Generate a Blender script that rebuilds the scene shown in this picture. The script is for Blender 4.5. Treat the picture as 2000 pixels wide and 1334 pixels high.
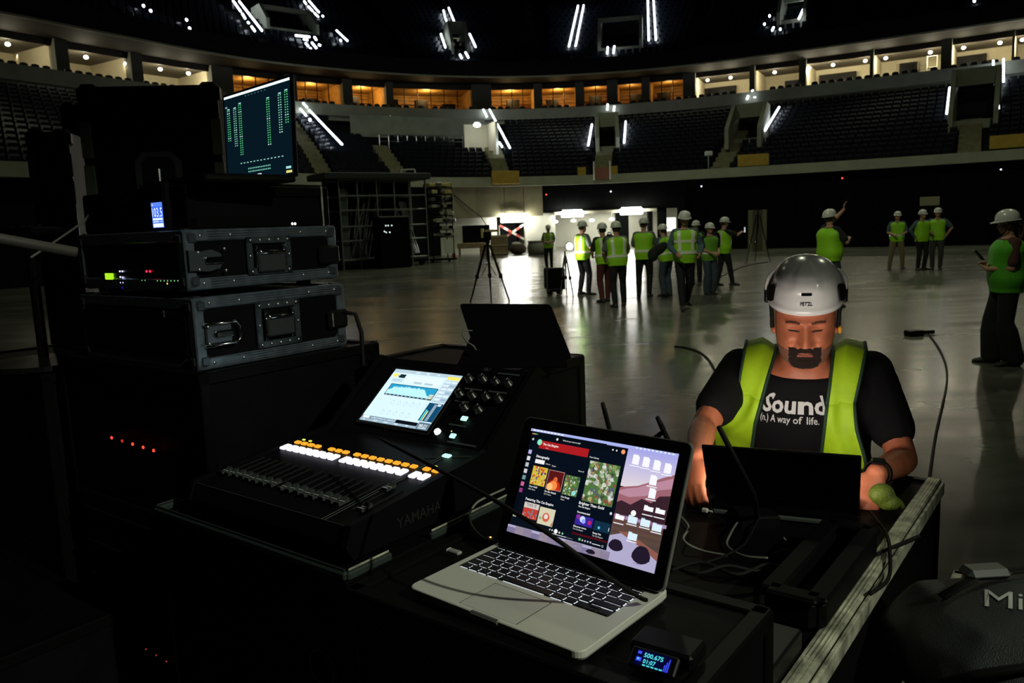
import bpy, math, random
import numpy as np
from mathutils import Vector, Matrix
random.seed(7); RNG = np.random.RandomState(5)
for o in list(bpy.data.objects): bpy.data.objects.remove(o)
SC = bpy.context.scene; COL = SC.collection
R = math.radians

# ------------------------------------------------------------------ camera
FPX, CAMZ = 1555.6, 1.75
PITCH, ROLL = math.atan(224 / FPX), R(-2.2)
_fw = Vector((0, math.cos(PITCH), -math.sin(PITCH))); _up0 = Vector((0, math.sin(PITCH), math.cos(PITCH))); _rt0 = Vector((1, 0, 0))
RT = _rt0 * math.cos(ROLL) + _up0 * math.sin(ROLL); UP = _up0 * math.cos(ROLL) - _rt0 * math.sin(ROLL); FW = _fw
cd = bpy.data.cameras.new('camera'); cam = bpy.data.objects.new('camera', cd); COL.objects.link(cam)
cd.lens = 28.0; cd.sensor_width = 36; cd.clip_start = .05; cd.clip_end = 400
cam.matrix_world = Matrix(((RT.x, UP.x, -FW.x, 0), (RT.y, UP.y, -FW.y, 0), (RT.z, UP.z, -FW.z, CAMZ), (0, 0, 0, 1)))
cd.dof.use_dof = True; cd.dof.focus_distance = 1.55; cd.dof.aperture_fstop = 12.0
SC.camera = cam

# ------------------------------------------------------------------ world, house lights, exposure
w = bpy.data.worlds.new('dark_arena_air'); SC.world = w; w.use_nodes = True
w.node_tree.nodes['Background'].inputs[0].default_value = (.62, .75, .62, 1)
w.node_tree.nodes['Background'].inputs[1].default_value = .0009
SC.view_settings.view_transform = 'Standard'; SC.view_settings.look = 'None'
SC.view_settings.exposure = 0; SC.view_settings.gamma = 1; SC.view_settings.use_curve_mapping = False

def lamp(name, kind, loc, energy, color, size=.2, aim=None, **kw):
    l = bpy.data.lights.new(name, kind); l.energy = energy; l.color = color
    if kind == 'AREA': l.size = size
    else: l.shadow_soft_size = size
    for k, v in kw.items(): setattr(l, k, v)
    o = bpy.data.objects.new(name, l); COL.objects.link(o); o.location = loc
    if aim is not None: o.rotation_euler = (Vector(aim) - Vector(loc)).to_track_quat('-Z', 'Y').to_euler()
    return o
OLIVE = (.93, 1.0, .70)
# dim working lights hung in the roof over the far half of the hall
for i, (x, y) in enumerate(((-9, 34), (9, 33), (24, 31), (2, 50))):
    lamp('roof_work_light', 'SPOT', (x, y, 26), (600, 3600, 3400, 2800)[i], OLIVE, .5, aim=(x * .9, y + 1, 0), spot_size=R(140), spot_blend=.8)
# a truss lamp over the middle of the floor, lighting the group from the near side
lamp('truss_work_light', 'SPOT', (-3, 3, 15), 3100, OLIVE, .3, aim=(6, 19, 0), spot_size=R(62), spot_blend=.9)
# a work lamp on the near side of the hall, behind the photographer
lamp('near_work_light', 'SPOT', (3.6, -1.8, 4.4), 760, (.95, 1.0, .78), .06, aim=(-.02, 1.0, 1.2), spot_size=R(37), spot_blend=1.0)

# ------------------------------------------------------------------ pixel rays (to take real positions off the photograph)
def ray(u, v): return FW + RT * ((u - 1000) / FPX) - UP * ((v - 667) / FPX)
def onz(u, v, z):
    d = ray(u, v); t = (z - CAMZ) / d.z; return Vector((d.x * t, d.y * t, z))
def ony(u, v, y):
    d = ray(u, v); t = y / d.y; return Vector((d.x * t, y, CAMZ + d.z * t))
def vpix(p):
    d = Vector(p) - Vector((0, 0, CAMZ)); z = d.dot(FW); return 667 - FPX * d.dot(UP) / z
def upix(p):
    d = Vector(p) - Vector((0, 0, CAMZ)); z = d.dot(FW); return 1000 + FPX * d.dot(RT) / z

# ------------------------------------------------------------------ mesh helpers
class MB:
    def __init__(s): s.v = []; s.f = []; s.m = []
    def add(s, vs, fs, mi=0):
        n = len(s.v); s.v.extend(tuple(p) for p in vs); s.f.extend(tuple(i + n for i in f) for f in fs); s.m.extend([mi] * len(fs)); return s
    def quad(s, a, b, c, d, mi=0): return s.add((a, b, c, d), ((0, 1, 2, 3),), mi)
    def box(s, c, size, M=None, mi=0):
        x, y, z = (k / 2 for k in size); c = Vector(c)
        vs = [Vector((sx * x, sy * y, sz * z)) for sz in (-1, 1) for sy in (-1, 1) for sx in (-1, 1)]
        vs = [(M @ p if M else p) + c for p in vs]
        return s.add(vs, ((0, 2, 3, 1), (4, 5, 7, 6), (0, 1, 5, 4), (2, 6, 7, 3), (0, 4, 6, 2), (1, 3, 7, 5)), mi)
    def rbox(s, c, size, b=.004, M=None, mi=0):
        h = [k / 2 for k in size]; c = Vector(c); b = min(b, min(h) * .95); vs = []; idx = {}
        for sx in (-1, 1):
            for sy in (-1, 1):
                for sz in (-1, 1):
                    sg = (sx, sy, sz)
                    for a in range(3):
                        p = [sg[k] * (h[k] if k == a else h[k] - b) for k in range(3)]
                        idx[sg, a] = len(vs); p = Vector(p); vs.append((M @ p if M else p) + c)
        fs = []
        def face(ids, n):
            P = [Vector(vs[i]) - c for i in ids]; nn = (P[1] - P[0]).cross(P[2] - P[0])
            n = Vector(n); n = M @ n if M else n
            fs.append(tuple(ids) if nn.dot(n) > 0 else tuple(reversed(ids)))
        for a in range(3):
            o1, o2 = [k for k in range(3) if k != a]
            for sa in (-1, 1):
                ids = []
                for s1, s2 in ((-1, -1), (1, -1), (1, 1), (-1, 1)):
                    sg = [0, 0, 0]; sg[a] = sa; sg[o1] = s1; sg[o2] = s2; ids.append(idx[tuple(sg), a])
                n = [0, 0, 0]; n[a] = sa; face(ids, n)
            for s1 in (-1, 1):
                for s2 in (-1, 1):
                    g1 = [0, 0, 0]; g1[a] = -1; g1[o1] = s1; g1[o2] = s2; g2 = list(g1); g2[a] = 1
                    n = [0, 0, 0]; n[o1] = s1; n[o2] = s2
                    face([idx[tuple(g1), o1], idx[tuple(g2), o1], idx[tuple(g2), o2], idx[tuple(g1), o2]], n)
        for sx in (-1, 1):
            for sy in (-1, 1):
                for sz in (-1, 1): face([idx[(sx, sy, sz), a] for a in range(3)], (sx, sy, sz))
        return s.add(vs, fs, mi)
    def loft(s, rings, mi=0, cap=True, closed=True):
        n = len(rings[0]); vs = [p for r in rings for p in r]; fs = []
        for i in range(len(rings) - 1):
            for j in range(n if closed else n - 1):
                k = (j + 1) % n; fs.append((i * n + j, i * n + k, (i + 1) * n + k, (i + 1) * n + j))
        if cap and closed:
            fs.append(tuple(reversed(range(n)))); fs.append(tuple((len(rings) - 1) * n + j for j in range(n)))
        return s.add(vs, fs, mi)
    def tube(s, pts, r, seg=8, mi=0, cap=True, flat=1.0):
        pts = [Vector(p) for p in pts]; rr = r if isinstance(r, (list, tuple)) else [r] * len(pts)
        rings = []; prev = None
        for i, p in enumerate(pts):
            t = (pts[min(i + 1, len(pts) - 1)] - pts[max(i - 1, 0)])
            t = t.normalized() if t.length > 1e-9 else Vector((0, 0, 1))
            if prev is None:
                a = Vector((0, 0, 1)) if abs(t.z) < .9 else Vector((1, 0, 0)); n = (a - t * a.dot(t)).normalized()
            else:
                n = prev - t * prev.dot(t); n = n.normalized() if n.length > 1e-6 else t.orthogonal().normalized()
            prev = n; b = t.cross(n)
            rings.append([p + (n * math.cos(2 * math.pi * k / seg) * flat + b * math.sin(2 * math.pi * k / seg)) * rr[i] for k in range(seg)])
        return s.loft(rings, mi, cap)
    def cyl(s, a, b, r, seg=12, mi=0): return s.tube([a, b], r, seg, mi)
    def ell(s, c, r, M=None, nu=12, nv=8, mi=0):
        c = Vector(c); rings = []
        for i in range(1, nv):
            th = math.pi * i / nv
            rg = []
            for k in range(nu):
                ph = 2 * math.pi * k / nu
                p = Vector((r[0] * math.sin(th) * math.cos(ph), r[1] * math.sin(th) * math.sin(ph), -r[2] * math.cos(th)))
                rg.append((M @ p if M else p) + c)
            rings.append(rg)
        n = len(s.v); s.loft(rings, mi, False)
        lo = Vector((0, 0, -r[2])); hi = Vector((0, 0, r[2]))
        lo = (M @ lo if M else lo) + c; hi = (M @ hi if M else hi) + c
        a = len(s.v); s.v.append(tuple(lo)); s.v.append(tuple(hi)); last = n + (nv - 2) * nu
        for k in range(nu):
            k2 = (k + 1) % nu
            s.f.append((a, n + k2, n + k)); s.f.append((a + 1, last + k, last + k2)); s.m += [mi, mi]
        return s
    def lathe(s, prof, seg=16, c=(0, 0, 0), M=None, mi=0, cap=True):
        c = Vector(c); rings = []
        for rr, z in prof:
            rg = []
            for k in range(seg):
                p = Vector((rr * math.cos(2 * math.pi * k / seg), rr * math.sin(2 * math.pi * k / seg), z))
                rg.append((M @ p if M else p) + c)
            rings.append(rg)
        return s.loft(rings, mi, cap)
    def prism(s, poly, h, M=None, mi=0):   # poly in xy, extruded 0..h in z
        n = len(poly); P = [Vector((x, y, z)) for z in (0, h) for x, y in poly]
        if M: P = [M @ p for p in P]
        fs = [tuple(reversed(range(n))), tuple(n + i for i in range(n))] + [(i, (i + 1) % n, n + (i + 1) % n, n + i) for i in range(n)]
        return s.add(P, fs, mi)
    def mesh(s, name, mats, smooth=False):
        me = bpy.data.meshes.new(name); me.from_pydata(s.v, [], s.f)
        mats = mats if isinstance(mats, (list, tuple)) else [mats]
        for m in mats: me.materials.append(m)
        if len(mats) > 1: me.polygons.foreach_set('material_index', s.m)
        if smooth: me.polygons.foreach_set('use_smooth', [True] * len(s.f))
        me.update(); return me
    def build(s, name, mats, parent=None, smooth=False):
        o = bpy.data.objects.new(name, s.mesh(name, mats, smooth)); COL.objects.link(o); o.parent = parent; return o

def tag(o, label=None, cat=None, group=None, kind=None):
    if label: o['label'] = label
    if cat: o['category'] = cat
    if group: o['group'] = group
    if kind: o['kind'] = kind
    return o
def thing(name, label, cat, loc=(0, 0, 0), rz=0, group=None):
    o = bpy.data.objects.new(name, None); COL.objects.link(o); o.location = loc; o.rotation_euler = (0, 0, rz)
    o.empty_display_size = .05
    return tag(o, label, cat, group)
def inst(me, name, parent=None, loc=(0, 0, 0), rz=0):
    o = bpy.data.objects.new(name, me); COL.objects.link(o); o.parent = parent; o.location = loc; o.rotation_euler = (0, 0, rz); return o
def remesh(mb, name, mat, voxel, it=6, parent=None, fac=.5):
    me = mb.mesh('tmp', mat); o = bpy.data.objects.new('tmp', me); COL.objects.link(o)
    m = o.modifiers.new('r', 'REMESH'); m.mode = 'VOXEL'; m.voxel_size = voxel; m.use_smooth_shade = True
    if it: sm = o.modifiers.new('s', 'SMOOTH'); sm.iterations = it; sm.factor = fac
    dg = bpy.context.evaluated_depsgraph_get(); me2 = bpy.data.meshes.new_from_object(o.evaluated_get(dg))
    bpy.data.objects.remove(o); bpy.data.meshes.remove(me); me2.name = name
    if not me2.materials: me2.materials.append(mat)
    me2.polygons.foreach_set('use_smooth', [True] * len(me2.polygons))
    o = bpy.data.objects.new(name, me2); COL.objects.link(o); o.parent = parent
    return o
_TX = {}
def text_geo(s, bold=0.0):
    k = (s, bold)
    if k not in _TX:
        cu = bpy.data.curves.new('t', 'FONT'); cu.body = s; cu.size = 1; cu.resolution_u = 2; cu.offset = bold
        o = bpy.data.objects.new('t', cu); COL.objects.link(o)
        dg = bpy.context.evaluated_depsgraph_get(); me = bpy.data.meshes.new_from_object(o.evaluated_get(dg))
        vs = [(p.co.x, p.co.y) for p in me.vertices]; fs = [tuple(p.vertices) for p in me.polygons]
        bpy.data.objects.remove(o); bpy.data.curves.remove(cu); bpy.data.meshes.remove(me)
        _TX[k] = (vs, fs)
    return _TX[k]
def put_text(mb, s, M, size, mi=0, bold=0.0, width=None, center=False, warp=None):
    """lettering: M maps (x right, y up, z out) to the target space; size = cap height"""
    vs, fs = text_geo(s, bold)
    if not vs: return
    x0 = min(a for a, b in vs); x1 = max(a for a, b in vs); k = size / .70
    kx = (width / (x1 - x0)) if width else k
    off = -(x1 - x0) * kx / 2 if center else 0
    P = []
    for a, b in vs:
        p = Vector(((a - x0) * kx + off, b * k, 0)); P.append(warp(M @ p) if warp else M @ p)
    mb.add(P, fs, mi)

# ------------------------------------------------------------------ materials
_M = {}
def mat(name, col, rough=.6, metal=0.0, noise=0.0, nscale=8.0, bump=0.0, bscale=60.0, spec=.5, emit=None, es=0.0, alpha=None, trans=0.0, coat=0.0):
    if name in _M: return _M[name]
    m = bpy.data.materials.new(name); m.use_nodes = True; nt = m.node_tree; b = nt.nodes['Principled BSDF']
    b.inputs['Base Color'].default_value = (*col, 1); b.inputs['Roughness'].default_value = rough; b.inputs['Metallic'].default_value = metal
    b.inputs['Specular IOR Level'].default_value = spec
    if coat: b.inputs['Coat Weight'].default_value = coat; b.inputs['Coat Roughness'].default_value = .15
    if trans: b.inputs['Transmission Weight'].default_value = trans
    if emit: b.inputs['Emission Color'].default_value = (*emit, 1); b.inputs['Emission Strength'].default_value = es
    if noise or bump:
        tc = nt.nodes.new('ShaderNodeTexCoord')
    if noise:
        n = nt.nodes.new('ShaderNodeTexNoise'); n.inputs['Scale'].default_value = nscale; n.inputs['Detail'].default_value = 5
        nt.links.new(tc.outputs['Object'], n.inputs['Vector'])
        r = nt.nodes.new('ShaderNodeMapRange'); r.inputs[1].default_value = .3; r.inputs[2].default_value = .7
        r.inputs[3].default_value = 1 - noise; r.inputs[4].default_value = 1 + noise; nt.links.new(n.outputs['Fac'], r.inputs[0])
        mx = nt.nodes.new('ShaderNodeMix'); mx.data_type = 'RGBA'; mx.blend_type = 'MULTIPLY'; mx.inputs['Factor'].default_value = 1
        mx.inputs['A'].default_value = (*col, 1); nt.links.new(r.outputs[0], mx.inputs['B']); nt.links.new(mx.outputs['Result'], b.inputs['Base Color'])
    if bump:
        n2 = nt.nodes.new('ShaderNodeTexNoise'); n2.inputs['Scale'].default_value = bscale; n2.inputs['Detail'].default_value = 3
        nt.links.new(tc.outputs['Object'], n2.inputs['Vector'])
        bp = nt.nodes.new('ShaderNodeBump'); bp.inputs['Strength'].default_value = bump; bp.inputs['Distance'].default_value = .01
        nt.links.new(n2.outputs['Fac'], bp.inputs['Height']); nt.links.new(bp.outputs['Normal'], b.inputs['Normal'])
    _M[name] = m; return m
def glow(name, col, s):
    if name in _M: return _M[name]
    m = bpy.data.materials.new(name); m.use_nodes = True; nt = m.node_tree; nt.nodes.remove(nt.nodes['Principled BSDF'])
    e = nt.nodes.new('ShaderNodeEmission'); e.inputs[0].default_value = (*col, 1); e.inputs[1].default_value = s
    nt.links.new(e.outputs[0], nt.nodes['Material Output'].inputs[0]); _M[name] = m; return m
def glass(name, col, a):   # thin pane: mostly clear, a little tinted reflection
    if name in _M: return _M[name]
    m = bpy.data.materials.new(name); m.use_nodes = True; nt = m.node_tree; nt.nodes.remove(nt.nodes['Principled BSDF'])
    t = nt.nodes.new('ShaderNodeBsdfTransparent'); t.inputs[0].default_value = (*col, 1)
    g = nt.nodes.new('ShaderNodeBsdfGlossy'); g.inputs['Roughness'].default_value = .05
    mx = nt.nodes.new('ShaderNodeMixShader'); mx.inputs[0].default_value = a
    nt.links.new(t.outputs[0], mx.inputs[1]); nt.links.new(g.outputs[0], mx.inputs[2]); nt.links.new(mx.outputs[0], nt.nodes['Material Output'].inputs[0])
    _M[name] = m; return m

BLACK = mat('black_laminate', (.003, .0035, .0035), .5, noise=.3, bump=.05, bscale=300, spec=.05)
BLACK2 = mat('black_plastic', (.003, .0035, .0035), .4, spec=.1)
BLACKR = mat('black_rubber', (.004, .004, .004), .7, spec=.2)
BLACKM = mat('black_metal', (.008, .009, .009), .35, .3, spec=.2)
ALU = mat('brushed_aluminium', (.125, .155, .19), .33, .6, noise=.25, nscale=30, bump=.05, bscale=120)  # bluish tint stands in for light from the console screen
ALUW = mat('worn_aluminium', (.46, .46, .36), .42, .5, noise=.6, nscale=22, bump=.15, bscale=80)
STEEL = mat('zinc_steel', (.42, .44, .44), .32, .95, noise=.2, nscale=40)
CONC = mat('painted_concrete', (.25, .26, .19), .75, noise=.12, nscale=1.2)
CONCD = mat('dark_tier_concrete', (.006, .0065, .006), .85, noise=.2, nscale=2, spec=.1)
STEPM = mat('stair_concrete', (.17, .16, .09), .8, noise=.2, nscale=3)
SEATM = mat('dark_seat_plastic', (.004, .006, .010), .24, spec=.5)
WHITE = mat('white_plastic', (.62, .62, .60), .4)
LEDW = glow('led_white', (.80, .88, 1.0), 9)
LIME = mat('lime_vest_fabric', (.36, .80, .02), .65, bump=.1, bscale=200, emit=(.25, .6, .0), es=0.0)
REFL = mat('reflective_tape', (.88, .90, .78), .35)
# ================================================================== the hall
# floor: polished concrete with faint wear, slabs and old marks
def floor_material():
    m = bpy.data.materials.new('polished_concrete_floor'); m.use_nodes = True; nt = m.node_tree; b = nt.nodes['Principled BSDF']; L = nt.links.new
    tc = nt.nodes.new('ShaderNodeTexCoord')
    def noise(scale, detail, sx=1, sy=1):
        mp = nt.nodes.new('ShaderNodeMapping'); mp.inputs['Scale'].default_value = (sx, sy, 1); L(tc.outputs['Object'], mp.inputs['Vector'])
        n = nt.nodes.new('ShaderNodeTexNoise'); n.inputs['Scale'].default_value = scale; n.inputs['Detail'].default_value = detail; L(mp.outputs[0], n.inputs['Vector']); return n
    def ramp(n, a, c, lo, hi):
        r = nt.nodes.new('ShaderNodeMapRange'); r.inputs[1].default_value = a; r.inputs[2].default_value = c; r.inputs[3].default_value = lo; r.inputs[4].default_value = hi
        L(n.outputs['Fac'], r.inputs[0]); return r
    n1 = noise(.35, 6); n2 = noise(3.0, 5, .5, 1); n3 = noise(1.1, 4, .35, 1.6)
    r1 = ramp(n1, .3, .7, .55, 1.35); r2 = ramp(n2, .3, .7, .8, 1.2)
    mul = nt.nodes.new('ShaderNodeMath'); mul.operation = 'MULTIPLY'; L(r1.outputs[0], mul.inputs[0]); L(r2.outputs[0], mul.inputs[1])
    mx = nt.nodes.new('ShaderNodeMix'); mx.data_type = 'RGBA'; mx.blend_type = 'MULTIPLY'; mx.inputs['Factor'].default_value = 1
    mx.inputs['A'].default_value = (.120, .121, .096, 1); L(mul.outputs[0], mx.inputs['B']); L(mx.outputs['Result'], b.inputs['Base Color'])
    L(ramp(n3, .3, .7, .17, .29).outputs[0], b.inputs['Roughness'])
    bp = nt.nodes.new('ShaderNodeBump'); bp.inputs['Strength'].default_value = .025; bp.inputs['Distance'].default_value = .02
    L(noise(2.2, 4, .8, 1.4).outputs['Fac'], bp.inputs['Height']); L(bp.outputs['Normal'], b.inputs['Normal'])
    b.inputs['Specular IOR Level'].default_value = .38
    return m
FLOORM = floor_material()
fl = MB(); fl.box((0, 32, -.15), (130, 100, .3)); fl = fl.build('floor', FLOORM); tag(fl, kind='structure')

# --- plan curves of the bowl (front edge of lower tier, suite balcony, upper tier)
def smooth_curve(samples, z):
    us = np.arange(-60, 2061, 20.0); xs = [a for a, b in samples]; vs = [b for a, b in samples]
    P = np.array([onz(u, float(np.interp(u, xs, vs)) if 0 <= u <= 2000 else
                      (vs[0] + (u - xs[0]) * (vs[1] - vs[0]) / (xs[1] - xs[0]) if u < 0 else vs[-1] + (u - xs[-1]) * (vs[-1] - vs[-2]) / (xs[-1] - xs[-2])), z)[:2] for u in us])
    k = np.exp(-.5 * (np.arange(-9, 10) / 4.0) ** 2); k /= k.sum()
    Q = np.pad(P, ((9, 9), (0, 0)), mode='reflect', reflect_type='odd')
    P = np.stack([np.convolve(Q[:, i], k, 'valid') for i in (0, 1)], 1)
    # carry the curve on past the frame, bending back along the sides
    def ext(p, d, turn, n=9, step=4.0):
        out = []; a = math.atan2(d[1], d[0])
        for i in range(n):
            a += turn; p = p + step * np.array((math.cos(a), math.sin(a))); out.append(p)
        return out
    dl = P[0] - P[4]; dr = P[-1] - P[-5]
    left = ext(P[0], dl, R(2.5)); right = ext(P[-1], dr, R(-3.5))
    return us, np.array(left[::-1] + list(P) + right), len(left)
US, LOW, NEXT = smooth_curve([(0, 345), (425, 355), (650, 363), (840, 366), (1000, 364), (1200, 358), (1500, 342), (1850, 321), (2000, 311)], 4.5)
_, SUI, _ = smooth_curve([(0, 120), (270, 160), (470, 189), (640, 203), (800, 212), (930, 214.5), (1055, 213), (1280, 200), (1550, 170), (1850, 134), (2000, 115)], 12.0)
NP = len(LOW)
def normals(C):
    t = np.gradient(C, axis=0); n = np.stack([-t[:, 1], t[:, 0]], 1); n /= np.linalg.norm(n, axis=1)[:, None]
    return n                                         # left of travel (curve runs left to right) = outwards, away from the floor
SN = normals(SUI); LN = normals(LOW)
def cpt(C, N, i, off, z):                            # point on curve index i (float), moved outwards
    i = min(max(i, 0), NP - 1.001); a = int(i); f = i - a
    p = C[a] * (1 - f) + C[a + 1] * f; n = N[a] * (1 - f) + N[a + 1] * f
    return Vector((p[0] + n[0] * off, p[1] + n[1] * off, z))
def ui(u): return NEXT + (u + 60) / 20.0            # pixel column -> curve index (nearly exact for lower tiers)
def strip(C, N, rows, name, m, i0=0, i1=None, parent=None, smooth=False):
    """sweep a profile [(offset,z),...] along a plan curve"""
    i1 = NP - 1 if i1 is None else i1; mb = MB(); rings = []
    for i in range(int(i0), int(i1) + 1): rings.append([cpt(C, N, i, o, z) for o, z in rows])
    mb.loft(rings, 0, False, True)
    n = len(rows); mb.f.append(tuple(range(n))); mb.f.append(tuple(reversed(range(len(mb.v) - n, len(mb.v))))); mb.m += [0, 0]
    return mb.build(name, m, parent, smooth)

lf = strip(LOW, LN, [(-.05, 4.5), (.35, 4.5), (.35, 5.12), (-.05, 5.12)], 'trim_lower_fascia', CONC); tag(lf, kind='structure')
sf = strip(SUI, SN, [(0, 11.1), (0, 12.0), (.3, 12.0), (.3, 11.1)], 'trim_suite_fascia', CONC); tag(sf, kind='structure')
sf2 = strip(SUI, SN, [(.25, 10.75), (.25, 11.1), (1.6, 11.1), (1.6, 10.75)], 'trim_suite_slab_edge', CONC); tag(sf2, kind='structure')
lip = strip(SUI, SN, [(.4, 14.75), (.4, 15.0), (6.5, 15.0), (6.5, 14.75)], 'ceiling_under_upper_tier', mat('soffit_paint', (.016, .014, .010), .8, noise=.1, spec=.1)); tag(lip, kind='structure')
lipt = strip(SUI, SN, [(.3, 14.72), (.3, 14.86), (.4, 14.86), (.4, 14.72)], 'trim_soffit_edge', CONC); tag(lipt, kind='structure')
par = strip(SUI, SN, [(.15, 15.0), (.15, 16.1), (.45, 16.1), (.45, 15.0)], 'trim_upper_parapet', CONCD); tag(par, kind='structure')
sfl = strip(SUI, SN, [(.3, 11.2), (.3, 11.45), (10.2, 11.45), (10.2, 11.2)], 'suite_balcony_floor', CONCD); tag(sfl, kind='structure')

# --- raked tiers with real steps
NROW = 16
def low_pt(i, t): # t 0..1 from front to back of the lower tier
    a = cpt(LOW, LN, i, .35, 0); b = cpt(SUI, SN, i, .9, 0); p = a.lerp(b, t); p.z = 4.62 + (10.75 - 4.62) * t; return p
NUP = 22
def up_pt(i, t):
    p = cpt(SUI, SN, i, .5 + 19 * t, 15.1 + 12.5 * t); return p
def stepped(fn, rows, name, m):
    mb = MB(); idx = list(range(0, NP, 2)); n = len(idx); prof = []
    for j in range(rows):
        prof.append((j / rows, j / rows)); prof.append(((j + 1) / rows, j / rows))
    vs = []
    for i in idx:
        for t, tz in prof:
            p = fn(i, t); q = fn(i, tz); vs.append((p.x, p.y, q.z))
    k = len(prof); fs = [(a * k + b, (a + 1) * k + b, (a + 1) * k + b + 1, a * k + b + 1) for a in range(n - 1) for b in range(k - 1)]
    mb.add(vs, fs); return mb.build(name, m)
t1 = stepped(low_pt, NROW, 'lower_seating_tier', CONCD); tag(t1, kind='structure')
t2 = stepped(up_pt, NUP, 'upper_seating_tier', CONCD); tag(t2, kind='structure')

def surf(fn, u, v):   # the point of a raked surface seen at a pixel -> (index, t)
    best = None; i = ui(u)
    for _ in range(3):
        lo, hi = -.3, 1.4
        for _ in range(24):
            m = (lo + hi) / 2
            if vpix(fn(i, m)) > v: lo = m
            else: hi = m
        p = fn(i, lo); i += (u - upix(p)) / 20.0 * .9
    return i, lo
def frame_at(fn, i, t):
    a = fn(i - .5, t); b = fn(i + .5, t); T = (b - a); T.z = 0; T.normalize(); O = Vector((-T.y, T.x, 0)); return fn(i, t), T, O

# --- seats: about 300 nearest as single things, all others as one mass
def seat_mesh():
    mb = MB()
    mb.loft([[Vector((x * .23, .02 + k * .07, .42 + k * .48)) for x, k in ((-1, 0), (1, 0), (1, 1), (-1, 1))],
             [Vector((x * .23, .07 + k * .07, .42 + k * .48)) for x, k in ((-1, 0), (1, 0), (1, 1), (-1, 1))]])
    mb.loft([[Vector((x * .21, -.10 - k * .03, .36 + k * .40)) for x, k in ((-1, 0), (1, 0), (1, 1), (-1, 1))],
             [Vector((x * .21, -.05 - k * .03, .36 + k * .40)) for x, k in ((-1, 0), (1, 0), (1, 1), (-1, 1))]])
    mb.box((0, .03, .2), (.06, .06, .42)); return mb
SEAT = seat_mesh(); SEATME = SEAT.mesh('stadium_seat', SEATM)
# aisles: (pixel column at front row, pixel column at back row)
AISLES = [(1175, 1188), (1400, 1478), (1893, 1905), (985, 945), (790, 700), (640, 560), (2060, 2080), (330, 260)]
VOMS = []
def blocked(i, t):
    for a, b in AISLES:
        c = ui(a + (b - a) * t)
        p = low_pt(i, t); q = low_pt(c, t)
        if (p - q).length < .95: return True
    for (vi, t0, t1, hw) in VOMS:
        if t0 - .03 < t < t1 + .03 and (low_pt(i, t) - low_pt(vi, t)).length < hw + .35: return True
    return False
def ordw(n):
    a = 'zeroth first second third fourth fifth sixth seventh eighth ninth tenth eleventh twelfth thirteenth fourteenth fifteenth sixteenth seventeenth eighteenth nineteenth'.split()
    if n < 20: return a[n]
    if n >= 100: return 'hundredth' if n == 100 else 'hundred-and-' + ordw(n - 100)
    T = 'twent thirt fort fift sixt sevent eight ninet'.split()[n // 10 - 2]
    return T + 'ieth' if n % 10 == 0 else T + 'y-' + a[n % 10]
# --- vomitory portals (concrete boxes with a dark doorway) and stair aisles
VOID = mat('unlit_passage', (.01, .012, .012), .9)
def portal(name, fn, u, vb, vt, hwpx, rise=1.0, front=1.9, m=CONC, glowing=None):
    i, t = surf(fn, u, vb); p, T, O = frame_at(fn, i, t); k = p.length / FPX
    hw = hwpx * k; dh = max((vb - vt) * k * 1.02, 1.6); M = Matrix((T, O, Vector((0, 0, 1)))).transposed()
    root = MB()
    def P(x, o, z): return p + T * x + O * o + Vector((0, 0, z))
    for s in (-1, 1):
        x0, x1 = s * hw, s * (hw + .28)
        pr = [(-front, -.9), (-front, .55), (-.1, dh + rise), (1.6, dh + rise), (1.6, -.9)]
        a = [P(x0, o, z) for o, z in pr]; b = [P(x1, o, z) for o, z in pr]; root.loft([a, b] if s > 0 else [b, a])
    root.box(p + O * .1 + Vector((0, 0, dh + rise / 2)), (2 * hw, .3, rise), M)
    root.box(p + O * .3 + Vector((0, 0, -.45)), (2 * hw, 2.6, .9), M)
    o = root.build(name, m); tag(o, kind='structure')
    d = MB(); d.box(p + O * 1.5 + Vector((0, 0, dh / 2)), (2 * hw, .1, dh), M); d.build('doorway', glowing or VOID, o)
    if fn is low_pt: VOMS.append((i, t - .06, min(t + .45, 1.05), hw))
    return o, p, T, O, dh
portal('vomitory_centre', low_pt, 1186, 288, 252, 15, 1.1)
portal('vomitory_right', low_pt, 1903, 236, 180, 28, 1.1)
portal('vomitory_diagonal', low_pt, 1464, 272, 234, 24, 1.0, 3.4)
portal('vomitory_upper_a', up_pt, 1212, 96, 48, 34, .35, 1.2)
portal('vomitory_upper_b', up_pt, 560, 62, 30, 42, .35, 1.4)
portal('vomitory_upper_c', up_pt, 894, 102, 76, 12, 1.1, 1.2, glowing=mat('glowing_passage_wall', (.3, .3, .24), .8, noise=.5, nscale=2, emit=(.8, .8, .6), es=.12))  # the lit passage is put in as a faint glow of its wall
portal('vomitory_upper_d', up_pt, 1552, 42, 12, 18, 1.2, 1.6)

for n, (a, b) in enumerate(AISLES):
    mb = MB()
    tmax = (.46, .62, .5, .55, .55, 1, .8, 1)[n]
    K = NROW * 2
    for k in range(int(K * tmax)):
        t = (k + .5) / K; p, T, O = frame_at(low_pt, ui(a + (b - a) * t), t); M = Matrix((T, O, Vector((0, 0, 1)))).transposed()
        mb.box(p + Vector((0, 0, -.06 + (.1 if k % 2 == 0 else -.02))), (1.25, .56, .34), M)
    tag(mb.build('aisle_stairs', STEPM), kind='structure')

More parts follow.
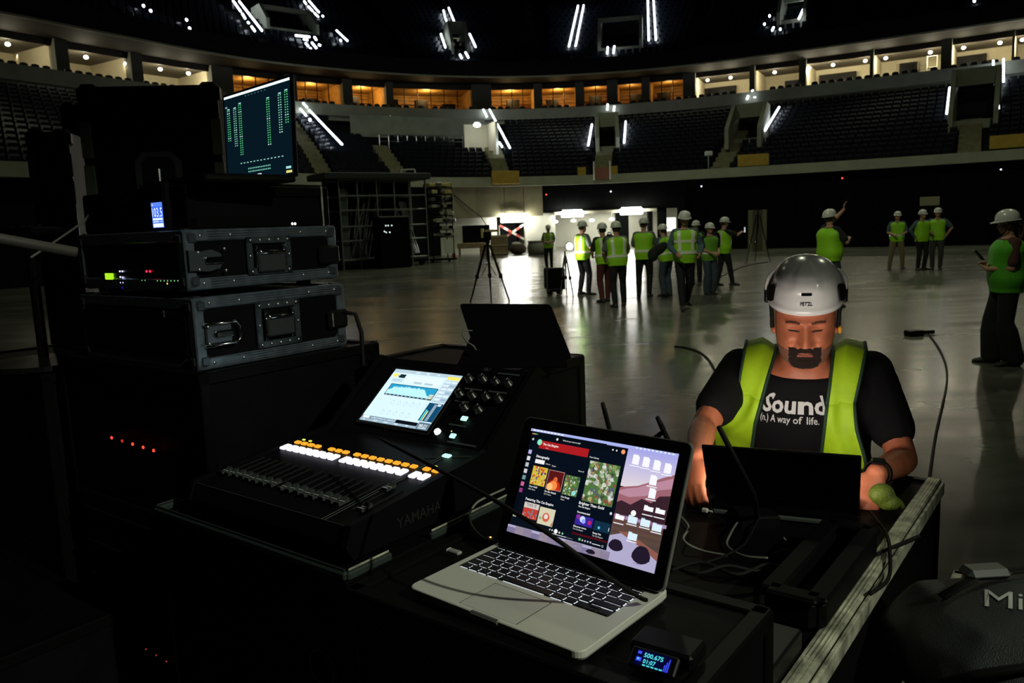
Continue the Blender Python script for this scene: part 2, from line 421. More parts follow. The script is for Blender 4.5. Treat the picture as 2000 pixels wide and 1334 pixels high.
# --- LED strips along the stairs (pixel ends taken from the photograph, laid on the tiers)
def led(fn, segs, parent, lift=.75, wd=.085):
    for (u0, v0, u1, v1) in segs:
        up = lambda i, t: fn(i, t) + Vector((0, 0, 1.12))
        def place(u, v):
            i_, t_ = surf(up, u, v)
            if fn is low_pt and t_ > .86: return ony(u, v, cpt(SUI, SN, i_, -.4, 0).y)
            return up(i_, t_)
        a = place(u0, v0); b = place(u1, v1)
        d = (b - a); n = max(1, int(d.length / .55)); mb = MB()
        for j in range(n):
            p = a + d * ((j + .06) / n); q = a + d * ((j + .94) / n); mb.tube([p, q], wd, 6)
        mb.build('led_strip', LEDW, parent)
led(up_pt, [(467, 2, 512, 60), (455, 1, 470, 22), (473, 26, 479, 36), (484, 43, 486, 45), (491, 51, 498, 61), (603, 1, 623, 24), (594, 2, 598, 8), (602, 12, 611, 22), (614, 25, 622, 33),
            (657, 59, 679, 80), (876, 15, 890, 50), (870, 36, 876, 50), (866, 20, 869, 33), (861, 66, 870, 93), (917, 66, 929, 92), (898, 106, 902, 114),
            (909, 102, 915, 113), (1129, 11, 1111, 91), (1140, 10, 1124, 90), (1265, -6, 1267, 79), (1276, -6, 1281, 78), (1187, 92, 1186, 105), (1200, 90, 1198, 104),
            (1574, 7, 1560, 37), (1511, 53, 1508, 60), (597, 84, 602, 90), (609, 83, 618, 94), (576, 69, 606, 72), (622, 87, 626, 89), (592, 76, 602, 78), (614, 72, 618, 78)], t2)
led(up_pt, [(280, 9, 281, 11), (294, 19, 295, 21), (364, 37, 365, 39), (370, 54, 371, 56), (1503, 30, 1503, 32), (1493, 46, 1493, 48), (1524, 56, 1524, 58), (665, 78, 666, 80), (630, 31, 631, 32), (606, 94, 607, 96), (1903, 1, 1903, 3)], t2, wd=.09)
led(low_pt, [(591, 200, 601, 211), (587, 213, 598, 226), (604, 215, 668, 282), (943, 212, 952, 230), (956, 214, 996, 289), (975, 278, 981, 287), (1187, 202, 1186, 216),
             (1200, 206, 1199, 218), (1156, 243, 1149, 284), (1222, 237, 1219, 279), (1462, 186, 1458, 195), (1522, 209, 1494, 255), (1940, 118, 1941, 161), (1960, 115, 1960, 160),
             (1949, 162, 1950, 212), (1855, 171, 1849, 222)], t1, wd=.075)
led(low_pt, [(1469, 176, 1470, 178), (1474, 189, 1474, 191), (1422, 255, 1423, 257), (605, 233, 606, 235)], t1, wd=.10)

# --- concourse recess above the left part of the lower tier
CW = mat('concourse_wall', (.20, .22, .17), .8, noise=.2, nscale=1)
mb = MB(); ring = []
for u in range(690, 951, 20):
    p = low_pt(ui(u), .72); ring.append((p, Vector((p.x, p.y, 10.7))))
for k in range(len(ring) - 1):
    a, b = ring[k]; c, d = ring[k + 1]; mb.quad(a, c, d, b)
tag(mb.build('wall_concourse', CW), kind='structure')
mb = MB(); i, t = surf(low_pt, 934, 296); p, T, O = frame_at(low_pt, i, t); k = p.length / FPX; M = Matrix((T, O, Vector((0, 0, 1)))).transposed()
mb.box(p + O * .5 + Vector((0, 0, .9)), (46 * k, .2, 2.4), M); mb.box(p + T * 24 * k - O * .5 + Vector((0, 0, .8)), (.2, 2.4, 2.6), M)
tag(mb.build('wall_lit_recess', mat('white_wall_paint', (.6, .6, .5), .8)), kind='structure')
VOMS.append((i, t - .03, t + .25, 1.3))
lp = p - O * .9 - T * .3 + Vector((0, 0, 1.9))
tl = thing('bulkhead_lamp', 'white glowing bulkhead lamp in the lit recess left of the centre stairs', 'lamp', lp)
mb = MB(); mb.ell((0, 0, 0), (.3, .12, .17), M); mb.build('diffuser', glow('lamp_glow', (1, .97, .86), 12), tl, True)
mb = MB(); mb.box((0, 0, .2), (.5, .2, .06), M); mb.build('housing', STEEL, tl)
lamp('bulkhead_lamp_light', 'POINT', lp - O * .25, 70, (1, .98, .85), .15)
for u0, u1, v in ((742, 905, 277),):
    rt_ = thing('guard_rail', 'thin steel guard rail in front of the dark concourse', 'railing')
    pts = [low_pt(*surf(low_pt, u, v + 14)) for u in range(u0, u1 + 1, 18)]
    for h in (.55, 1.0):
        mb = MB(); mb.tube([q + Vector((0, 0, h)) for q in pts], .035, 5); mb.build('rail', STEEL, rt_)
    for q in pts:
        mb = MB(); mb.cyl(q, q + Vector((0, 0, 1.0)), .03, 5); mb.build('post', STEEL, rt_)
VOMS.append((ui(815), .66, 1.1, 7.5))

# --- lower and upper tier seats
cand = []
for j in range(NROW):
    t = (j + .45) / NROW; i = ui(-50); last = None
    while i < NP - 6:
        p, T, O = frame_at(low_pt, i, t); u = upix(p); step = .56 / max((low_pt(i + .5, t) - low_pt(i - .5, t)).length, .01)
        if -60 < u < 2060 and not blocked(i, t):
            z = low_pt(i, j / NROW).z; cand.append((p.xy.length + random.random() * .01, Vector((p.x, p.y, z)), math.atan2(T.y, T.x), u, vpix(p), j))
        i += step
inview = [c for c in cand if 1400 < c[3] < 1998 and c[4] < 318]; inview.sort(key=lambda c: c[0]); sel = set(id(c) for c in inview[:296])
lab = {}
for j in range(NROW):
    row = [c for c in cand if c[5] == j]; L_ = sorted([c for c in row if c[3] < 1898], key=lambda c: -c[3]); R_ = sorted([c for c in row if c[3] >= 1898], key=lambda c: c[3])
    for side, seq in (('left of', L_), ('right of', R_)):
        for k, c in enumerate(seq): lab[id(c)] = (ordw(j + 1), ordw(k + 1), side)
rest = MB()
def add_inst(mb, src, loc, rz):
    ca, sa = math.cos(rz), math.sin(rz); mb.add([(loc.x + x * ca - y * sa, loc.y + x * sa + y * ca, loc.z + z) for x, y, z in src.v], src.f)
for c in cand:
    if id(c) in sel:
        o = inst(SEATME, 'stadium_seat', None, c[1], c[2])
        tag(o, 'dark folding seat, %s row above the lower fascia, %s %s the right-hand stairs' % lab[id(c)], 'seat', 'seats of the right lower tier')
    else: add_inst(rest, SEAT, c[1], c[2])
o = rest.build('stadium_seat_rows', SEATM); tag(o, 'massed dark folding seats filling the lower tier', 'seats', kind='stuff')
rest = MB(); simple = MB(); simple.box((0, 0, .6), (.46, .08, .55)); simple.box((0, -.12, .5), (.42, .06, .4))
for j in range(NUP):
    t = (j + .4) / NUP; i = ui(-40)
    while i < ui(2050):
        p, T, O = frame_at(up_pt, i, t); u = upix(p); v = vpix(p)
        if v > -15 and int(i * 20) % 260 > 24: add_inst(rest, simple, Vector((p.x, p.y, up_pt(i, j / NUP).z)), math.atan2(T.y, T.x))
        i += .62 / max((up_pt(i + .5, t) - up_pt(i - .5, t)).length, .01)
o = rest.build('upper_tier_seat_rows', SEATM); tag(o, 'massed dark seats filling the unlit upper tier', 'seats', kind='stuff')

# --- suites: rooms behind the balcony
def sidx(u, off, z=12.6):
    i = ui(u)
    for _ in range(4): i += (u - upix(cpt(SUI, SN, i, off, z))) / 20.0 * .95
    return i
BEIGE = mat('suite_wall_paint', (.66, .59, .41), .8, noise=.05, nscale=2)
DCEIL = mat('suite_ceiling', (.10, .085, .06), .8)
WOOD = mat('amber_wood_panelling', (.50, .27, .06), .55, noise=.25, nscale=2)
FRAME = mat('dark_window_frame', (.03, .025, .02), .5)
PANE = glass('suite_glass', (1, .97, .93), .05)
TV = mat('dark_cabinet_front', (.012, .009, .006), .5, noise=.3, spec=.15)
WARM = (1, .90, .62); AMBER = (1, .70, .30)
ROOMS = [(-60, 104, 'w'), (130, 252, 'w'), (274, 410, 'w'), (452, 553, 'o'), (577, 667, 'o'), (686, 752, 'o'), (766, 921, 'o'), (959, 1043, 'o'), (1059, 1124, 'o'), (1141, 1186, 'o'),
         (1207, 1254, 'o'), (1270, 1336, 'o'), (1360, 1466, 'w'), (1476, 1562, 'w'), (1576, 1700, 'w'), (1707, 1838, 'w'), (1859, 1976, 'w'), (1981, 2070, 'w')]
G0, G1, ZF, ZC = 4.2, 8.6, 11.45, 14.45
wn = 0; BC = 0
ORD = 'first second third fourth fifth sixth seventh eighth ninth tenth eleventh twelfth thirteenth fourteenth fifteenth sixteenth'.split()
for n, (u0, u1, ty) in enumerate(ROOMS):
    i0, i1 = sidx(u0, G0), sidx(u1, G0); wallm = BEIGE if ty == 'w' else WOOD
    def Q(i, off, z): return cpt(SUI, SN, i, off, z)
    mb = MB(); N = 4; ii = [i0 + (i1 - i0) * k / N for k in range(N + 1)]
    for a, b in zip(ii, ii[1:]): mb.quad(Q(a, G1, ZF), Q(b, G1, ZF), Q(b, G1, ZC), Q(a, G1, ZC))
    mb.quad(Q(i0, G0, ZF), Q(i0, G1, ZF), Q(i0, G1, ZC), Q(i0, G0, ZC)); mb.quad(Q(i1, G1, ZF), Q(i1, G0, ZF), Q(i1, G0, ZC), Q(i1, G1, ZC))
    for a, b in zip(ii, ii[1:]): mb.quad(Q(a, G0, ZC), Q(a, G1, ZC), Q(b, G1, ZC), Q(b, G0, ZC), 1)
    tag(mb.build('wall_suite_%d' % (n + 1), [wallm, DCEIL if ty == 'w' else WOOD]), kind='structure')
    # piers between rooms
    nx = ROOMS[n + 1][0] if n + 1 < len(ROOMS) else u1 + 20
    j0, j1 = i1, sidx(nx, G0)
    mb = MB(); mb.loft([[Q(i, o, z) for o, z in ((3.7, ZF), (4.4, ZF), (4.4, 14.75), (3.7, 14.75))] for i in (j0, j1)]); tag(mb.build('trim_pier_%d' % (n + 1), mat('pier_paint', (.10, .105, .085), .8)), kind='structure')
    mb = MB(); mb.loft([[Q(i, o, z) for o, z in ((4.1, ZC - .12), (4.3, ZC - .12), (4.3, 14.75), (4.1, 14.75))] for i in ii]); tag(mb.build('trim_header_%d' % (n + 1), FRAME), kind='structure')
    mid = Q((i0 + i1) / 2, (G0 + G1) / 2, 0)
    if ty == 'o':
        wn += 1; wd = (Q(i0, G0, 0) - Q(i1, G0, 0)).length; np_ = max(2, round(wd / 1.15))
        wr = thing('window_%d' % wn, None, None); tag(wr, kind='structure')
        for k in range(np_):
            a, b = i0 + (i1 - i0) * k / np_, i0 + (i1 - i0) * (k + 1) / np_
            mb = MB(); A, B = Q(a, G0 + .1, ZF), Q(b, G0 + .1, ZF); h = Vector((0, 0, ZC - .12 - ZF)); mb.quad(A, B, B + h, A + h); mb.build('pane', PANE, wr)
            mb = MB(); mb.box(Q(a, G0 + .1, (ZF + ZC) / 2), (.07, .1, ZC - ZF)); mb.build('mullion', FRAME, wr)
        mb = MB()   # horizontal timber louvres on the back wall
        for z in (12.9, 13.25, 13.6, 13.95, 14.25):
            mb.loft([[Q(i, o, zz) for o, zz in ((G1 - .25, z), (G1 - .02, z), (G1 - .02, z + .1), (G1 - .25, z + .1))] for i in ii])
        tag(mb.build('trim_louvres_%d' % (n + 1), WOOD), kind='structure')
        e = 150 * (.6 + .5 * random.random()) * wd / 5 * (1.1 if 452 <= u0 < 760 or u0 in (959, 1059) else .8)
        lamp('suite_downlight', 'POINT', Q((i0 + i1) / 2, 5.6, 13.9), e * 1.35, AMBER, .3)
        # furniture seen as dark shapes against the amber light
        for k in range(max(1, int(wd / 2.2))):
            f = (k + .3 + .4 * random.random()) / max(1, int(wd / 2.2)); i = i0 + (i1 - i0) * f; h = 1.9 + .45 * random.random()
            p, T, O = frame_at(lambda a, b: Q(a, 6.6, ZF), i, 0); M = Matrix((T, O, Vector((0, 0, 1)))).transposed()
            c = thing('bar_cabinet', 'dark tall cabinet behind the amber suite windows, %s from the left' % ORD[BC], 'cabinet', p, math.atan2(T.y, T.x), 'cabinets in the amber suites')
            BC += 1; mb = MB(); mb.rbox((0, 0, h / 2), (1.2, .5, h), .02); mb.build('body', TV, c)
            mb = MB(); mb.rbox((0, 0, h + .02), (1.28, .56, .04), .01); mb.build('top', FRAME, c)
    else:
        for f in (.2, .8) if u0 < 300 else (.5,):
            pass
# pendant lamps and wall washers of the pale suites
WG = glow('pendant_glow', (1, .95, .78), 22)
ORD = 'first second third fourth fifth sixth seventh eighth ninth tenth eleventh twelfth thirteenth fourteenth fifteenth sixteenth'.split()
PN = [0]
def pendant(u, v, r=.15, e=26):
    p = onz(u, v, 14.05); best = ui(u)
    for off in np.arange(4.4, 8.4, .1):
        i = sidx(u, off, 14.05); q = cpt(SUI, SN, i, off, 14.05)
        if vpix(q) >= v: break
    p = q
    o = thing('pendant_lamp', 'round white pendant lamp glowing in a suite, %s of them from the left' % ORD[PN[0]], 'lamp', p, 0, 'pendant lamps of the pale suites')
    PN[0] += 1; mb = MB(); mb.ell((0, 0, 0), (r, r, r * .8), None, 10, 6); mb.build('globe', WG, o, True)
    mb = MB(); mb.cyl((0, 0, r * .7), (0, 0, ZC - 14.05), .015, 5); mb.build('cord', BLACK2, o)
    lamp('pendant_lamp_light', 'POINT', p - Vector((0, 0, r + .12)), e, WARM, .12)
for u, v in ((15, 74), (168, 103), (246, 119), (313, 128), (368, 138), (1382, 145), (1427, 138), (1513, 126), (1580, 117), (1627, 110), (1690, 100), (1730, 95), (1817, 82), (1882, 73), (1953, 63), (1997, 56)):
    pendant(u, v, e=110 if u < 400 else 175)
for u in (40, 80, 190, 232):     # narrow spots washing the side walls of the left suites
    q = cpt(SUI, SN, sidx(u, 8.1), 8.1, 14.35); lamp('wall_washer', 'SPOT', q, 170, WARM, .03, aim=cpt(SUI, SN, sidx(u, 8.1), 8.5, 12.8), spot_size=R(62), spot_blend=.5)
# dark sideboards and screens on the back walls of the right suites
MU = 0
for u0, u1, z0, z1 in ((1376, 1438, 12.0, 13.95), (1533, 1560, 12.0, 13.8), (1600, 1672, 12.0, 13.95), (1756, 1790, 12.0, 14.1), (1868, 1926, 12.1, 14.05), (1930, 1942, 12.0, 13.5)):
    a, b = cpt(SUI, SN, sidx(u0, 8.3), 8.3, ZF), cpt(SUI, SN, sidx(u1, 8.3), 8.3, ZF); d = b - a; an = math.atan2(d.y, d.x)
    c = thing('media_wall_unit', 'dark media wall unit in a pale right suite, %s from the left' % ORD[MU], 'cabinet', (a + b) / 2, an, 'media units of the pale suites')
    MU += 1
    mb = MB(); mb.rbox((0, 0, (z1 - ZF) / 2), (d.length, .3, z1 - ZF), .02); mb.build('carcass', TV, c)
    mb = MB(); mb.rbox((0, -.17, (z1 - ZF) * .72), (d.length * .7, .03, (z1 - ZF) * .4), .005); mb.build('screen', BLACK2, c)
# ladder and scaffold tower in a right suite
q = cpt(SUI, SN, sidx(1801, 7.2), 7.2, ZF); c = thing('step_ladder', 'pale step ladder standing inside a right suite beside a gilt frame tower', 'ladder', q, R(-30))
for s in (-1, 1):
    mb = MB(); mb.cyl((s * .28, 0, 0), (s * .2, .1, 2.3), .03, 6); mb.build('rail', ALU, c)
for k in range(7):
    mb = MB(); mb.box((0, .04 * k / 6, .3 + k * .3), (.46, .08, .03)); mb.build('rung', ALU, c)
q = cpt(SUI, SN, sidx(1820, 5.6), 5.6, ZF); c = thing('frame_tower', 'narrow gilt tube tower under the lamp of a right suite', 'scaffold', q, R(-30))
for sx in (-1, 1):
    for sy in (-1, 1):
        mb = MB(); mb.cyl((sx * .35, sy * .3, 0), (sx * .35, sy * .3, 2.5), .03, 6); mb.build('leg', ALUW, c)
for z in (.8, 1.6, 2.45):
    mb = MB(); mb.box((0, 0, z), (.76, .66, .04)); mb.build('deck', ALUW, c)

# suite balcony chairs: rounded dark backs just over the fascia
def chair_mesh():
    mb = MB(); n = 9
    pr = [(-.24, .42), (-.25, .75), (-.2, .93), (0, .97), (.2, .93), (.25, .75), (.24, .42)]
    mb.loft([[Vector((x, .0, z)) for x, z in pr], [Vector((x, .09, z + .01)) for x, z in pr]]); mb.rbox((0, -.25, .42), (.48, .5, .12), .03); mb.cyl((0, -.22, 0), (0, -.22, .4), .04, 6); return mb
CHM = chair_mesh().mesh('suite_chair', mat('suite_chair_cloth', (.02, .02, .02), .7))
i = sidx(-50, 1.2); CN = 0
while i < sidx(2050, 1.2):
    p, T, O = frame_at(lambda a, b: cpt(SUI, SN, a, 1.2, ZF), i, 0); u = upix(p)
    if random.random() > .12 and not any(abs(u - x) < 9 for x in (118, 263, 431, 1470, 1568, 1850)):
        o = inst(CHM, 'suite_chair', None, p, math.atan2(T.y, T.x) + R(random.uniform(-9, 9)))
        CN += 1; tag(o, 'dark round-backed suite balcony chair, %s from the left' % ordw(CN), 'chair', 'chairs along the suite balcony')
    i += .66 / (cpt(SUI, SN, i + .5, 1.2, 0) - cpt(SUI, SN, i - .5, 1.2, 0)).length

# --- yellow boards, rail and small signs along the lower fascia
YEL = mat('yellow_board', (.34, .22, .02), .7, noise=.2, nscale=3)
for u0, u1, v0, v1, lab in ((958, 1012, 334, 360, 'yellow board hung on the lower fascia below the centre-left stairs'), (1441, 1502, 303, 326, 'yellow board behind the lower fascia at the foot of the diagonal aisle'),
                            (1932, 2010, 266, 292, 'yellow board behind the lower fascia at the right edge of the picture'), (1131, 1147, 327, 347, 'narrow yellow board left of the red gate at the centre aisle'),
                            (1191, 1208, 325, 345, 'narrow yellow board right of the red gate at the centre aisle')):
    off = .5 if v1 < 350 else -.12
    a = cpt(LOW, LN, sidx(u0, 0) if 0 else ui(u0), off, 0); b = cpt(LOW, LN, ui(u1), off, 0); d = b - a; d.z = 0
    A = ony(u0, v1, a.y); B = ony(u0, v0, a.y)
    o = MB(); o.rbox((0, 0, 0), (d.length, .12, abs(B.z - A.z)), .02); o = o.build('yellow_board', YEL); o.location = ((a + b) / 2).to_3d(); o.location.z = (A.z + B.z) / 2; o.rotation_euler.z = math.atan2(d.y, d.x)
    tag(o, lab, 'board')
a = cpt(LOW, LN, ui(1160), -.1, 0); b = cpt(LOW, LN, ui(1192), -.1, 0); A = ony(1160, 352, a.y); B = ony(1160, 320, a.y)
g = thing('red_gate', 'dull red gate panel with two pale posts at the centre aisle', 'gate')
mb = MB(); mb.box(((a.x + b.x) / 2, a.y, (A.z + B.z) / 2 - .1), ((b - a).length * .86, .06, B.z - A.z - .3)); mb.build('panel', mat('dull_red_paint', (.25, .09, .06), .7), g)
for p in (a, b):
    mb = MB(); mb.cyl((p.x, p.y - .04, A.z), (p.x, p.y - .04, B.z + .15), .05, 8); mb.build('post', WHITE, g)
q = onz(1384, 300, 5.6)
q = cpt(LOW, LN, ui(1384), .7, 5.0); A = ony(1384, 330, q.y); B = ony(1384, 300, q.y)
c = thing('signal_post', 'pale boxy head on a thin post behind the right-centre fascia', 'post'); mb = MB(); mb.cyl((A.x, A.y, 4.7), (B.x, B.y, B.z), .04, 6); mb.build('stem', STEEL, c); mb = MB(); mb.rbox((B.x, B.y, B.z), (.5, .3, .32), .05); mb.build('head', WHITE, c)
# small pilot lights on the dark walls
for u, v, col, nm, lab in ((1067, 380, (1, .05, .03), 'red', 'tiny red pilot light on the dark wall left of the passage'), (1193, 374, (.7, .8, 1), 'blue', 'tiny white pilot light above the passage lamps'), (1370, 364, (.7, .8, 1), 'blue', 'tiny white pilot light above the walking man'),
                           (1645, 348, (1, .05, .03), 'red', 'tiny red pilot light above the man raising his phone'), (1955, 331, (.6, .7, 1), 'blue', 'tiny bluish pilot light at the upper right under the fascia'),
                           (762, 227, (1, .9, .7), 'warm', 'tiny warm pilot light on the suite fascia')):
    yy = cpt(LOW, LN, ui(u), .85, 0).y
    if v < 300: yy = cpt(SUI, SN, ui(u), -.05, 0).y
    o = MB(); o.ell((0, 0, 0), (.045, .04, .045), None, 8, 5); o.build('lens', glow('pilot_' + nm, col, 6), tag(thing('pilot_light', lab, 'light', ony(u, v, yy))), True)
    o = MB(); o.cyl((0, .03, 0), (0, 1.0, 0), .015, 6); o.build('bracket', BLACK2, bpy.data.objects[[q.name for q in bpy.data.objects if q.name.startswith('pilot_light')][-1]])
# ================================================================== under the tiers: end wall, lit passage, drapes
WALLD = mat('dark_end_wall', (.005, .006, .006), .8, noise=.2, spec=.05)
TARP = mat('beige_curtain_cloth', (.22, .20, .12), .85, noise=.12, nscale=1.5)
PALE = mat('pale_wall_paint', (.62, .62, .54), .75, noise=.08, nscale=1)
WOFF = 1.0
def wseg(u0, u1, z0, z1, name, m, off=WOFF, th=.25):
    i0, i1 = ui(u0), ui(u1); n = max(1, int(abs(i1 - i0) / 3)); mb = MB()
    mb.loft([[cpt(LOW, LN, i0 + (i1 - i0) * k / n, o, z) for o, z in ((off, z0), (off + th, z0), (off + th, z1), (off, z1))] for k in range(n + 1)])
    return tag(mb.build(name, m), kind='structure')
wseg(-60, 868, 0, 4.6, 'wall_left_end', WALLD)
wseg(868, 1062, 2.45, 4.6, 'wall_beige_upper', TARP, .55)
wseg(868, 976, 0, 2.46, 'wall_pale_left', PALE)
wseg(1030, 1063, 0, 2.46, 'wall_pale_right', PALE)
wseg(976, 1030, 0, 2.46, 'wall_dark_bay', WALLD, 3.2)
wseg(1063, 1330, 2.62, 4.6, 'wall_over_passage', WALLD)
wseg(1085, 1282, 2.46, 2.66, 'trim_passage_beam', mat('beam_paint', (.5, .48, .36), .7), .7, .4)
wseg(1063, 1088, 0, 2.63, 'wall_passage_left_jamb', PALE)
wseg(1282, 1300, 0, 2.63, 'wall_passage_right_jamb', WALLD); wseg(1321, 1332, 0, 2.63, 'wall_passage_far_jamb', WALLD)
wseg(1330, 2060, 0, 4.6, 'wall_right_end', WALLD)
# passage interior: pale side walls, back wall, ceiling and a row of ceiling lamps
i0, i1 = ui(1066), ui(1326)
def LQ(i, o, z): return cpt(LOW, LN, i, o, z)
mb = MB(); mb.quad(LQ(i0, 9, 0), LQ(i1, 9, 0), LQ(i1, 9, 2.7), LQ(i0, 9, 2.7)); tag(mb.build('wall_passage_back', PALE), kind='structure')
for nm, i in (('wall_passage_left', i0), ('wall_passage_right', i1)):
    mb = MB(); mb.quad(LQ(i, 1.2, 0), LQ(i, 9, 0), LQ(i, 9, 2.7), LQ(i, 1.2, 2.7)); tag(mb.build(nm, PALE), kind='structure')
mb = MB(); mb.quad(LQ(i0, 1.2, 2.7), LQ(i0, 9, 2.7), LQ(i1, 9, 2.7), LQ(i1, 1.2, 2.7)); tag(mb.build('ceiling_passage', PALE), kind='structure')
for k, (u0, u1) in enumerate(((1206, 1228), (1262, 1270))):
    a, b = LQ(ui(u0), 3.5, 0), LQ(ui(u1), 3.5, 0); mb = MB(); mb.box(((a.x + b.x) / 2, a.y, 1.35), (b.x - a.x, .6, 2.7)); tag(mb.build('trim_passage_column_%d' % (k + 1), WALLD), kind='structure')
def tubelight(u0, u1, v, yoff, name, label, s, hh=.42):  # diffuser made taller so its shape takes in the lamp's bloom
    a, b = LQ(ui(u0), yoff, 0), LQ(ui(u1), yoff, 0); z = ony((u0 + u1) / 2, v, (a.y + b.y) / 2).z; c = (a + b) / 2; d = b - a
    t = thing(name, label, 'lamp', (c.x, c.y, z), math.atan2(d.y, d.x)); L = d.length
    mb = MB(); mb.rbox((0, 0, 0), (L, .18, hh), .05); mb.build('diffuser', glow('tube_glow_%d' % s, (1, .99, .88), s), t)
    mb = MB(); mb.rbox((0, .1, hh * .75), (L * .9, .2, .08), .02); mb.build('housing', STEEL, t)
    for sx in (-.35, .35): mb = MB(); mb.cyl((sx * L, 0, hh * .5), (sx * L, 0, 4.5 - z), .015, 5); mb.build('hanger_rod', BLACKM, t)
    lamp('tube_light', 'AREA', Vector((c.x, c.y - .15, z)), 32 * s / 40, (1, .99, .86), 1.2, aim=(c.x * .9, c.y - 8, z - 4))
tubelight(1096, 1139, 418, .3, 'fluorescent_lamp', 'bright fluorescent lamp over the left half of the passage mouth', 40)
tubelight(1211, 1255, 413, .3, 'fluorescent_lamp', 'bright fluorescent lamp over the right half of the passage mouth', 40)
tubelight(977, 1031, 427, .25, 'fluorescent_lamp', 'bright fluorescent lamp over the dark bay with the crossed barrier', 40, .5)
CL = 0
for u, v in ((1085, 433), (1120, 431), (1156, 430), (1195, 428)):
    p = ony(u, v, 60.5); t = thing('ceiling_lamp', 'small round ceiling lamp deep in the passage, %s from the left' % ORD[CL], 'lamp', p, 0, 'ceiling lamps in the passage')
    CL += 1; mb = MB(); mb.ell((0, 0, 0), (.2, .2, .1), None, 10, 6); mb.build('bowl', glow('passage_lamp', (1, .98, .85), 14), t, True)
    mb = MB(); mb.cyl((0, 0, .08), (0, 0, max(.12, 2.7 - p.z)), .03, 6); mb.build('stem', STEEL, t)
lamp('passage_light', 'AREA', LQ((i0 + i1) / 2, 5, 2.62) , 230, (1, .98, .84), 5, aim=LQ((i0 + i1) / 2, 5, 0))
lamp('bay_light', 'POINT', LQ(ui(1040), .1, 2.2), 28, (1, .98, .84), .2)
# white panel right of the passage, its brightness given as a glow
p = ony(1310, 438, 57.2); o = MB(); o.rbox((0, 0, 0), (.72, .06, .95), .02); o = o.build('glowing_white_panel', glow('panel_glow', (1, 1, .9), 1.6)); o.location = p; tag(o, 'glowing white panel beside the right end of the passage', 'panel')
# black drapes standing on the floor in front of the right end wall, pleated
pts = [onz(u, v, 0) for u, v in ((1338, 489), (1450, 486.5), (1600, 484), (1850, 480.5), (2000, 477.5), (2300, 472))]
mb = MB(); rows = []
for a, b in zip(pts, pts[1:]):
    n = int((b - a).length / .18); d = (b - a).normalized(); nn = Vector((-d.y, d.x, 0))
    for k in range(n): q = a + (b - a) * (k / n) + nn * .09 * math.sin(k * 1.3 + .6 * math.sin(k * .37)); rows.append(q)
mb.loft([[Vector((q.x, q.y, .02)) for q in rows], [Vector((q.x, q.y, 3.5)) for q in rows]], 0, False, False)
o = mb.build('black_drape', mat('black_drape_cloth', (.003, .0035, .0035), .95, spec=.02), None, True); tag(o, 'long pleated black drape closing off the right side of the floor', 'drape')
# pale door leaf seen through a gap in the drape and a sign above the talking pair
p = onz(1479, 490, 0) * .985; p.z = 0; t = thing('door_leaf', 'pale standing door leaf with dark centre behind a thin light stand', 'door', p, R(-12)); h = (490 - 414) * p.length / FPX; wd = 33 * p.length / FPX
for s in (-1, 1):
    mb = MB(); mb.rbox((s * wd * .38, 0, h / 2), (wd * .24, .06, h), .01); mb.build('stile', mat('pale_olive_paint', (.16, .15, .08), .7), t)
mb = MB(); mb.rbox((0, .01, h / 2), (wd * .52, .04, h), .005); mb.build('panel', mat('dark_olive_paint', (.06, .06, .035), .7), t)
p = ony(1816, 393, 39.2); o = MB(); o.rbox((0, 0, 0), (.95, .05, .42), .01); o = o.build('wall_sign', mat('dim_sign_face', (.28, .27, .16), .7)); o.location = p; tag(o, 'dim blank pale sign on the dark drape above the talking pair', 'sign')

# --- clutter in front of the pale wall on the left of the passage
WOODC = mat('raw_crate_wood', (.30, .22, .12), .75, noise=.3, nscale=6)
def g0(u, v): return onz(u, v, 0)
p = LQ(ui(929), .4, 0); o = MB(); zz0 = ony(929, 476, p.y).z; zz1 = ony(929, 440, p.y).z; o.rbox((0, 0, 0), (1.85, .08, zz1 - zz0), .01); o = o.build('black_notice_board', BLACK2); o.location = (p.x, p.y, (zz0 + zz1) / 2); tag(o, 'black board leaning on the pale wall left of the tripod', 'board')
p = g0(920, 498); t = thing('work_table', 'low brown work table in front of the black board', 'table', p, R(-4))
mb = MB(); mb.rbox((0, 0, .62), (1.7, .7, .34), .02); mb.build('top', WOODC, t)
for sx in (-.75, .75):
    for sy in (-.28, .28): mb = MB(); mb.box((sx, sy, .23), (.07, .07, .46)); mb.build('leg', WOODC, t)
for u, wd, h, lab in ((976, 1.05, 1.25, 'tall beige crate standing behind the tripod'), (947, .6, .8, 'smaller pale crate left of the tripod head')):
    p = g0(u, 498); t = thing('crate', lab, 'crate', p, R(5))
    mb = MB(); mb.rbox((0, 0, h / 2), (wd, .7, h), .02); mb.build('body', WOODC, t)
    for z in (.12, h * .5, h - .1): mb = MB(); mb.box((0, -.37, z), (wd * 1.02, .03, .1)); mb.build('slat', mat('pale_slat_wood', (.42, .34, .2), .7), t)
BW = mat('barrier_white', (.35, .33, .28), .6); BRD = mat('barrier_red', (.28, .03, .025), .6)
p = LQ(ui(1004), .9, 1.35); t = thing('crossed_barrier', 'red and white boards crossed over the dark bay', 'barrier', (p.x, p.y, p.z - .6), 0)
for s in (-1, 1):
    for k in range(6):
        f = -1 + (k + .5) / 3; mb = MB(); mb.box((f * .85, .06 * s, .6 + s * f * .52), (.33, .04, .16), Matrix.Rotation(-s * R(31.5), 3, 'Y')); mb.build('stripe', BW if k % 2 else BRD, t)
for s in (-.9, .9): mb = MB(); mb.box((s, .05, .0), (.06, .06, 2.2)); mb.build('post', BW, t)
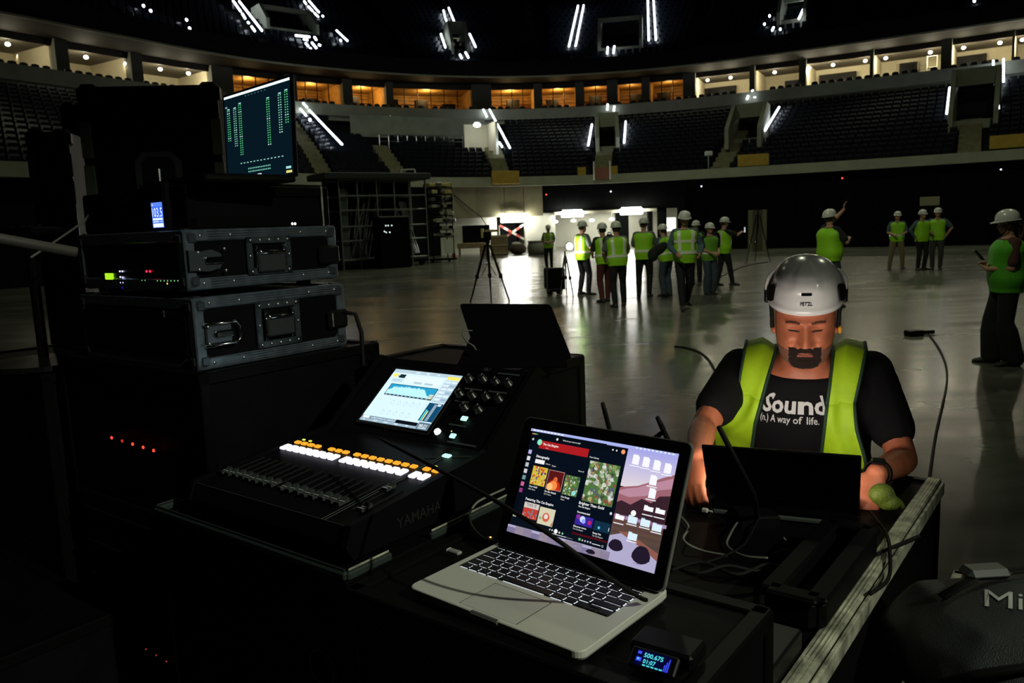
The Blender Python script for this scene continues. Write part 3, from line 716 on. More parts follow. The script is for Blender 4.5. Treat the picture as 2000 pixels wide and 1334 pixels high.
p = g0(1012, 497); t = thing('canvas_sack', 'lumpy sack with a pale patch below the crossed barrier', 'sack', p); mb = MB(); mb.ell((0, 0, .35), (.55, .4, .38)); mb.build('bag', mat('dark_sackcloth', (.09, .06, .05), .9), t, True); mb = MB(); mb.ell((-.1, -.1, .66), (.3, .2, .14)); mb.build('patch', PALE, t, True)
p = g0(1052, 497); t = thing('tub', 'pale curved tub at the right end of the pale wall', 'tub', p); mb = MB(); mb.lathe([(.62, 0), (.7, .4), (.6, .8), (.56, .8), (.6, .4), (.5, .06)], 14); mb.build('body', mat('grey_tub_plastic', (.3, .29, .24), .6), t, True); mb = MB(); mb.lathe([(.60, .78), (.66, .8), (.66, .86), (.58, .86)], 14); mb.build('rim', PALE, t)
p = g0(887, 505); t = thing('traffic_cone', 'small red traffic cone at the foot of the shelves', 'cone', p); mb = MB(); mb.box((0, 0, .02), (.36, .36, .04)); mb.build('foot', BLACKR, t); mb = MB(); mb.lathe([(.14, .04), (.03, .7)], 12); mb.build('body', BRD, t); mb = MB(); mb.lathe([(.10, .32), (.075, .46), (.08, .46), (.105, .32)], 12); mb.build('band', BW, t)
# cable running up along the pale wall
mb = MB(); mb.tube([LQ(ui(890), .45, 4.0), LQ(ui(915), .4, 3.2), LQ(ui(940), .4, 2.5), LQ(ui(955), .4, 1.6)], .03, 6); o = mb.build('wall_cable', BLACKR, None, True); tag(o, 'dark cable slanting down the beige wall', 'cable')

# --- scaffold store: dark tube frame stacked with poles, black deck on top, switch rack in front
TUBEM = mat('galvanised_tube', (.30, .33, .32), .45, .7, noise=.2, nscale=5)
c0, c1 = g0(672, 528), g0(838, 517); c1 = c0 + (c1 - c0) * 1.0
d = (c1 - c0); L = d.length; an = math.atan2(d.y, d.x); kk = c0.length / FPX
t = thing('scaffold_store', 'dark scaffold frame loaded with steel poles left of the tripod', 'scaffold', c0, an)
HT = ony(672, 350, c0.y).z
for x in (0, L * .2, L * .42, L * .62, L * .8, L):
    for y in (0, 1.6): mb = MB(); mb.cyl((x, y, 0), (x, y, HT), .045, 6); mb.build('upright', TUBEM, t)
for z in (.45, HT * .32, HT * .48, HT * .66, HT * .82, HT):
    for y in (0, 1.6): mb = MB(); mb.cyl((0, y, z), (L, y, z), .04, 6); mb.build('ledger', TUBEM, t)
for k in range(13):
    x = .25 + k * .12; mb = MB(); mb.cyl((x + random.uniform(-.1, .1), .25 + .06 * k, .5), (x + .5 + random.uniform(-.2, .4), .3 + .06 * k, HT * random.uniform(.7, .92)), .03, 5); mb.build('pole', TUBEM, t)
for k in range(8):
    x = L * .66 + k * .1; mb = MB(); mb.cyl((x + .9, .3 + .1 * k, .6), (x + random.uniform(-.1, .3), .3 + .1 * k, HT * .75), .03, 5); mb.build('pole', TUBEM, t)
for k in range(6):
    mb = MB(); mb.cyl((.12 + .06 * k, .12, .5), (.1 + .06 * k, .12, HT * .9), .025, 5); mb.build('pole', TUBEM, t)
mb = MB(); mb.box((L / 2, 1.75, HT / 2), (L + .2, .06, HT)); mb.build('back_cloth', WALLD, t)
mb = MB(); mb.rbox((L / 2 - .3, .8, HT + .16), (L + 1.0, 2.2, .3), .03); mb.build('deck', mat('black_stage_deck', (.015, .018, .018), .6), t)
mb = MB(); mb.rbox((L / 2, .85, .28), (L, 1.7, .18), .03); mb.build('base', BLACKM, t)
for x in (.3, L * .5, L - .3):
    mb = MB(); mb.lathe([(.16, -.05), (.18, 0), (.16, .05)], 12, (x, .2, .18), Matrix.Rotation(R(90), 3, 'X')); mb.build('wheel', BLACKR, t)
p = g0(768, 523); t = thing('switch_rack', 'tall black equipment rack with pin-point lights in front of the scaffold', 'rack', p, an); h = 97 * p.length / FPX; wd = 62 * p.length / FPX
mb = MB(); mb.rbox((0, 0, h / 2), (wd, .8, h), .03); mb.build('body', BLACK, t)
for s in (-1, 1): mb = MB(); mb.box((s * wd * .47, -.42, h / 2), (.07, .04, h)); mb.build('rail', BLACKM, t)
mb = MB(); mb.box((0, -.42, h), (wd, .05, .06)); mb.build('top_rail', TUBEM, t)
for x, z in ((-.3, .83), (-.22, .83), (-.1, .83), (-.36, .72), (-.3, .7), (-.18, .7)):
    mb = MB(); mb.ell((x * wd, -.43, z * h), (.035, .02, .035), None, 6, 4); mb.build('status_light', glow('pin_white', (.8, .95, .9), 1.5), t)
# shelf trolley with glinting stock right of the scaffold
p = g0(868, 512); t = thing('stock_trolley', 'tall open shelf trolley of glinting stock right of the scaffold', 'trolley', p, an); h = 150 * p.length / FPX; wd = 46 * p.length / FPX
for sx in (-1, 1):
    for y in (0, .7): mb = MB(); mb.cyl((sx * wd / 2, y, .1), (sx * wd / 2, y, h), .035, 6); mb.build('upright', BLACKM, t)
for k in range(8):
    z = h * (.32 + k * .09); mb = MB(); mb.box((0, .35, z), (wd, .8, .05)); mb.build('shelf', BLACKM, t)
    for j in range(5):
        mb = MB(); l = random.uniform(.2, .45); mb.rbox(((j - 2) * wd / 5.5 + random.uniform(-.05, .05), -.02 + random.uniform(0, .2), z + .14), (l, .4, random.uniform(.1, .24)), .02); mb.build('stock', random.choice([ALUW, BLACKM, STEEL, mat('yellowed_plastic', (.5, .42, .16), .35)]), t)
mb = MB(); mb.box((0, .35, .15), (wd * 1.15, .9, .1)); mb.build('base', BLACKM, t)
for sx in (-1, 1): mb = MB(); mb.lathe([(.09, -.03), (.1, 0), (.09, .03)], 10, (sx * wd * .4, .35, .1), Matrix.Rotation(R(90), 3, 'X')); mb.build('wheel', BLACKR, t)
mb = MB(); mb.box((.25 * wd, -.06, h * .2), (.5, .03, .75)); mb.build('paper', PALE, t)
# white framed folding screen on top of the scaffold deck, behind
q = ony(797, 341, c0.y + 9); t = thing('empty_frame', 'white rectangular frame standing above the scaffold store', 'frame', q)
for a, b in (((-.4, 0, -.3), (.4, 0, -.3)), ((-.4, 0, .28), (.4, 0, .28)), ((-.4, 0, -.3), (-.4, 0, .28)), ((.4, 0, -.3), (.4, 0, .28))):
    mb = MB(); mb.cyl(a, b, .04, 6); mb.build('bar', WHITE, t)
mb = MB(); mb.box((0, .02, -.2), (.8, .05, .2)); mb.build('lower_panel', WHITE, t)
# yellow column panel behind the left computer
q = ony(426, 330, 38.0); o = MB(); o.rbox((0, 0, 0), (.62, .1, 1.1), .02); o = o.build('yellow_hoarding', YEL); o.location = q; tag(o, 'upright yellow panel left of the computer with green meters', 'panel')

# --- tripods, stands, trolley on the floor
def tripod(u, v, top_v, feet_px, name, label, head=True, m=BLACK2, r=.022):
    p = g0(u, v); k = p.length / FPX; H = (v - top_v) * k; t = thing(name, label, 'tripod', p)
    apex = H * .80
    for dx, dy in feet_px:
        a = Vector((dx * k, dy, 0)); b = Vector((dx * k * .12, dy * .12, apex)); mid = a.lerp(b, .45)
        mb = MB(); mb.cyl(mid, b, r, 6); mb.build('leg', m, t); mb = MB(); mb.cyl(a, mid, r * .7, 6); mb.build('leg_extension', m, t)
        mb = MB(); mb.rbox(mid, (r * 3, r * 3, r * 4), .005); mb.build('clamp', BLACKM, t)
    mb = MB(); mb.cyl((0, 0, apex * .72), (0, 0, H * .9), r * 1.3, 8); mb.build('column', m, t)
    return t, H
t, H = tripod(957, 588, 452, ((-38, -.1), (2, .35), (38, -.2)), 'survey_tripod', 'black tripod with a boxy instrument standing alone on the floor', r=.028)
mb = MB(); mb.rbox((0, 0, H * .93), (.2, .16, .2), .02); mb.build('instrument', BLACK2, t); mb = MB(); mb.rbox((.12, 0, H * 1.0), (.34, .14, .06), .01); mb.build('plate', WOODC, t); mb = MB(); mb.rbox((-.11, -.02, H * .97), (.07, .1, .22), .01); mb.build('battery', mat('yellowed_plastic', (.5, .42, .16), .35), t)
for s in (-1, 1):
    mb = MB(); mb.cyl((0, 0, H * .55), (s * .18, -.05, H * .36), .008, 5); mb.build('brace', BLACK2, t)
t, H = tripod(1480, 515, 402, ((-22, 0), (0, .3), (22, -.1)), 'light_stand', 'thin tall stand on the floor between the group and the seated operator', r=.02)
mb = MB(); mb.cyl((0, 0, H * .5), (0, 0, H), .012, 6); mb.build('mast', BLACK2, t)
p = g0(1083, 576); t = thing('rack_trolley', 'small black rack case on castors beside the bright lamp stand', 'case', p, R(8)); k = p.length / FPX
mb = MB(); mb.rbox((0, 0, .42), (34 * k, .45, 40 * k), .02); mb.build('body', BLACK, t)
mb = MB(); mb.box((0, 0, .12), (26 * k, .4, .06)); mb.build('base', BLACKM, t)
for sx in (-1, 1):
    for z in (.42 - 20 * k, .42 + 20 * k): mb = MB(); mb.rbox((0, -.22, z), (34 * k, .03, .03), .004); mb.build('edge', ALU, t)
    mb = MB(); mb.rbox((sx * 17 * k, -.22, .42), (.03, .03, 40 * k), .004); mb.build('edge', ALU, t)
    for sy in (-.16, .16): mb = MB(); mb.lathe([(.04, -.02), (.05, 0), (.04, .02)], 10, (sx * .12, sy, .05), Matrix.Rotation(R(90), 3, 'X')); mb.build('castor', BLACKR, t)
t, H = tripod(1106, 578, 480, ((-12, 0), (2, .2), (13, -.1)), 'lamp_stand', 'short tripod stand carrying a glaring round work lamp', m=STEEL, r=.02)
hp = Vector((.11, 0, H * .98)); mb = MB(); mb.lathe([(.02, .1), (.09, .02), (.105, -.05), (.09, -.05)], 16, hp, Matrix.Rotation(R(90), 3, 'X')); mb.build('reflector', BLACKM, t)
mb = MB(); mb.ell(hp + Vector((0, -.05, 0)), (.085, .05, .085)); mb.build('bulb', glow('work_lamp_glow', (1, .99, .9), 16), t, True)
lamp('work_lamp_light', 'SPOT', t.location + hp + Vector((0, -.15, 0)), 30, (1, .98, .86), .1, aim=t.location + hp + Vector((2.5, 2, -1.2)), spot_size=R(120))
# long cables lying on the floor
def floor_cable(pix, r, lab):
    P = [g0(u, v) for u, v in pix]; Q = []
    for a in range(len(P) - 1):
        p0, p1, p2, p3 = P[max(a - 1, 0)], P[a], P[a + 1], P[min(a + 2, len(P) - 1)]
        for k in range(8):
            s = k / 8; Q.append(.5 * ((2 * p1) + (p2 - p0) * s + (2 * p0 - 5 * p1 + 4 * p2 - p3) * s * s + (3 * p1 - p0 - 3 * p2 + p3) * s ** 3))
    Q.append(P[-1]); mb = MB(); mb.tube([Vector((q.x, q.y, r)) for q in Q], r, 6); o = mb.build('floor_cable', BLACKR, None, True); tag(o, lab, 'cable')
floor_cable([(1815, 655), (1838, 690), (1850, 740), (1828, 850), (1812, 960), (1800, 1050)], .011, 'black cable running down the floor from the small box toward the bag')
floor_cable([(1318, 678), (1345, 682), (1375, 695), (1395, 722), (1410, 760)], .012, 'black cable curving on the floor left of the operator')
floor_cable([(1500, 512), (1450, 522), (1400, 545)], .015, 'thin cable on the floor beside the thin stand')
p = g0(1785, 656); t = thing('floor_box', 'flat black connector box on the floor right of the operator', 'box', p, R(10)); mb = MB(); mb.rbox((0, 0, .04), (.22, .16, .08), .01); mb.build('body', BLACK2, t); mb = MB(); mb.rbox((.26, .05, .03), (.2, .05, .05), .01); mb.build('plug', BLACKR, t)
# ================================================================== people
def sm(a, b, x): t = min(max((x - a) / (b - a), 0), 1); return t * t * (3 - 2 * t)
def ik(a, b, l1, l2, pole):
    d = b - a; D = d.length
    if D > (l1 + l2) * .999: b = a + d * ((l1 + l2) * .999 / D); d = b - a; D = d.length
    x = (l1 * l1 - l2 * l2 + D * D) / (2 * D); h = math.sqrt(max(l1 * l1 - x * x, 0)); n = d / D
    q = pole - n * pole.dot(n); q = q.normalized() if q.length > 1e-6 else n.orthogonal().normalized()
    return a + n * x + q * h, b
TOR = [(-.10, .150, .105), (0, .168, .118), (.12, .172, .122), (.28, .158, .118), (.45, .156, .118), (.62, .168, .122), (.78, .186, .120), (.88, .192, .104), (.94, .150, .085), (.985, .085, .068), (1.03, .062, .062)]
class Body:
    def __init__(s, h=1.78, girth=1.0, lean=0.0, side=0.0, twist=0.0, hip=None, feet=None, hands=None, elbow=None, head=(0, 0), knee=None, hipz=None):
        k = s.k = h / 1.78; s.girth = girth
        s.hip = Vector(hip if hip is not None else (0, 0, .95)) * k
        ax = Vector((math.sin(side), math.sin(lean), math.cos(lean) * math.cos(side))).normalized()
        s.spine = ax; s.len = .52 * k; s.neck = s.hip + ax * s.len
        s.Rr = Matrix.Rotation(twist, 3, 'Z') @ Vector((1, 0, 0)); s.Rr = (s.Rr - ax * s.Rr.dot(ax)).normalized(); s.Fr = ax.cross(s.Rr)
        s.Rh = Vector((1, 0, 0)); s.Fh = Vector((0, 1, 0))
        feet = feet or {1: (.10, .0, 0), -1: (-.10, .0, 0)}
        s.leg = {}; s.footdir = {}
        for sd in (1, -1):
            f = feet[sd]; a = s.hip + s.Rh * sd * .088 * k - ax * .02 * k; an = Vector((f[0], f[1], f[2] + .085)) * k
            fa = f[3] if len(f) > 3 else -sd * .18
            s.footdir[sd] = Matrix.Rotation(fa, 3, 'Z') @ Vector((0, 1, 0))
            kn, an = ik(a, an, .43 * k, .43 * k, s.footdir[sd] + Vector((sd * .1, 0, 0)))
            s.leg[sd] = (a, kn, an)
        s.arm = {}; s.handdir = {}
        hands = hands or {}
        for sd in (1, -1):
            a = s.tp(.885) + s.Rr * sd * .178 * k
            h_ = hands.get(sd, (.27 * sd, .06, .80)); w = Vector(h_[:3]) * k
            pole = Vector((elbow or {}).get(sd, (sd * .6, -.8, -.2)))
            e, w = ik(a, w, .285 * k, .255 * k, pole); s.arm[sd] = (a, e, w)
            hd = Vector(h_[3:6]) if len(h_) >= 6 else (w - e); s.handdir[sd] = hd.normalized()
        hy, hp = head; s.hc = s.neck + ax * .07 * k + Vector((0, .0, .105)) * k
        s.HM = Matrix.Rotation(hy, 3, 'Z') @ Matrix.Rotation(-hp, 3, 'X')
        s.hc = s.neck + ax * .05 * k + s.HM @ Vector((0, .018, .115)) * k
    def tp(s, t): return s.hip + s.spine * (s.len * t)
    def rad(s, t):
        for (a, w0, d0), (b, w1, d1) in zip(TOR, TOR[1:]):
            if a <= t <= b:
                f = (t - a) / (b - a); w = w0 + (w1 - w0) * f; d = d0 + (d1 - d0) * f; break
        else: w, d = (TOR[0][1:] if t < 0 else TOR[-1][1:])
        g = 1 + (s.girth - 1) * (1 - sm(.7, .95, t))
        return w * s.k * g, d * s.k * g
    def axes(s, t):
        f = sm(0, .5, t); r = (s.Rh.lerp(s.Rr, f)).normalized(); r = (r - s.spine * r.dot(s.spine)).normalized(); return r, s.spine.cross(r)
    def surf(s, t, ang, infl=0.0):       # ang 0 = front, + towards the right hand
        w, d = s.rad(t); r, f = s.axes(t); c, sn = math.cos(ang), math.sin(ang); e = .82
        x = math.copysign(abs(sn) ** e, sn) * (w + infl); y = math.copysign(abs(c) ** e, c) * (d + infl)
        belly = (s.girth - 1) * .5 * max(c, 0) * math.exp(-((t - .25) / .25) ** 2) * s.k * .2
        return s.tp(t) + r * x + f * (y + belly)
    def torso(s, mb, t0, t1, infl, n=24, seg=14):
        mb.loft([[s.surf(t0 + (t1 - t0) * i / seg, 2 * math.pi * j / n, infl) for j in range(n)][::-1] for i in range(seg + 1)])
    def limb(s, mb, pts, rr):
        P = []; Q = []
        for (a, b), (r0, r1) in zip(zip(pts, pts[1:]), zip(rr, rr[1:])):
            for i in range(5):
                f = i / 5; P.append(a.lerp(b, f)); Q.append(r0 + (r1 - r0) * f)
        P.append(pts[-1]); Q.append(rr[-1]); mb.tube(P, Q, 12)
        for p, r in zip(pts, rr): mb.ell(p, (r, r, r), None, 10, 7)
    def legs(s, mb, inf, flare=0.0):
        k = s.k; g = .5 + .5 * s.girth
        for sd in (1, -1):
            a, kn, an = s.leg[sd]; calf = kn.lerp(an, .3)
            s.limb(mb, [a, a.lerp(kn, .4), kn, calf, an], [(.088 * g + inf) * k, (.078 * g + inf) * k, (.056 + inf + flare * .3) * k, (.055 + inf + flare * .7) * k, (.040 + inf + flare) * k])
    def arms(s, mb, inf, upto=2.0):
        k = s.k
        for sd in (1, -1):
            a, e, w = s.arm[sd]; top = s.tp(.9) + s.Rr * sd * .12 * k
            if upto >= 2: s.limb(mb, [top, a, a.lerp(e, .5), e, e.lerp(w, .25), w], [(.055 + inf) * k, (.056 + inf) * k, (.048 + inf) * k, (.039 + inf) * k, (.041 + inf) * k, (.027 + inf) * k])
            else:
                b = a.lerp(e, upto); s.limb(mb, [top, a, b], [(.055 + inf) * k, (.058 + inf) * k, (.056 + inf) * k])
    def hand(s, mb, sd, curl=.55, up=None):
        k = s.k; e, w = s.arm[sd][1], s.arm[sd][2]; d = s.handdir[sd]
        side = Vector((sd, .2, 0)); nrm = up if up is not None else Vector((sd * .7, -.4, .5))   # back of the hand
        nrm = (nrm - d * nrm.dot(d)).normalized(); x = d.cross(nrm) * -sd                         # towards thumb
        palm = [(0, .024, .019), (.03, .033, .017), (.07, .041, .015), (.092, .038, .012)]
        mb.loft([[w + d * (l * k) + x * (math.cos(a) * r1 * k) + nrm * (math.sin(a) * r2 * k) for a in [2 * math.pi * j / 12 for j in range(12)]] for l, r1, r2 in palm])
        for fx, L, r in ((.030, .072, .0088), (.010, .082, .0092), (-.011, .076, .0088), (-.030, .058, .0078)):
            p = w + d * .085 * k + x * fx * k; dd = d.copy(); P = [p]; c = curl
            for sg in (.45, .3, .25):
                dd = (dd * math.cos(c * .75) - nrm * math.sin(c * .75)).normalized(); p = p + dd * (L * sg * k); P.append(p)
            mb.tube(P, [r * k, r * k, r * .92 * k, r * .75 * k], 8); mb.ell(P[-1], (r * .75 * k,) * 3, None, 8, 5)
        p = w + d * .022 * k + x * .022 * k; dd = (d * .65 + x * .75 - nrm * .25).normalized(); P = [p]
        for sg in (.038, .03, .024): p = p + dd * sg * k; P.append(p); dd = (dd + d * .45 - nrm * .12).normalized()
        mb.tube(P, [.0125 * k, .0115 * k, .010 * k, .008 * k], 8); mb.ell(P[-1], (.008 * k,) * 3, None, 8, 5)
    def feetm(s, mb, inf=0.0):
        for sd in (1, -1): s.shoe(mb, sd, inf)
    def shoe(s, mb, sd, inf=0.0):
        k = s.k; an = s.leg[sd][2]; d = s.footdir[sd]; r = Vector((d.y, -d.x, 0)); z0 = an.z - .085 * k
        rings = []
        for y, w_, h in ((-.075, .028, .055), (-.05, .036, .085), (0, .038, .10), (.05, .04, .085), (.10, .046, .062), (.15, .046, .05), (.185, .034, .038), (.2, .015, .02)):
            rings.append([Vector((an.x, an.y, z0)) + d * (y * k) + r * (math.cos(a) * (w_ + inf) * k) + Vector((0, 0, max(math.sin(a), -.92) * (h + inf) * .5 * k + h * .5 * k * .92)) for a in [2 * math.pi * j / 12 for j in range(12)]])
        mb.loft(rings)
    def headm(s, mb):
        k = s.k; M = s.HM; c = s.hc
        def E(p, r): mb.ell(c + M @ (Vector(p) * k), tuple(q * k for q in r), M, 16, 10)
        E((0, -.012, .03), (.076, .093, .088)); E((0, .018, -.04), (.064, .070, .075)); E((0, .045, -.085), (.036, .036, .028))
        E((0, .088, -.028), (.013, .02, .022)); E((0, .080, .012), (.052, .012, .012)); E((0, .078, -.065), (.024, .012, .012))
        for sd in (-1, 1): E((sd * .078, -.005, -.01), (.01, .02, .032)); E((sd * .036, .064, -.035), (.022, .02, .02))
        s.limb(mb, [s.neck - s.spine * .04 * k, c + M @ Vector((0, -.02, -.05)) * k], [.06 * k, .056 * k])
    def helmet(s, name, m, parent, brim=.035):
        k = s.k; M = s.HM; c = s.hc; rings = []; n = 24
        for z, f in ((.028, 1.0), (.05, 1.0), (.085, .96), (.115, .86), (.138, .68), (.152, .42), (.158, .12)):
            rings.append([c + M @ (Vector((math.sin(a) * .108 * f, math.cos(a) * .128 * f - .008, z)) * k) for a in [2 * math.pi * j / n for j in range(n)]][::-1])
        mb = MB(); mb.loft(rings)
        br = []
        for f, z in ((1.0, .030), (1.0, .038), (1.12, .034), (1.12, .026)):
            br.append([c + M @ (Vector((math.sin(a) * .108 * f, (math.cos(a) * .128 * f - .008) + (max(math.cos(a), 0) ** 2 * brim if f > 1 else 0), z - (max(math.cos(a), 0) ** 2 * .012 if f > 1 else 0))) * k) for a in [2 * math.pi * j / n for j in range(n)]][::-1])
        mb.loft(br + [br[0]], 0, False)
        for dx in (-.02, .02):
            mb.tube([c + M @ (Vector((dx, math.cos(a) * .126 - .008, .05 + math.sin(a) * .108)) * k) for a in [R(20 + 14 * j) for j in range(11)]], .006 * k, 6)
        o = mb.build(name, m, parent, True)
        st = MB()
        for sd in (-1, 1): st.tube([c + M @ (Vector(p) * k) for p in ((sd * .094, .01, .03), (sd * .088, .03, -.04), (sd * .05, .05, -.10), (0, .055, -.118))], .005 * k, 6)
        st.build('chin_strap', BLACKR, o)
        return o
    def hair(s, m, parent, pony=False):
        k = s.k; M = s.HM; c = s.hc; mb = MB(); mb.ell(c + M @ Vector((0, -.03, -.005)) * k, (.084 * k, .082 * k, .075 * k), M)
        if pony: mb.tube([c + M @ Vector(p) * k for p in ((0, -.10, -.02), (0, -.15, -.06), (0, -.15, -.15), (0, -.12, -.24))], [.02 * k, .034 * k, .03 * k, .008 * k], 10)
        mb.build('hair', m, parent, True)
SKIN = mat('skin', (.52, .27, .18), .55, noise=.08, nscale=30)
HAIR = mat('dark_hair', (.03, .02, .014), .6); HAIRL = mat('brown_hair', (.10, .06, .03), .6)
DENIM = mat('blue_denim', (.045, .065, .095), .85, noise=.2, nscale=30); NAVY = mat('black_trousers', (.010, .011, .013), .85); TAN = mat('tan_trousers', (.22, .17, .09), .85)
MAROON = mat('maroon_trousers', (.10, .02, .022), .85); GREYS = mat('grey_shirt', (.13, .15, .15), .85); BLUES = mat('blue_shirt', (.07, .12, .16), .85); DARKS = mat('dark_shirt', (.014, .016, .018), .9)
SHOE = mat('dark_shoes', (.02, .02, .02), .6); HELM = mat('white_helmet_shell', (.72, .73, .68), .28, coat=.3)
LIMED = mat('dull_lime_vest', (.16, .40, .03), .7)
def person(label, u, v, rz, h=1.78, girth=1.1, helmet=True, vest=LIME, shirt=GREYS, legs=NAVY, long=False, flare=0.0, strips='hv', voxel=.011, hair=HAIR, pony=False, loc=None, **kw):
    b = Body(h, girth=girth, **kw); mb = MB()
    b.torso(mb, -.08, 1.02, 0); b.arms(mb, 0); b.hand(mb, 1); b.hand(mb, -1); b.legs(mb, 0); b.feetm(mb); b.headm(mb)
    o = remesh(mb, 'person', SKIN, voxel, 4); o.location = loc if loc is not None else onz(u, v, 0); o.rotation_euler.z = rz; tag(o, label, 'person')
    mb = MB(); b.torso(mb, .05, .985, .012 * b.k); b.arms(mb, .012, 2.0 if long else .75); remesh(mb, 'shirt', shirt, voxel * 1.1, 3, o)
    mb = MB(); b.torso(mb, -.14, .10, .014 * b.k); b.legs(mb, .017, flare); remesh(mb, 'trousers', legs, voxel * 1.1, 3, o)
    for sd in (1, -1): mb = MB(); b.shoe(mb, sd, .008); mb.build('shoe', SHOE, o, True)
    if vest:
        mb = MB(); b.torso(mb, -.20, .955, .030 * b.k); ve = remesh(mb, 'vest', vest, voxel * 1.15, 4, o)
        def band(t0, t1, a0=0, a1=2 * math.pi, n=28):
            m2 = MB(); m2.loft([[b.surf(t, a0 + (a1 - a0) * j / n, inf * b.k) for j in range(n + (1 if a1 - a0 < 6 else 0))][::-1] for t, inf in ((t0, .026), (t0, .037), (t1, .037), (t1, .026), (t0, .026))], 0, False, a1 - a0 > 6); m2.build('reflective_strip', REFL, ve)
        if 'h' in strips: band(.13, .23)
        if 'c' in strips: band(.52, .61)
        if 'v' in strips:
            for base in (0, math.pi):
                for sd in (-1, 1):
                    a = base + sd * .52; m2 = MB(); rows = []
                    for i in range(9):
                        t = .24 + (.93 - .24) * i / 8; rows.append([b.surf(t, a - .15, .028 * b.k), b.surf(t, a - .15, .038 * b.k), b.surf(t, a + .15, .038 * b.k), b.surf(t, a + .15, .028 * b.k)])
                    m2.loft(rows); m2.build('reflective_strip', REFL, ve)
    if helmet: b.helmet('helmet', HELM, o)
    b.hair(hair, o, pony)
    return o, b
def W(o, p): return Matrix.Rotation(o.rotation_euler.z, 3, 'Z') @ Vector(p) + o.location
def bag(o, pts, size, name, label, m=BLACK2, rz=0, strap=True):
    t = thing(name, label, 'bag', W(o, pts), o.rotation_euler.z + rz); mb = MB(); mb.ell((0, 0, 0), (size[0] / 2, size[1] / 2, size[2] / 2)); mb.rbox((0, 0, -.02), (size[0] * .92, size[1] * .8, size[2] * .8), .05); remesh(mb, 'body', m, .02, 3, t)
    mb = MB(); mb.rbox((0, -size[1] * .42, -size[2] * .12), (size[0] * .6, .05, size[2] * .42), .02); mb.build('pocket', m, t)
    if strap: mb = MB(); mb.tube([(-.06, 0, size[2] * .42), (-.03, 0, size[2] * .55), (.03, 0, size[2] * .55), (.06, 0, size[2] * .42)], .012, 6); mb.build('handle', BLACKR, t)
    return t
person('distant helmeted person in a yellow vest standing by the pale passage wall', 1073, 525, R(165), 1.76, hands={1: (.12, .22, 1.12), -1: (-.1, .22, 1.1)})
person('helmeted person in a vest standing beside the glaring lamp, seen from behind', 1140, 576, R(-60), 1.82, hands={1: (.2, .25, 1.05), -1: (-.15, .3, 1.1)}, feet={1: (.14, .05, 0), -1: (-.14, 0, 0)})
o, b = person('person in maroon trousers with a black backpack, leaning in to the group', 1183, 590, R(20), 1.76, legs=MAROON, lean=.16, shirt=DARKS, feet={1: (.12, .12, 0), -1: (-.12, -.08, 0)}, hands={1: (.14, .34, 1.05), -1: (-.14, .34, 1.05)})
bag(o, (0, -.25, 1.27), (.34, .24, .5), 'backpack', 'black backpack worn by the person in maroon trousers')
person('broad man seen from behind bending slightly, vest with bright reflective bands', 1208, 599, R(8), 1.78, girth=1.12, lean=.14, feet={1: (.15, .1, 0), -1: (-.1, -.12, 0)}, hands={1: (.2, .32, 1.0), -1: (-.2, .3, 1.0)})
o, b = person('tall helmeted person in a green vest at the middle of the group', 1259, 580, R(-15), 1.84, strips='h', hands={1: (.16, .34, 1.12), -1: (-.16, .34, 1.1)}, feet={1: (.1, .06, 0), -1: (-.12, -.04, 0)})
o, b = person('person in jeans half hidden behind the walking man', 1303, 578, R(40), 1.68, lean=.2, legs=DENIM, shirt=BLUES, strips='h', flare=.02, hands={1: (.2, .32, .98), -1: (-.1, .36, 1.0)})
# a black jacket draped over the forearm of the person in jeans
q = onz(1287, 590, 0); q = Matrix.Rotation(-R(40), 3, 'Z') @ (q - o.location); q.z = 0; Mj = Matrix.Rotation(-R(40), 3, 'Z'); mb = MB()
mb.ell(q + Mj @ Vector((0, 0, 1.14)), (.21, .10, .12), Mj @ Matrix.Rotation(R(-32), 3, 'Y')); mb.ell(q + Mj @ Vector((-.12, 0, 1.03)), (.12, .1, .15), Mj); mb.ell(q + Mj @ Vector((.12, 0, 1.22)), (.10, .09, .09), Mj)
remesh(mb, 'draped_jacket', DARKS, .018, 4, o)
o, b = person('tall man in a reflective vest and helmet walking toward the camera', 1338, 604, R(178), 1.92, strips='hcv', shirt=BLUES, long=True, feet={1: (.09, .26, 0), -1: (-.09, -.3, .05)}, hands={1: (.20, .26, 1.04), -1: (-.24, .20, 1.02)}, head=(0, .12))
person('person in dark wide jeans and dull vest right behind the walking man', 1386, 575, R(200), 1.66, vest=LIMED, legs=DENIM, flare=.05, shirt=DARKS, strips='h', feet={1: (.07, 0, 0), -1: (-.07, 0, 0)}, hands={1: (.1, .25, 1.05), -1: (-.1, .25, 1.05)})
person('mostly hidden helmeted person over the walking man\'s shoulder', 1360, 556, R(150), 1.72, vest=LIMED, shirt=DARKS, strips='')
o, b = person('helmeted person walking right with arm out, at the right end of the group', 1414, 558, R(-80), 1.78, shirt=DARKS, strips='v', feet={1: (.08, .2, 0), -1: (-.08, -.16, .0)}, hands={1: (.14, .42, 1.38), -1: (-.2, .2, 1.0)}, hair=HAIR, head=(0, .05))
t = thing('phone', 'phone held out by the person at the right end of the group', 'phone', W(o, (.12, .53, 1.44)), o.rotation_euler.z); mb = MB(); mb.rbox((0, 0, 0), (.08, .012, .15), .004); mb.build('body', BLACK2, t); mb = MB(); mb.box((0, -.0075, 0), (.07, .002, .135)); mb.build('screen', glow('phone_glow', (.9, .95, 1), .6), t)
bag(o, (.02, -.23, 1.22), (.3, .22, .42), 'backpack', 'dark backpack worn by the person at the right end of the group')
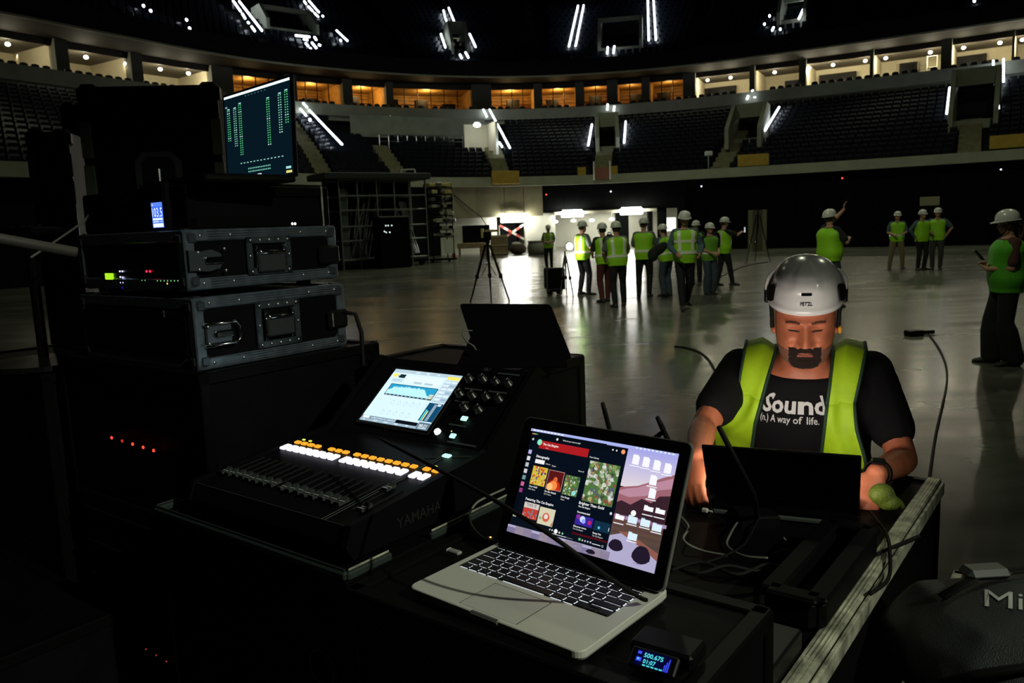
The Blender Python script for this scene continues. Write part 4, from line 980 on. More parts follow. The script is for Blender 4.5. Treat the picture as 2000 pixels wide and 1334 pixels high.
o, b = person('heavy-set man in profile raising a phone overhead behind the operator\'s helmet', 1618, 600, R(-70), 1.84, girth=1.28, shirt=DARKS, legs=DENIM, strips='', hands={-1: (-.06, .40, 1.80, 0, .1, 1), 1: (.16, .30, 1.25)}, elbow={-1: (-.2, 1, -.6)}, head=(0, -.15), feet={1: (.12, .05, 0), -1: (-.12, -.05, 0)})
t = thing('raised_phone', 'phone in the raised hand of the heavy-set man', 'phone', W(o, (-.06, .45, 1.99)), o.rotation_euler.z); mb = MB(); mb.rbox((0, 0, 0), (.08, .012, .15), .004); mb.build('body', BLACK2, t); mb = MB(); mb.box((0, -.0075, 0), (.07, .002, .135)); mb.build('screen', BLACK2, t)
person('man in tan trousers standing apart with feet spread on the far right floor', 1750, 525, R(165), 1.76, legs=TAN, shirt=BLUES, strips='h', feet={1: (.2, .02, 0), -1: (-.18, 0, 0)}, hands={1: (.16, .26, 1.08), -1: (-.14, .26, 1.1)})
person('left of the talking pair, helmeted with hand on hip', 1798, 527, R(190), 1.78, strips='', shirt=BLUES, hands={1: (.24, .02, .98), -1: (-.2, .2, 1.0)}, elbow={1: (1, -.3, 0)}, long=True)
person('right of the talking pair, turned with elbow out in a plain lime vest', 1828, 526, R(150), 1.82, strips='', legs=mat('grey_trousers', (.05, .05, .045), .85), shirt=BLUES, hands={1: (.18, .24, 1.1), -1: (-.24, .02, 1.0)}, elbow={-1: (-1, -.3, 0)})
o, b = person('woman in profile at the right edge holding a phone to her chest', 1958, 711, R(78), 1.72, girth=1.22, strips='', shirt=mat('dark_red_shirt', (.10, .04, .035), .85), legs=NAVY, flare=.06, voxel=.009, hair=HAIRL, pony=True, hands={1: (.07, .22, 1.14, -.6, .4, .6), -1: (-.06, .23, 1.12, .6, .4, .6)}, head=(0, .08), feet={1: (.12, .08, 0), -1: (-.12, -.06, 0)}, vest=mat('deep_green_vest', (.10, .48, .02), .65))
t = thing('held_phone', 'dark phone held at the chest of the woman at the right edge', 'phone', W(o, (0, .30, 1.24)), o.rotation_euler.z); mb = MB(); mb.rbox((0, 0, 0), (.08, .014, .15), .004, Matrix.Rotation(R(-40), 3, 'X')); mb.build('body', BLACK2, t); mb = MB(); mb.box((0, -.008, .004), (.07, .004, .13), Matrix.Rotation(R(-40), 3, 'X')); mb.build('screen', mat('phone_glass', (.02, .02, .025), .1), t)
bag(o, (.03, -.31, 1.17), (.34, .26, .5), 'backpack', 'black backpack on the woman at the right edge')
# ================================================================== the operator at the near right
OPZ = Matrix.Rotation(R(159), 3, 'Z')
hipw = Vector((1.005, 2.70, 0)); OPL = hipw.copy()
def tl(p): return OPZ.transposed() @ (Vector(p) - OPL)            # world -> operator space
kO = 1.86 / 1.78
wR, wL = tl(ony(1362, 893, 2.14)), tl(ony(1712, 925, 2.06))
ob = Body(1.86, girth=1.18, lean=.50, hip=(0, 0, .79), feet={1: (.20, -.02, 0), -1: (-.20, -.06, 0)},
          hands={1: tuple(wR / kO) + (.02, .75, -.65), -1: tuple(wL / kO) + (.30, .72, -.62)}, elbow={1: (.30, -.35, -1), -1: (-.30, -.35, -1)})
ob.HM = Matrix.Rotation(R(2), 3, 'Z') @ Matrix.Rotation(-R(17), 3, 'X'); ob.hc = tl(ony(1572, 621, 2.38))
for sd in (1, -1):
    a_ = ob.arm[sd][0] - ob.Fr * .045 + ob.Rr * sd * .012 - ob.spine * .015; e_, w_ = ik(a_, ob.arm[sd][2], .285 * kO, .265 * kO, Vector((sd * .55, -.9, -.55))); ob.arm[sd] = (a_, e_, w_)
OSK = mat('ruddy_skin', (.55, .165, .080), .5, noise=.12, nscale=40, bump=.05, bscale=500)
# head: a fine grid with modelled features
HP = [(-.128, .012, .062, .030), (-.122, .036, .078, .006), (-.110, .056, .088, -.012), (-.092, .068, .090, -.036), (-.070, .0755, .088, -.058), (-.045, .080, .0865, -.076), (-.015, .082, .086, -.090), (.02, .0825, .088, -.099), (.05, .082, .086, -.10), (.08, .074, .074, -.095), (.10, .060, .055, -.078), (.115, .036, .03, -.05), (.122, .006, .004, -.012)]
def hprof(z):
    zs = [p[0] for p in HP]; return [float(np.interp(z, zs, [p[i] for p in HP])) for i in (1, 2, 3)]
def G(x, c, s): return math.exp(-((x - c) / s) ** 2)
def face_d(x, z):
    ax = abs(x); d = 0
    if z > -.060:
        f = sm(.030, -.036, z); fall = 1 - sm(-.040, -.054, z); d += (.009 + .026 * f) * math.exp(-(x / (.0085 + .0065 * f)) ** 2) * fall * sm(.045, .018, z)
    d += .009 * G(ax, .0135, .007) * G(z, -.040, .008)
    d -= .0145 * G(ax, .031, .016) * G(z, .004, .013); d += .0065 * G(ax, .032, .0135) * G(z, .001, .0075)
    d += .0085 * G(z, .0235, .0080) * sm(.004, .014, ax) * sm(.062, .045, ax)
    d += .009 * G(ax, .046, .017) * G(z, -.030, .016); d -= .006 * G(ax, .030, .006) * G(z, -.050, .012)
    d += .006 * G(x, 0, .028) * G(z, -.058, .009) + .005 * G(x, 0, .023) * G(z, -.0645, .004) - .005 * G(x, 0, .026) * G(z, -.0705, .0026) + .0055 * G(x, 0, .021) * G(z, -.0765, .0045)
    d -= .004 * G(x, 0, .02) * G(z, -.087, .005); d += .009 * G(x, 0, .024) * G(z, -.107, .012)
    return d
NU, NV = 128, 110; HV = []
for j in range(NV + 1):
    z = -.128 + .25 * j / NV; w_, fr, bk = hprof(z); mid = (fr + bk) / 2; hl = (fr - bk) / 2
    for i in range(NU):
        a = 2 * math.pi * i / NU; s_, c_ = math.sin(a), math.cos(a)
        x = w_ * math.copysign(abs(s_) ** .88, s_); y = mid + hl * math.copysign(abs(c_) ** .92, c_)
        if c_ > -.1: y += face_d(x, z) * sm(-.1, .45, c_)
        HV.append(Vector((x, y, z)) * kO)
HF = [(j * NU + i, (j + 1) * NU + i, (j + 1) * NU + (i + 1) % NU, j * NU + (i + 1) % NU) for j in range(NV) for i in range(NU)]
def hw(p): return ob.hc + ob.HM @ p
body = MB(); ob.torso(body, -.08, 1.02, 0); ob.arms(body, 0); ob.hand(body, 1, .5, Vector((.5, .2, .85))); ob.hand(body, -1, .55, Vector((-.4, .2, .9))); ob.legs(body, 0); ob.feetm(body)
ob.limb(body, [ob.neck - ob.spine * .05, hw(Vector((0, -.02, -.05)))], [.075, .068])
OP = remesh(body, 'person', OSK, .006, 5); OP.location = OPL; OP.rotation_euler.z = R(159)
tag(OP, 'bearded man in a white climbing helmet and open lime vest working at a laptop', 'person')
hm = MB(); hm.add([hw(p) for p in HV], HF); top = len(hm.v)
hm.add([hw(HV[i]) for i in range(NU)], [tuple(range(NU))])
for sd in (-1, 1):
    hm.ell(hw(Vector((sd * .086, -.008, -.012)) * kO), (.010, .021, .034), ob.HM @ Matrix.Rotation(sd * R(-18), 3, 'Z'), 14, 10)
    hm.ell(hw(Vector((sd * .084, .002, -.036)) * kO), (.008, .011, .012), ob.HM, 10, 8)
# join the head into the body mesh
me = OP.data; nb = len(me.vertices); vv = [v.co[:] for v in me.vertices]; ff = [tuple(p.vertices) for p in me.polygons]
jm = bpy.data.meshes.new('person'); jm.from_pydata(vv + hm.v, [], ff + [tuple(i + nb for i in f) for f in hm.f]); jm.materials.append(OSK); jm.polygons.foreach_set('use_smooth', [True] * len(jm.polygons)); jm.update(); OP.data = jm
def head_patch(name, m, test, off, jit=0.0):
    keep = []; vs = []; idx = {}
    for f in HF:
        c = sum((HV[i] for i in f), Vector()) / 4 / kO
        if test(c): keep.append(f)
    mb = MB()
    def nrm(p): q = Vector((p.x, p.y * .9, p.z * .6)); return q.normalized()
    for f in keep:
        for i in f:
            if i not in idx: idx[i] = len(vs); p = HV[i]; vs.append(hw(p + nrm(p) * (off + jit * RNG.rand())))
    n = len(vs); inner = [hw(HV[i] - nrm(HV[i]) * .001) for i in idx]
    fs = [tuple(idx[i] for i in f) for f in keep]; edge = {}
    for f in fs:
        for a, b in zip(f, f[1:] + f[:1]): edge[(a, b)] = 1
    sides = [(b, a, a + n, b + n) for (a, b) in edge if (b, a) not in edge]
    mb.add(vs + inner, fs + sides); return mb.build(name, m, OP, True)
BEARD = mat('brown_beard', (.020, .008, .005), .9, noise=.4, nscale=300, bump=.6, bscale=900)
def is_beard(c):
    x, z = abs(c.x), c.z
    if c.y < .035: return False
    mous = -.0665 + .12 * x < z + .9 * x * x / .035 < -.0490 + .05 * x and x < .040
    goat = (z < -.0815 - .10 * x and x < .039 - .25 * max(0, -z - .10)) or (-.100 < z < -.056 and .0215 < x < .0425)
    soul = x < .009 and -.090 < z < -.080
    return mous or goat or soul
head_patch('beard', BEARD, is_beard, .0008, .0030)
head_patch('stubble', mat('stubbled_skin', (.22, .09, .06), .7, noise=.3, nscale=400), lambda c: c.y > -.01 and c.z < -.055 and not is_beard(c) and not (abs(c.x) < .028 and c.z > -.088) and c.z < -.062 - .25 * max(0, .06 - abs(c.x)), .0007)
head_patch('eyebrows', mat('brow_hair', (.10, .035, .02), .9), lambda c: c.y > .03 and .013 < abs(c.x) < .053 and abs(c.z - (.0255 - 1.6 * (abs(c.x) - .032) ** 2 * 8)) < .0034, .0006, .0012)
head_patch('eyelashes', mat('lash_line', (.03, .012, .008), .7), lambda c: c.y > .03 and .017 < abs(c.x) < .047 and abs(c.z - (-.0055 + 8 * (abs(c.x) - .032) ** 2)) < .0018, .0008)
head_patch('lips', mat('lip_skin', (.30, .085, .06), .5), lambda c: c.y > .05 and abs(c.x) < .024 * (1 - ((c.z + .0715) / .013) ** 2) and -.0815 < c.z < -.0635, .0006)
head_patch('hair', HAIRL, lambda c: c.z > -.04 and (c.y < .012 - .3 * max(0, -c.z) and (abs(c.x) > .06 or c.y < -.03)) , .004, .002)
# T-shirt with print
TEE = mat('black_tee_cotton', (.007, .007, .008), .9, bump=.15, bscale=60, spec=.2)
mb = MB(); ob.torso(mb, .02, .975, .016); ob.arms(mb, .008, .66); tee = remesh(mb, 'tee_shirt', TEE, .008, 5, OP)
def t_at(v, a=0.0, inf=.016):
    best = min((abs(vpix(W(OP, ob.surf(t, a, inf))) - v), t) for t in np.linspace(.1, .97, 120)); return best[1]
def a_at(u, t, inf):
    lo, hi = -1.75, 1.75
    for _ in range(26):
        m = (lo + hi) / 2
        if upix(W(OP, ob.surf(t, m, inf))) > u: lo = m     # positive angle = his right = picture left
        else: hi = m
    return lo
PRINT = mat('white_shirt_print', (.72, .72, .72), .8)
def shirt_text(s, u0, u1, vbase, vcap, bold):
    t0 = t_at(vbase); t1 = t_at(vcap); a0 = a_at(u0, (t0 + t1) / 2, .022); a1 = a_at(u1, (t0 + t1) / 2, .022)
    vs, fs = text_geo(s, bold); x0 = min(a for a, b in vs); x1 = max(a for a, b in vs); P = []
    for x, y in vs:
        f = (x - x0) / (x1 - x0); t = t0 + (t1 - t0) * y / .70; u = u0 + (u1 - u0) * f
        P.append(ob.surf(t, a0 + (a1 - a0) * f, .0235))
    mb = MB(); mb.add(P, fs); return mb.build('print', PRINT, tee)
shirt_text('Sound', 1492, 1613, 806, 770, .03)
shirt_text('(n.) A way of life.', 1486, 1600, 824, 811, .008)
# open vest: two front panels, shoulders and back
LIMEO = mat('lime_vest_bright', (.50, .80, .015), .6, noise=.12, nscale=14, bump=.12, bscale=300)
TRIM = mat('dark_green_piping', (.02, .06, .03), .7)
vest = thing('vest', None, None); vest.parent = OP
def panel(inner, outer, nm):
    rows = []; ts = np.linspace(.16, .885, 22)
    for q, t in enumerate(ts):
        v = vpix(W(OP, ob.surf(t, .5 if inner[0][0] < 1560 else -.5, .03)))
        ui_ = np.interp(v, [p[1] for p in inner], [p[0] for p in inner]); uo = np.interp(v, [p[1] for p in outer], [p[0] for p in outer])
        a0, a1 = a_at(ui_, t, .03), a_at(uo, t, .03); a1 = max(-1.3, min(1.3, a1)); n = 12; out = []; inn = []
        for j in range(n + 1):
            f = j / n; a = a0 + (a1 - a0) * f; fold = .010 * math.sin(f * 6.0 + t * 9) * sm(0, .3, f) * sm(1, .8, f) + .012 * G(f, .45 + .25 * (t - .5), .16) * sm(.9, .4, t) + .075 * f * f * sm(.92, .6, t)
            out.append(ob.surf(t, a, .028 + fold)); inn.append(ob.surf(t, a, .022 + fold))
        rows.append((out, inn))
    mb = MB(); rings = [o + i[::-1] for o, i in rows]; mb.loft(rings)
    mb.build(nm, LIMEO, vest, True)
    for k in (0, -1):
        m2 = MB(); m2.tube([o[k] for o, i in rows], .0055, 6); m2.build('piping', TRIM, vest, True)
    return [o for o, i in rows][-1]
topR = panel([(1512, 640), (1508, 672), (1503, 720), (1490, 770), (1474, 830), (1468, 880), (1455, 960)], [(1449, 640), (1447, 675), (1446, 740), (1440, 800), (1424, 868), (1405, 960)], 'front_panel')
topL = panel([(1622, 640), (1624, 672), (1622, 740), (1612, 820), (1605, 880), (1598, 960)], [(1692, 640), (1690, 690), (1674, 755), (1662, 830), (1660, 880), (1664, 960)], 'front_panel')
for sd, tp in ((1, topR), (-1, topL)):
    n = len(tp); k = ob.k; nrm_ = (ob.spine * .75 + Vector((0, 0, .45))).normalized(); bkv = -ob.Fr
    A_ = ob.tp(.965) + ob.Rr * (sd * .082 * k) + nrm_ * .040; B_ = ob.tp(.905) + ob.Rr * (sd * .120 * k) + nrm_ * .098; C_ = ob.tp(.885) + ob.Rr * (sd * .170 * k) + nrm_ * .093
    def ridge(f): return A_.lerp(B_, f / .55) if f < .55 else B_.lerp(C_, (f - .55) / .45)
    r1 = [ridge(j / (n - 1)) for j in range(n)]; mid_ = [a.lerp(b, .5) - bkv * .018 + nrm_ * .012 for a, b in zip(tp, r1)]
    r2 = [p + bkv * .07 - nrm_ * .02 for p in r1]; r3 = [p + bkv * .13 - nrm_ * .10 for p in r1]; ring = [tp, mid_, r1, r2, r3]
    mb = MB(); mb.loft([r + [q - nrm_ * .008 for q in r[::-1]] for r in ring]); mb.build('shoulder', LIMEO, vest, True)
    for e in (0, -1): m2 = MB(); m2.tube([r[e] for r in ring], .0055, 6); m2.build('piping', TRIM, vest, True)
mb = MB(); rows = []
for t in np.linspace(.1, .95, 12):
    rr = [ob.surf(t, math.pi - .95 + 1.9 * j / 14, .03) for j in range(15)]; ri = [ob.surf(t, math.pi - .95 + 1.9 * j / 14, .022) for j in range(15)]; rows.append(rr + ri[::-1])
mb.loft(rows); mb.build('back_panel', LIMEO, vest, True)
mb = MB(); ob.torso(mb, -.14, .10, .016); ob.legs(mb, .018); remesh(mb, 'trousers', NAVY, .012, 3, OP)
for sd in (1, -1): mb = MB(); ob.shoe(mb, sd, .008); mb.build('shoe', SHOE, OP, True)
# wrist watch on his left arm
w0, w1 = ob.arm[-1][1], ob.arm[-1][2]; d = (w1 - w0).normalized(); c = w1 - d * .012; M3 = d.to_track_quat('Z', 'Y').to_matrix()
wt = MB(); wt.lathe([(.033, -.010), (.036, -.010), (.036, .010), (.033, .010), (.033, -.010)], 20, c, M3, 0, False); wo = wt.build('watch', BLACKR, OP, True)
wt = MB(); wt.rbox(c + Vector((0, .01, .036)), (.036, .036, .010), .004); wt.build('watch_case', BLACK2, wo)
# white climbing helmet with vents, ear mounts and lettering
HS = mat('white_gloss_helmet', (.78, .77, .75), .22, coat=.4)
def hs(x, y, z): return ob.hc + ob.HM @ (Vector((x, y, z + .035)))
prof = [(.030, 1.0), (.040, 1.01), (.075, .985), (.110, .935), (.140, .84), (.165, .68), (.182, .47), (.192, .24), (.195, .04)]
def helm_pt(a, z, inf=0.0):
    f = float(np.interp(z, [p[0] for p in prof], [p[1] for p in prof])); s_, c_ = math.sin(a), math.cos(a)
    return Vector((math.copysign(abs(s_) ** .92, s_) * (.105 * f + inf), math.copysign(abs(c_) ** .95, c_) * (.131 * f + inf) - .006, .03 + (z - .03) * .76))
helm = thing('helmet', None, None); helm.parent = OP
mb = MB(); zs = np.concatenate([np.linspace(.030, .165, 16), [.174, .182, .188, .192, .195]]); n = 56
def bulge(a, z):     # raised front hood and centre ridge
    x = math.sin(a); h = .006 * sm(.42, .30, abs(x)) * sm(.105, .118, z) * (math.cos(a) > 0); rim = .004 * G(z, .040, .010); return h + rim
mb.loft([[hs(*helm_pt(2 * math.pi * j / n, z, bulge(2 * math.pi * j / n, z))) for j in range(n)][::-1] for z in zs]); mb.build('shell', HS, helm, True)
mb = MB(); mb.loft([[hs(*helm_pt(2 * math.pi * j / n, z, inf)) for j in range(n)][::-1] for z, inf in ((.030, .0), (.026, .002), (.024, -.004), (.032, -.008))], 0, False); mb.build('rim', HS, helm, True)
mb = MB(); a0, a1 = -.115, .115
mb.loft([[hs(*helm_pt(a0 + (a1 - a0) * j / 8, z, .0048)) for j in range(9)] for z in (.104, .109, .114)], 0, False, False)
mb.build('vent', BLACK2, helm)
for sd in (-1, 1):
    mb = MB(); aa = [sd * R(x) for x in (54, 61, 69, 78, 88)]
    lo = (.062, .052, .048, .055, .066); hi = (.112, .118, .112, .098, .082)
    mb.loft([[hs(*helm_pt(a, l, .0035)), hs(*helm_pt(a, l, .008)), hs(*helm_pt(a, h, .008)), hs(*helm_pt(a, h, .0035))] for a, l, h in zip(aa, lo, hi)]); mb.build('side_pad', BLACKR, helm)
    mb = MB(); mb.tube([hs(*helm_pt(sd * R(86), z, .006)) for z in (.07, .09, .115, .135, .15)], [.006, .009, .010, .008, .003], 8); mb.build('side_rail', HS, helm, True)
    mb = MB(); mb.rbox(hs(sd * .110, -.02, .040), (.014, .05, .05), .005, ob.HM); mb.build('ear_mount', BLACK2, helm)
    mb = MB(); mb.tube([hs(sd * .098, .0, .03), hs(sd * .094, .015, -.02), hs(sd * .093, .012, -.06)], .006, 6); st = mb.build('strap', BLACKR, helm)
mb = MB(); mb.rbox(hs(-.0985, .018, -.065), (.010, .014, .024), .004, ob.HM); mb.build('buckle', mat('orange_buckle', (.85, .42, .02), .5), helm)
mb = MB(); vs, fs = text_geo('PETZL', .02); x0 = min(a for a, b in vs); x1 = max(a for a, b in vs)
mb.add([hs(*helm_pt((.5 - (x - x0) / (x1 - x0)) * .27, .066 + y / .7 * .0135, .0012)) for x, y in vs], fs); mb.build('lettering', BLACK2, helm)
# ================================================================== near equipment, all set square to one another
YAW = -.654; AX = Vector((-.293, 1.307, 0)); FU = Vector((math.cos(YAW), math.sin(YAW), 0)); FN = Vector((-math.sin(YAW), math.cos(YAW), 0))
def at(a, b, z): return AX + FU * a + FN * b + Vector((0, 0, z))       # a along the benches to the right, b away
def hit(u, v, p, n):
    d = ray(u, v); o = Vector((0, 0, CAMZ)); return o + d * ((p - o).dot(n) / d.dot(n))
def loc(o, p): return Matrix.Rotation(o.rotation_euler.z, 3, 'Z').transposed() @ (Vector(p) - o.location)
ALUC = ALU
def ball_corner(mb, c, s=.034):
    mb.ell(c, (s, s, s), None, 10, 7)
def flight_case(name, label, org, w, d, h, faces='RF', edge=.028, mE=ALU, mP=BLACK, castor=False, corners=True, rz=YAW):
    """origin = front right bottom corner; x runs from -w to 0, y from 0 (front) to d"""
    t = thing(name, label, 'flight case', org, rz); mb = MB(); mb.rbox((-w / 2, d / 2, h / 2), (w - .006, d - .006, h - .006), .003); mb.build('panel_body', mP, t)
    e = edge
    def bar(a, b):
        a, b = Vector(a), Vector(b); c = (a + b) / 2; s = [abs(b[i] - a[i]) + e * .0 for i in range(3)]; s = [x if x > 1e-6 else e for x in s]; m = MB(); m.rbox(c, s, .003); m.build('edge', mE, t)
    i = e / 2 - .003
    for y in (i, d - i):
        for z in (i, h - i): bar((-w, y, z), (0, y, z))
    for x in (-i, -w + i):
        for z in (i, h - i): bar((x, 0, z), (x, d, z))
        for y in (i, d - i): bar((x, y, 0), (x, y, h))
    if corners:
        for x in (0, -w):
            for y in (0, d):
                for z in (0, h):
                    m = MB(); c = Vector((x + (-.018 if x == 0 else .018), y + (.018 if y == 0 else -.018), z + (.018 if z == 0 else -.018))); m.rbox(c, (.048, .048, .048), .016); m.build('corner', mat('corner_steel', (.09, .11, .13), .35, .8), t)
    if castor:
        for x in (-.08, -w + .08):
            for y in (.08, d - .08):
                m = MB(); m.lathe([(.045, -.018), (.055, 0), (.045, .018)], 14, (x, y, -.055), Matrix.Rotation(R(90), 3, 'Y')); m.build('castor', BLACKR, t)
    return t
def rivets(t, pts, ax, r=.0045):
    for p in pts:
        mb = MB(); mb.ell(p, tuple((.0025 if k == ax else r) for k in range(3)), None, 8, 5); mb.build('rivet', STEEL, t, True)
def extrusion_grooves(t, y0, y1, z, x=.0015):
    for k in range(4):
        mb = MB(); mb.box((x, (y0 + y1) / 2, z + (k - 1.5) * .006), (.003, y1 - y0, .0032)); mb.build('groove', ALU, t)
def side_hardware(t, d, h, latch, seed):
    """right-hand face of a rack case: recessed handle, butterfly latch, rear clip, rivets"""
    x = .004
    # recessed handle dish
    y0, y1, z0, z1 = d * .36, d * .66, h * .16, h * .86
    fr = MB()
    for a, b in (((y0, z0), (y1, z0 + .018)), ((y0, z1 - .018), (y1, z1)), ((y0, z0), (y0 + .018, z1)), ((y1 - .018, z0), (y1, z1))):
        fr.rbox((x, (a[0] + b[0]) / 2, (a[1] + b[1]) / 2), (.006, b[0] - a[0], b[1] - a[1]), .002)
    dish = fr.build('handle_dish', mat('dish_steel', (.11, .14, .17), .3, .8, noise=.3, nscale=60), t)
    m = MB(); m.rbox((-.010, (y0 + y1) / 2, (z0 + z1) / 2), (.012, y1 - y0 - .03, z1 - z0 - .03), .004); m.build('recess', mat('recess_steel', (.07, .09, .11), .3, .8), dish)
    g = MB(); zt = z1 - .03; g.tube([(x + .004, y0 + .025, zt), (x + .012, y0 + .035, zt - .01), (x + .012, y1 - .035, zt - .01), (x + .004, y1 - .025, zt)], .006, 8); g.build('grip', mat('chrome', (.6, .62, .62), .12, 1.0), dish, True)
    g = MB(); g.rbox((x + .008, (y0 + y1) / 2, zt - .035), (.010, (y1 - y0) * .62, .05), .004); g.build('grip_pad', mat('pad_rubber', (.02, .024, .026), .45), dish)
    for yy in (y0 + .028, y1 - .028):
        g = MB(); g.tube([(x + .003, yy, z0 + .02), (x + .006, yy, z1 - .02)], .0035, 6); g.build('dish_rim', mat('chrome', (.6, .62, .62), .12, 1.0), dish, True)
    n = 4; pts = [(x + .004, y0 + .012 + (y1 - y0 - .024) * k / n, zz) for k in range(n + 1) for zz in (z0 + .009, z1 - .009)] + [(x + .004, yy, (z0 + z1) / 2) for yy in (y0 + .009, y1 - .009)]
    rivets(t, pts, 0)
    # latch on the front edge
    yl, zl = d * .10, h * .48
    if latch == 'butterfly':
        m = MB(); m.prism([(0, -.022), (.035, -.026), (.064, -.020), (.074, -.004), (.069, .016), (.045, .026), (.015, .022), (-.015, .026), (-.015, -.022)], .010, Matrix(((0, 0, 1, x), (1, 0, 0, yl - .03), (0, 1, 0, zl), (0, 0, 0, 1)))); lt = m.build('latch', mat('latch_steel', (.13, .15, .18), .3, .8), t)
    else:
        m = MB(); m.rbox((x + .004, yl + .01, zl), (.008, .07, .045), .003); lt = m.build('latch', mat('latch_steel', (.13, .15, .18), .3, .8), t)
        m = MB(); m.tube([(x + .010, yl - .03, zl - .026), (x + .010, yl + .055, zl - .026), (x + .010, yl + .066, zl - .015), (x + .010, yl + .066, zl + .015), (x + .010, yl + .055, zl + .026), (x + .010, yl - .03, zl + .026)], .0035, 6); m.build('loop', mat('chrome', (.6, .62, .62), .12, 1.0), lt, True)
    m = MB(); m.rbox((x + .014, yl + .02, zl), (.008, .05, .016), .003); m.build('wing', mat('chrome', (.6, .62, .62), .12, 1.0), lt)
    rivets(t, [(x + .010, yl + dy, zl + dz) for dy, dz in ((-.02, .02), (-.02, -.02), (.05, .026), (.05, -.026))], 0)
    # rear clip
    m = MB(); m.rbox((x + .006, d * .93, h * .45), (.012, .07, .05), .006); m.build('rear_clip', BLACKM, t)
    m = MB(); m.tube([(x + .012, d * .88, h * .45 - .02), (x + .012, d * .88, h * .45 + .02)], .004, 6); m.build('clip_bar', mat('chrome', (.6, .62, .62), .12, 1.0), t)
    for zz in (.012, h - .012):
        rivets(t, [(.003, d * f, zz) for f in (.045, .09, .27, .74, .93, .97)], 0); extrusion_grooves(t, d * .13, d * .96, zz)

# --- big base case and the stack of rack cases on the left
cw = Vector((-.745, 1.866, 0)); CB = 1.437
base = flight_case('amplifier_rack', 'large black amplifier rack with a row of red lights under the stacked cases', (cw.x, cw.y, 0.11) if 0 else Vector((cw.x, cw.y, .11)) + FU * .05 - FN * .03, .72, .56, CB - .11, castor=True, mE=mat('black_edge', (.003, .003, .003), .4, spec=.06), corners=False)
nbr = flight_case('storage_case', 'plain black storage case filling the dark lower left corner', at(-1.40, .10, .11), .72, .35, 1.27, castor=True, mE=mat('black_edge', (.003, .003, .003), .4, spec=.06), corners=False)
nb2 = flight_case('storage_case', 'lower plain black storage case in front of the amplifier rack at the left', at(-.80, -.62, .11), .95, .60, .78, castor=True, mE=mat('black_edge', (.003, .003, .003), .4, spec=.06), corners=False)
fp = base.location + Vector((0, 0, 0)); m = MB(); m.rbox((-.36, -.004, .80), (.60, .012, .30), .003); amp = m.build('amplifier_panel', BLACK2, base)
for k in range(3): m = MB(); m.rbox((-.36, -.012, .70 + .10 * k), (.56, .006, .006), .001); m.build('panel_seam', BLACKM, base)
for k in range(5):
    p = loc(base, hit(218 + 82 * k / 4, 855 + 25 * k / 4, base.location - FN * .012, FN)); m = MB(); m.ell(p, (.0045, .003, .0045), None, 8, 5); m.build('red_light', glow('led_red', (1, .06, .02), (1.6, .5, 1.6, 1.8, .9)[k]) if 0 else glow('led_red_%d' % (k == 1), (1, .06, .03), .5 if k == 1 else 1.6), base)
for u, v in ((285, 1268), (305, 1280), (325, 1292)):
    p = loc(base, hit(u, v, base.location - FN * .012, FN)); m = MB(); m.ell(p, (.002, .002, .002), None, 6, 4); m.build('red_light', glow('led_red_dim', (1, .1, .05), .4), base)
H1 = .168; low = flight_case('rack_case', 'lower aluminium-edged rack case with closed black front', Vector((cw.x, cw.y, CB + .004)), .56, .455, H1)
side_hardware(low, .455, H1, 'loop', 1)
m = MB(); m.rbox((-.28, -.001, H1 / 2), (.50, .008, H1 - .06), .003); m.build('front_lid', BLACK2, low); m = MB(); m.rbox((-.12, -.007, H1 * .78), (.003, .003, .018), .001); m.build('lid_tab', STEEL, low)
m = MB(); m.tube([(.012, .44, H1 * .55), (.03, .47, H1 * .5), (.05, .47, H1 * .2), (.06, .46, -.10), (.07, .45, -.16)], .006, 8); tag(m.build('dangling_cable', BLACKR, None, True), 'black cable hanging off the back of the lower rack case', 'cable')
bpy.data.objects['dangling_cable'].location = low.location; bpy.data.objects['dangling_cable'].rotation_euler.z = YAW
H2 = .137; Z2 = CB + H1 + .027
upc = flight_case('rack_case', 'upper aluminium-edged rack case, open, with lit receivers', Vector((cw.x, cw.y, Z2)) - FU * .012, .525, .45, H2)
side_hardware(upc, .45, H2, 'butterfly', 2)
for x in (-.06, -.46):
    for y in (.06, .38): m = MB(); m.cyl((x, y, -.018), (x, y, .002), .02, 12); m.build('foot', BLACKR, upc)
m = MB(); m.box((-.2625, .03, H2 / 2), (.470, .06, H2 - .05)); m.build('receiver_face', mat('receiver_black', (.004, .004, .004), .3), upc)
for x in (-.030, -.495): m = MB(); m.rbox((x, .006, H2 / 2), (.016, .012, H2 - .055), .002); m.build('rack_rail', ALUW, upc)
fo = upc.location - FN * .004 + Vector((0, 0, 0))
def led_on(t, u, v, r, mt, nm='indicator', flat=None, off=.002):
    p = loc(t, hit(u, v, t.location - FN * off, FN)); m = MB()
    if flat: m.rbox(p, (flat[0], .003, flat[1]), .0008)
    else: m.ell(p, (r, .002, r), None, 8, 5)
    return m.build(nm, mt, t)
led_on(upc, 213.5, 540, 0, glow('lcd_green', (.42, .85, .02), 1.05), 'lcd_display', (.042, .017))
LP = glow('led_violet', (.62, .60, 1), 1.8)
for u, v in ((234, 530), (239, 530), (235, 541), (240, 542), (236, 552), (241, 552)): led_on(upc, u, v, .0024, LP)
led_on(upc, 240, 562, .0032, glow('led_blue', (.03, .03, 1), .35))
for u in (286, 293): led_on(upc, u, 530, .0032, glow('led_crimson', (1, .03, .08), 1.4))
for u in (278, 284): led_on(upc, u, 547.5, .0016, glow('led_green', (.3, 1, .3), 1.2))
for k in range(8): led_on(upc, 308 + 6.7 * k, 548.5, .0019, glow('led_green', (.3, 1, .3), 1.2))
led_on(upc, 327.5, 554, .0028, glow('led_amber', (1, .7, .1), 1.8))
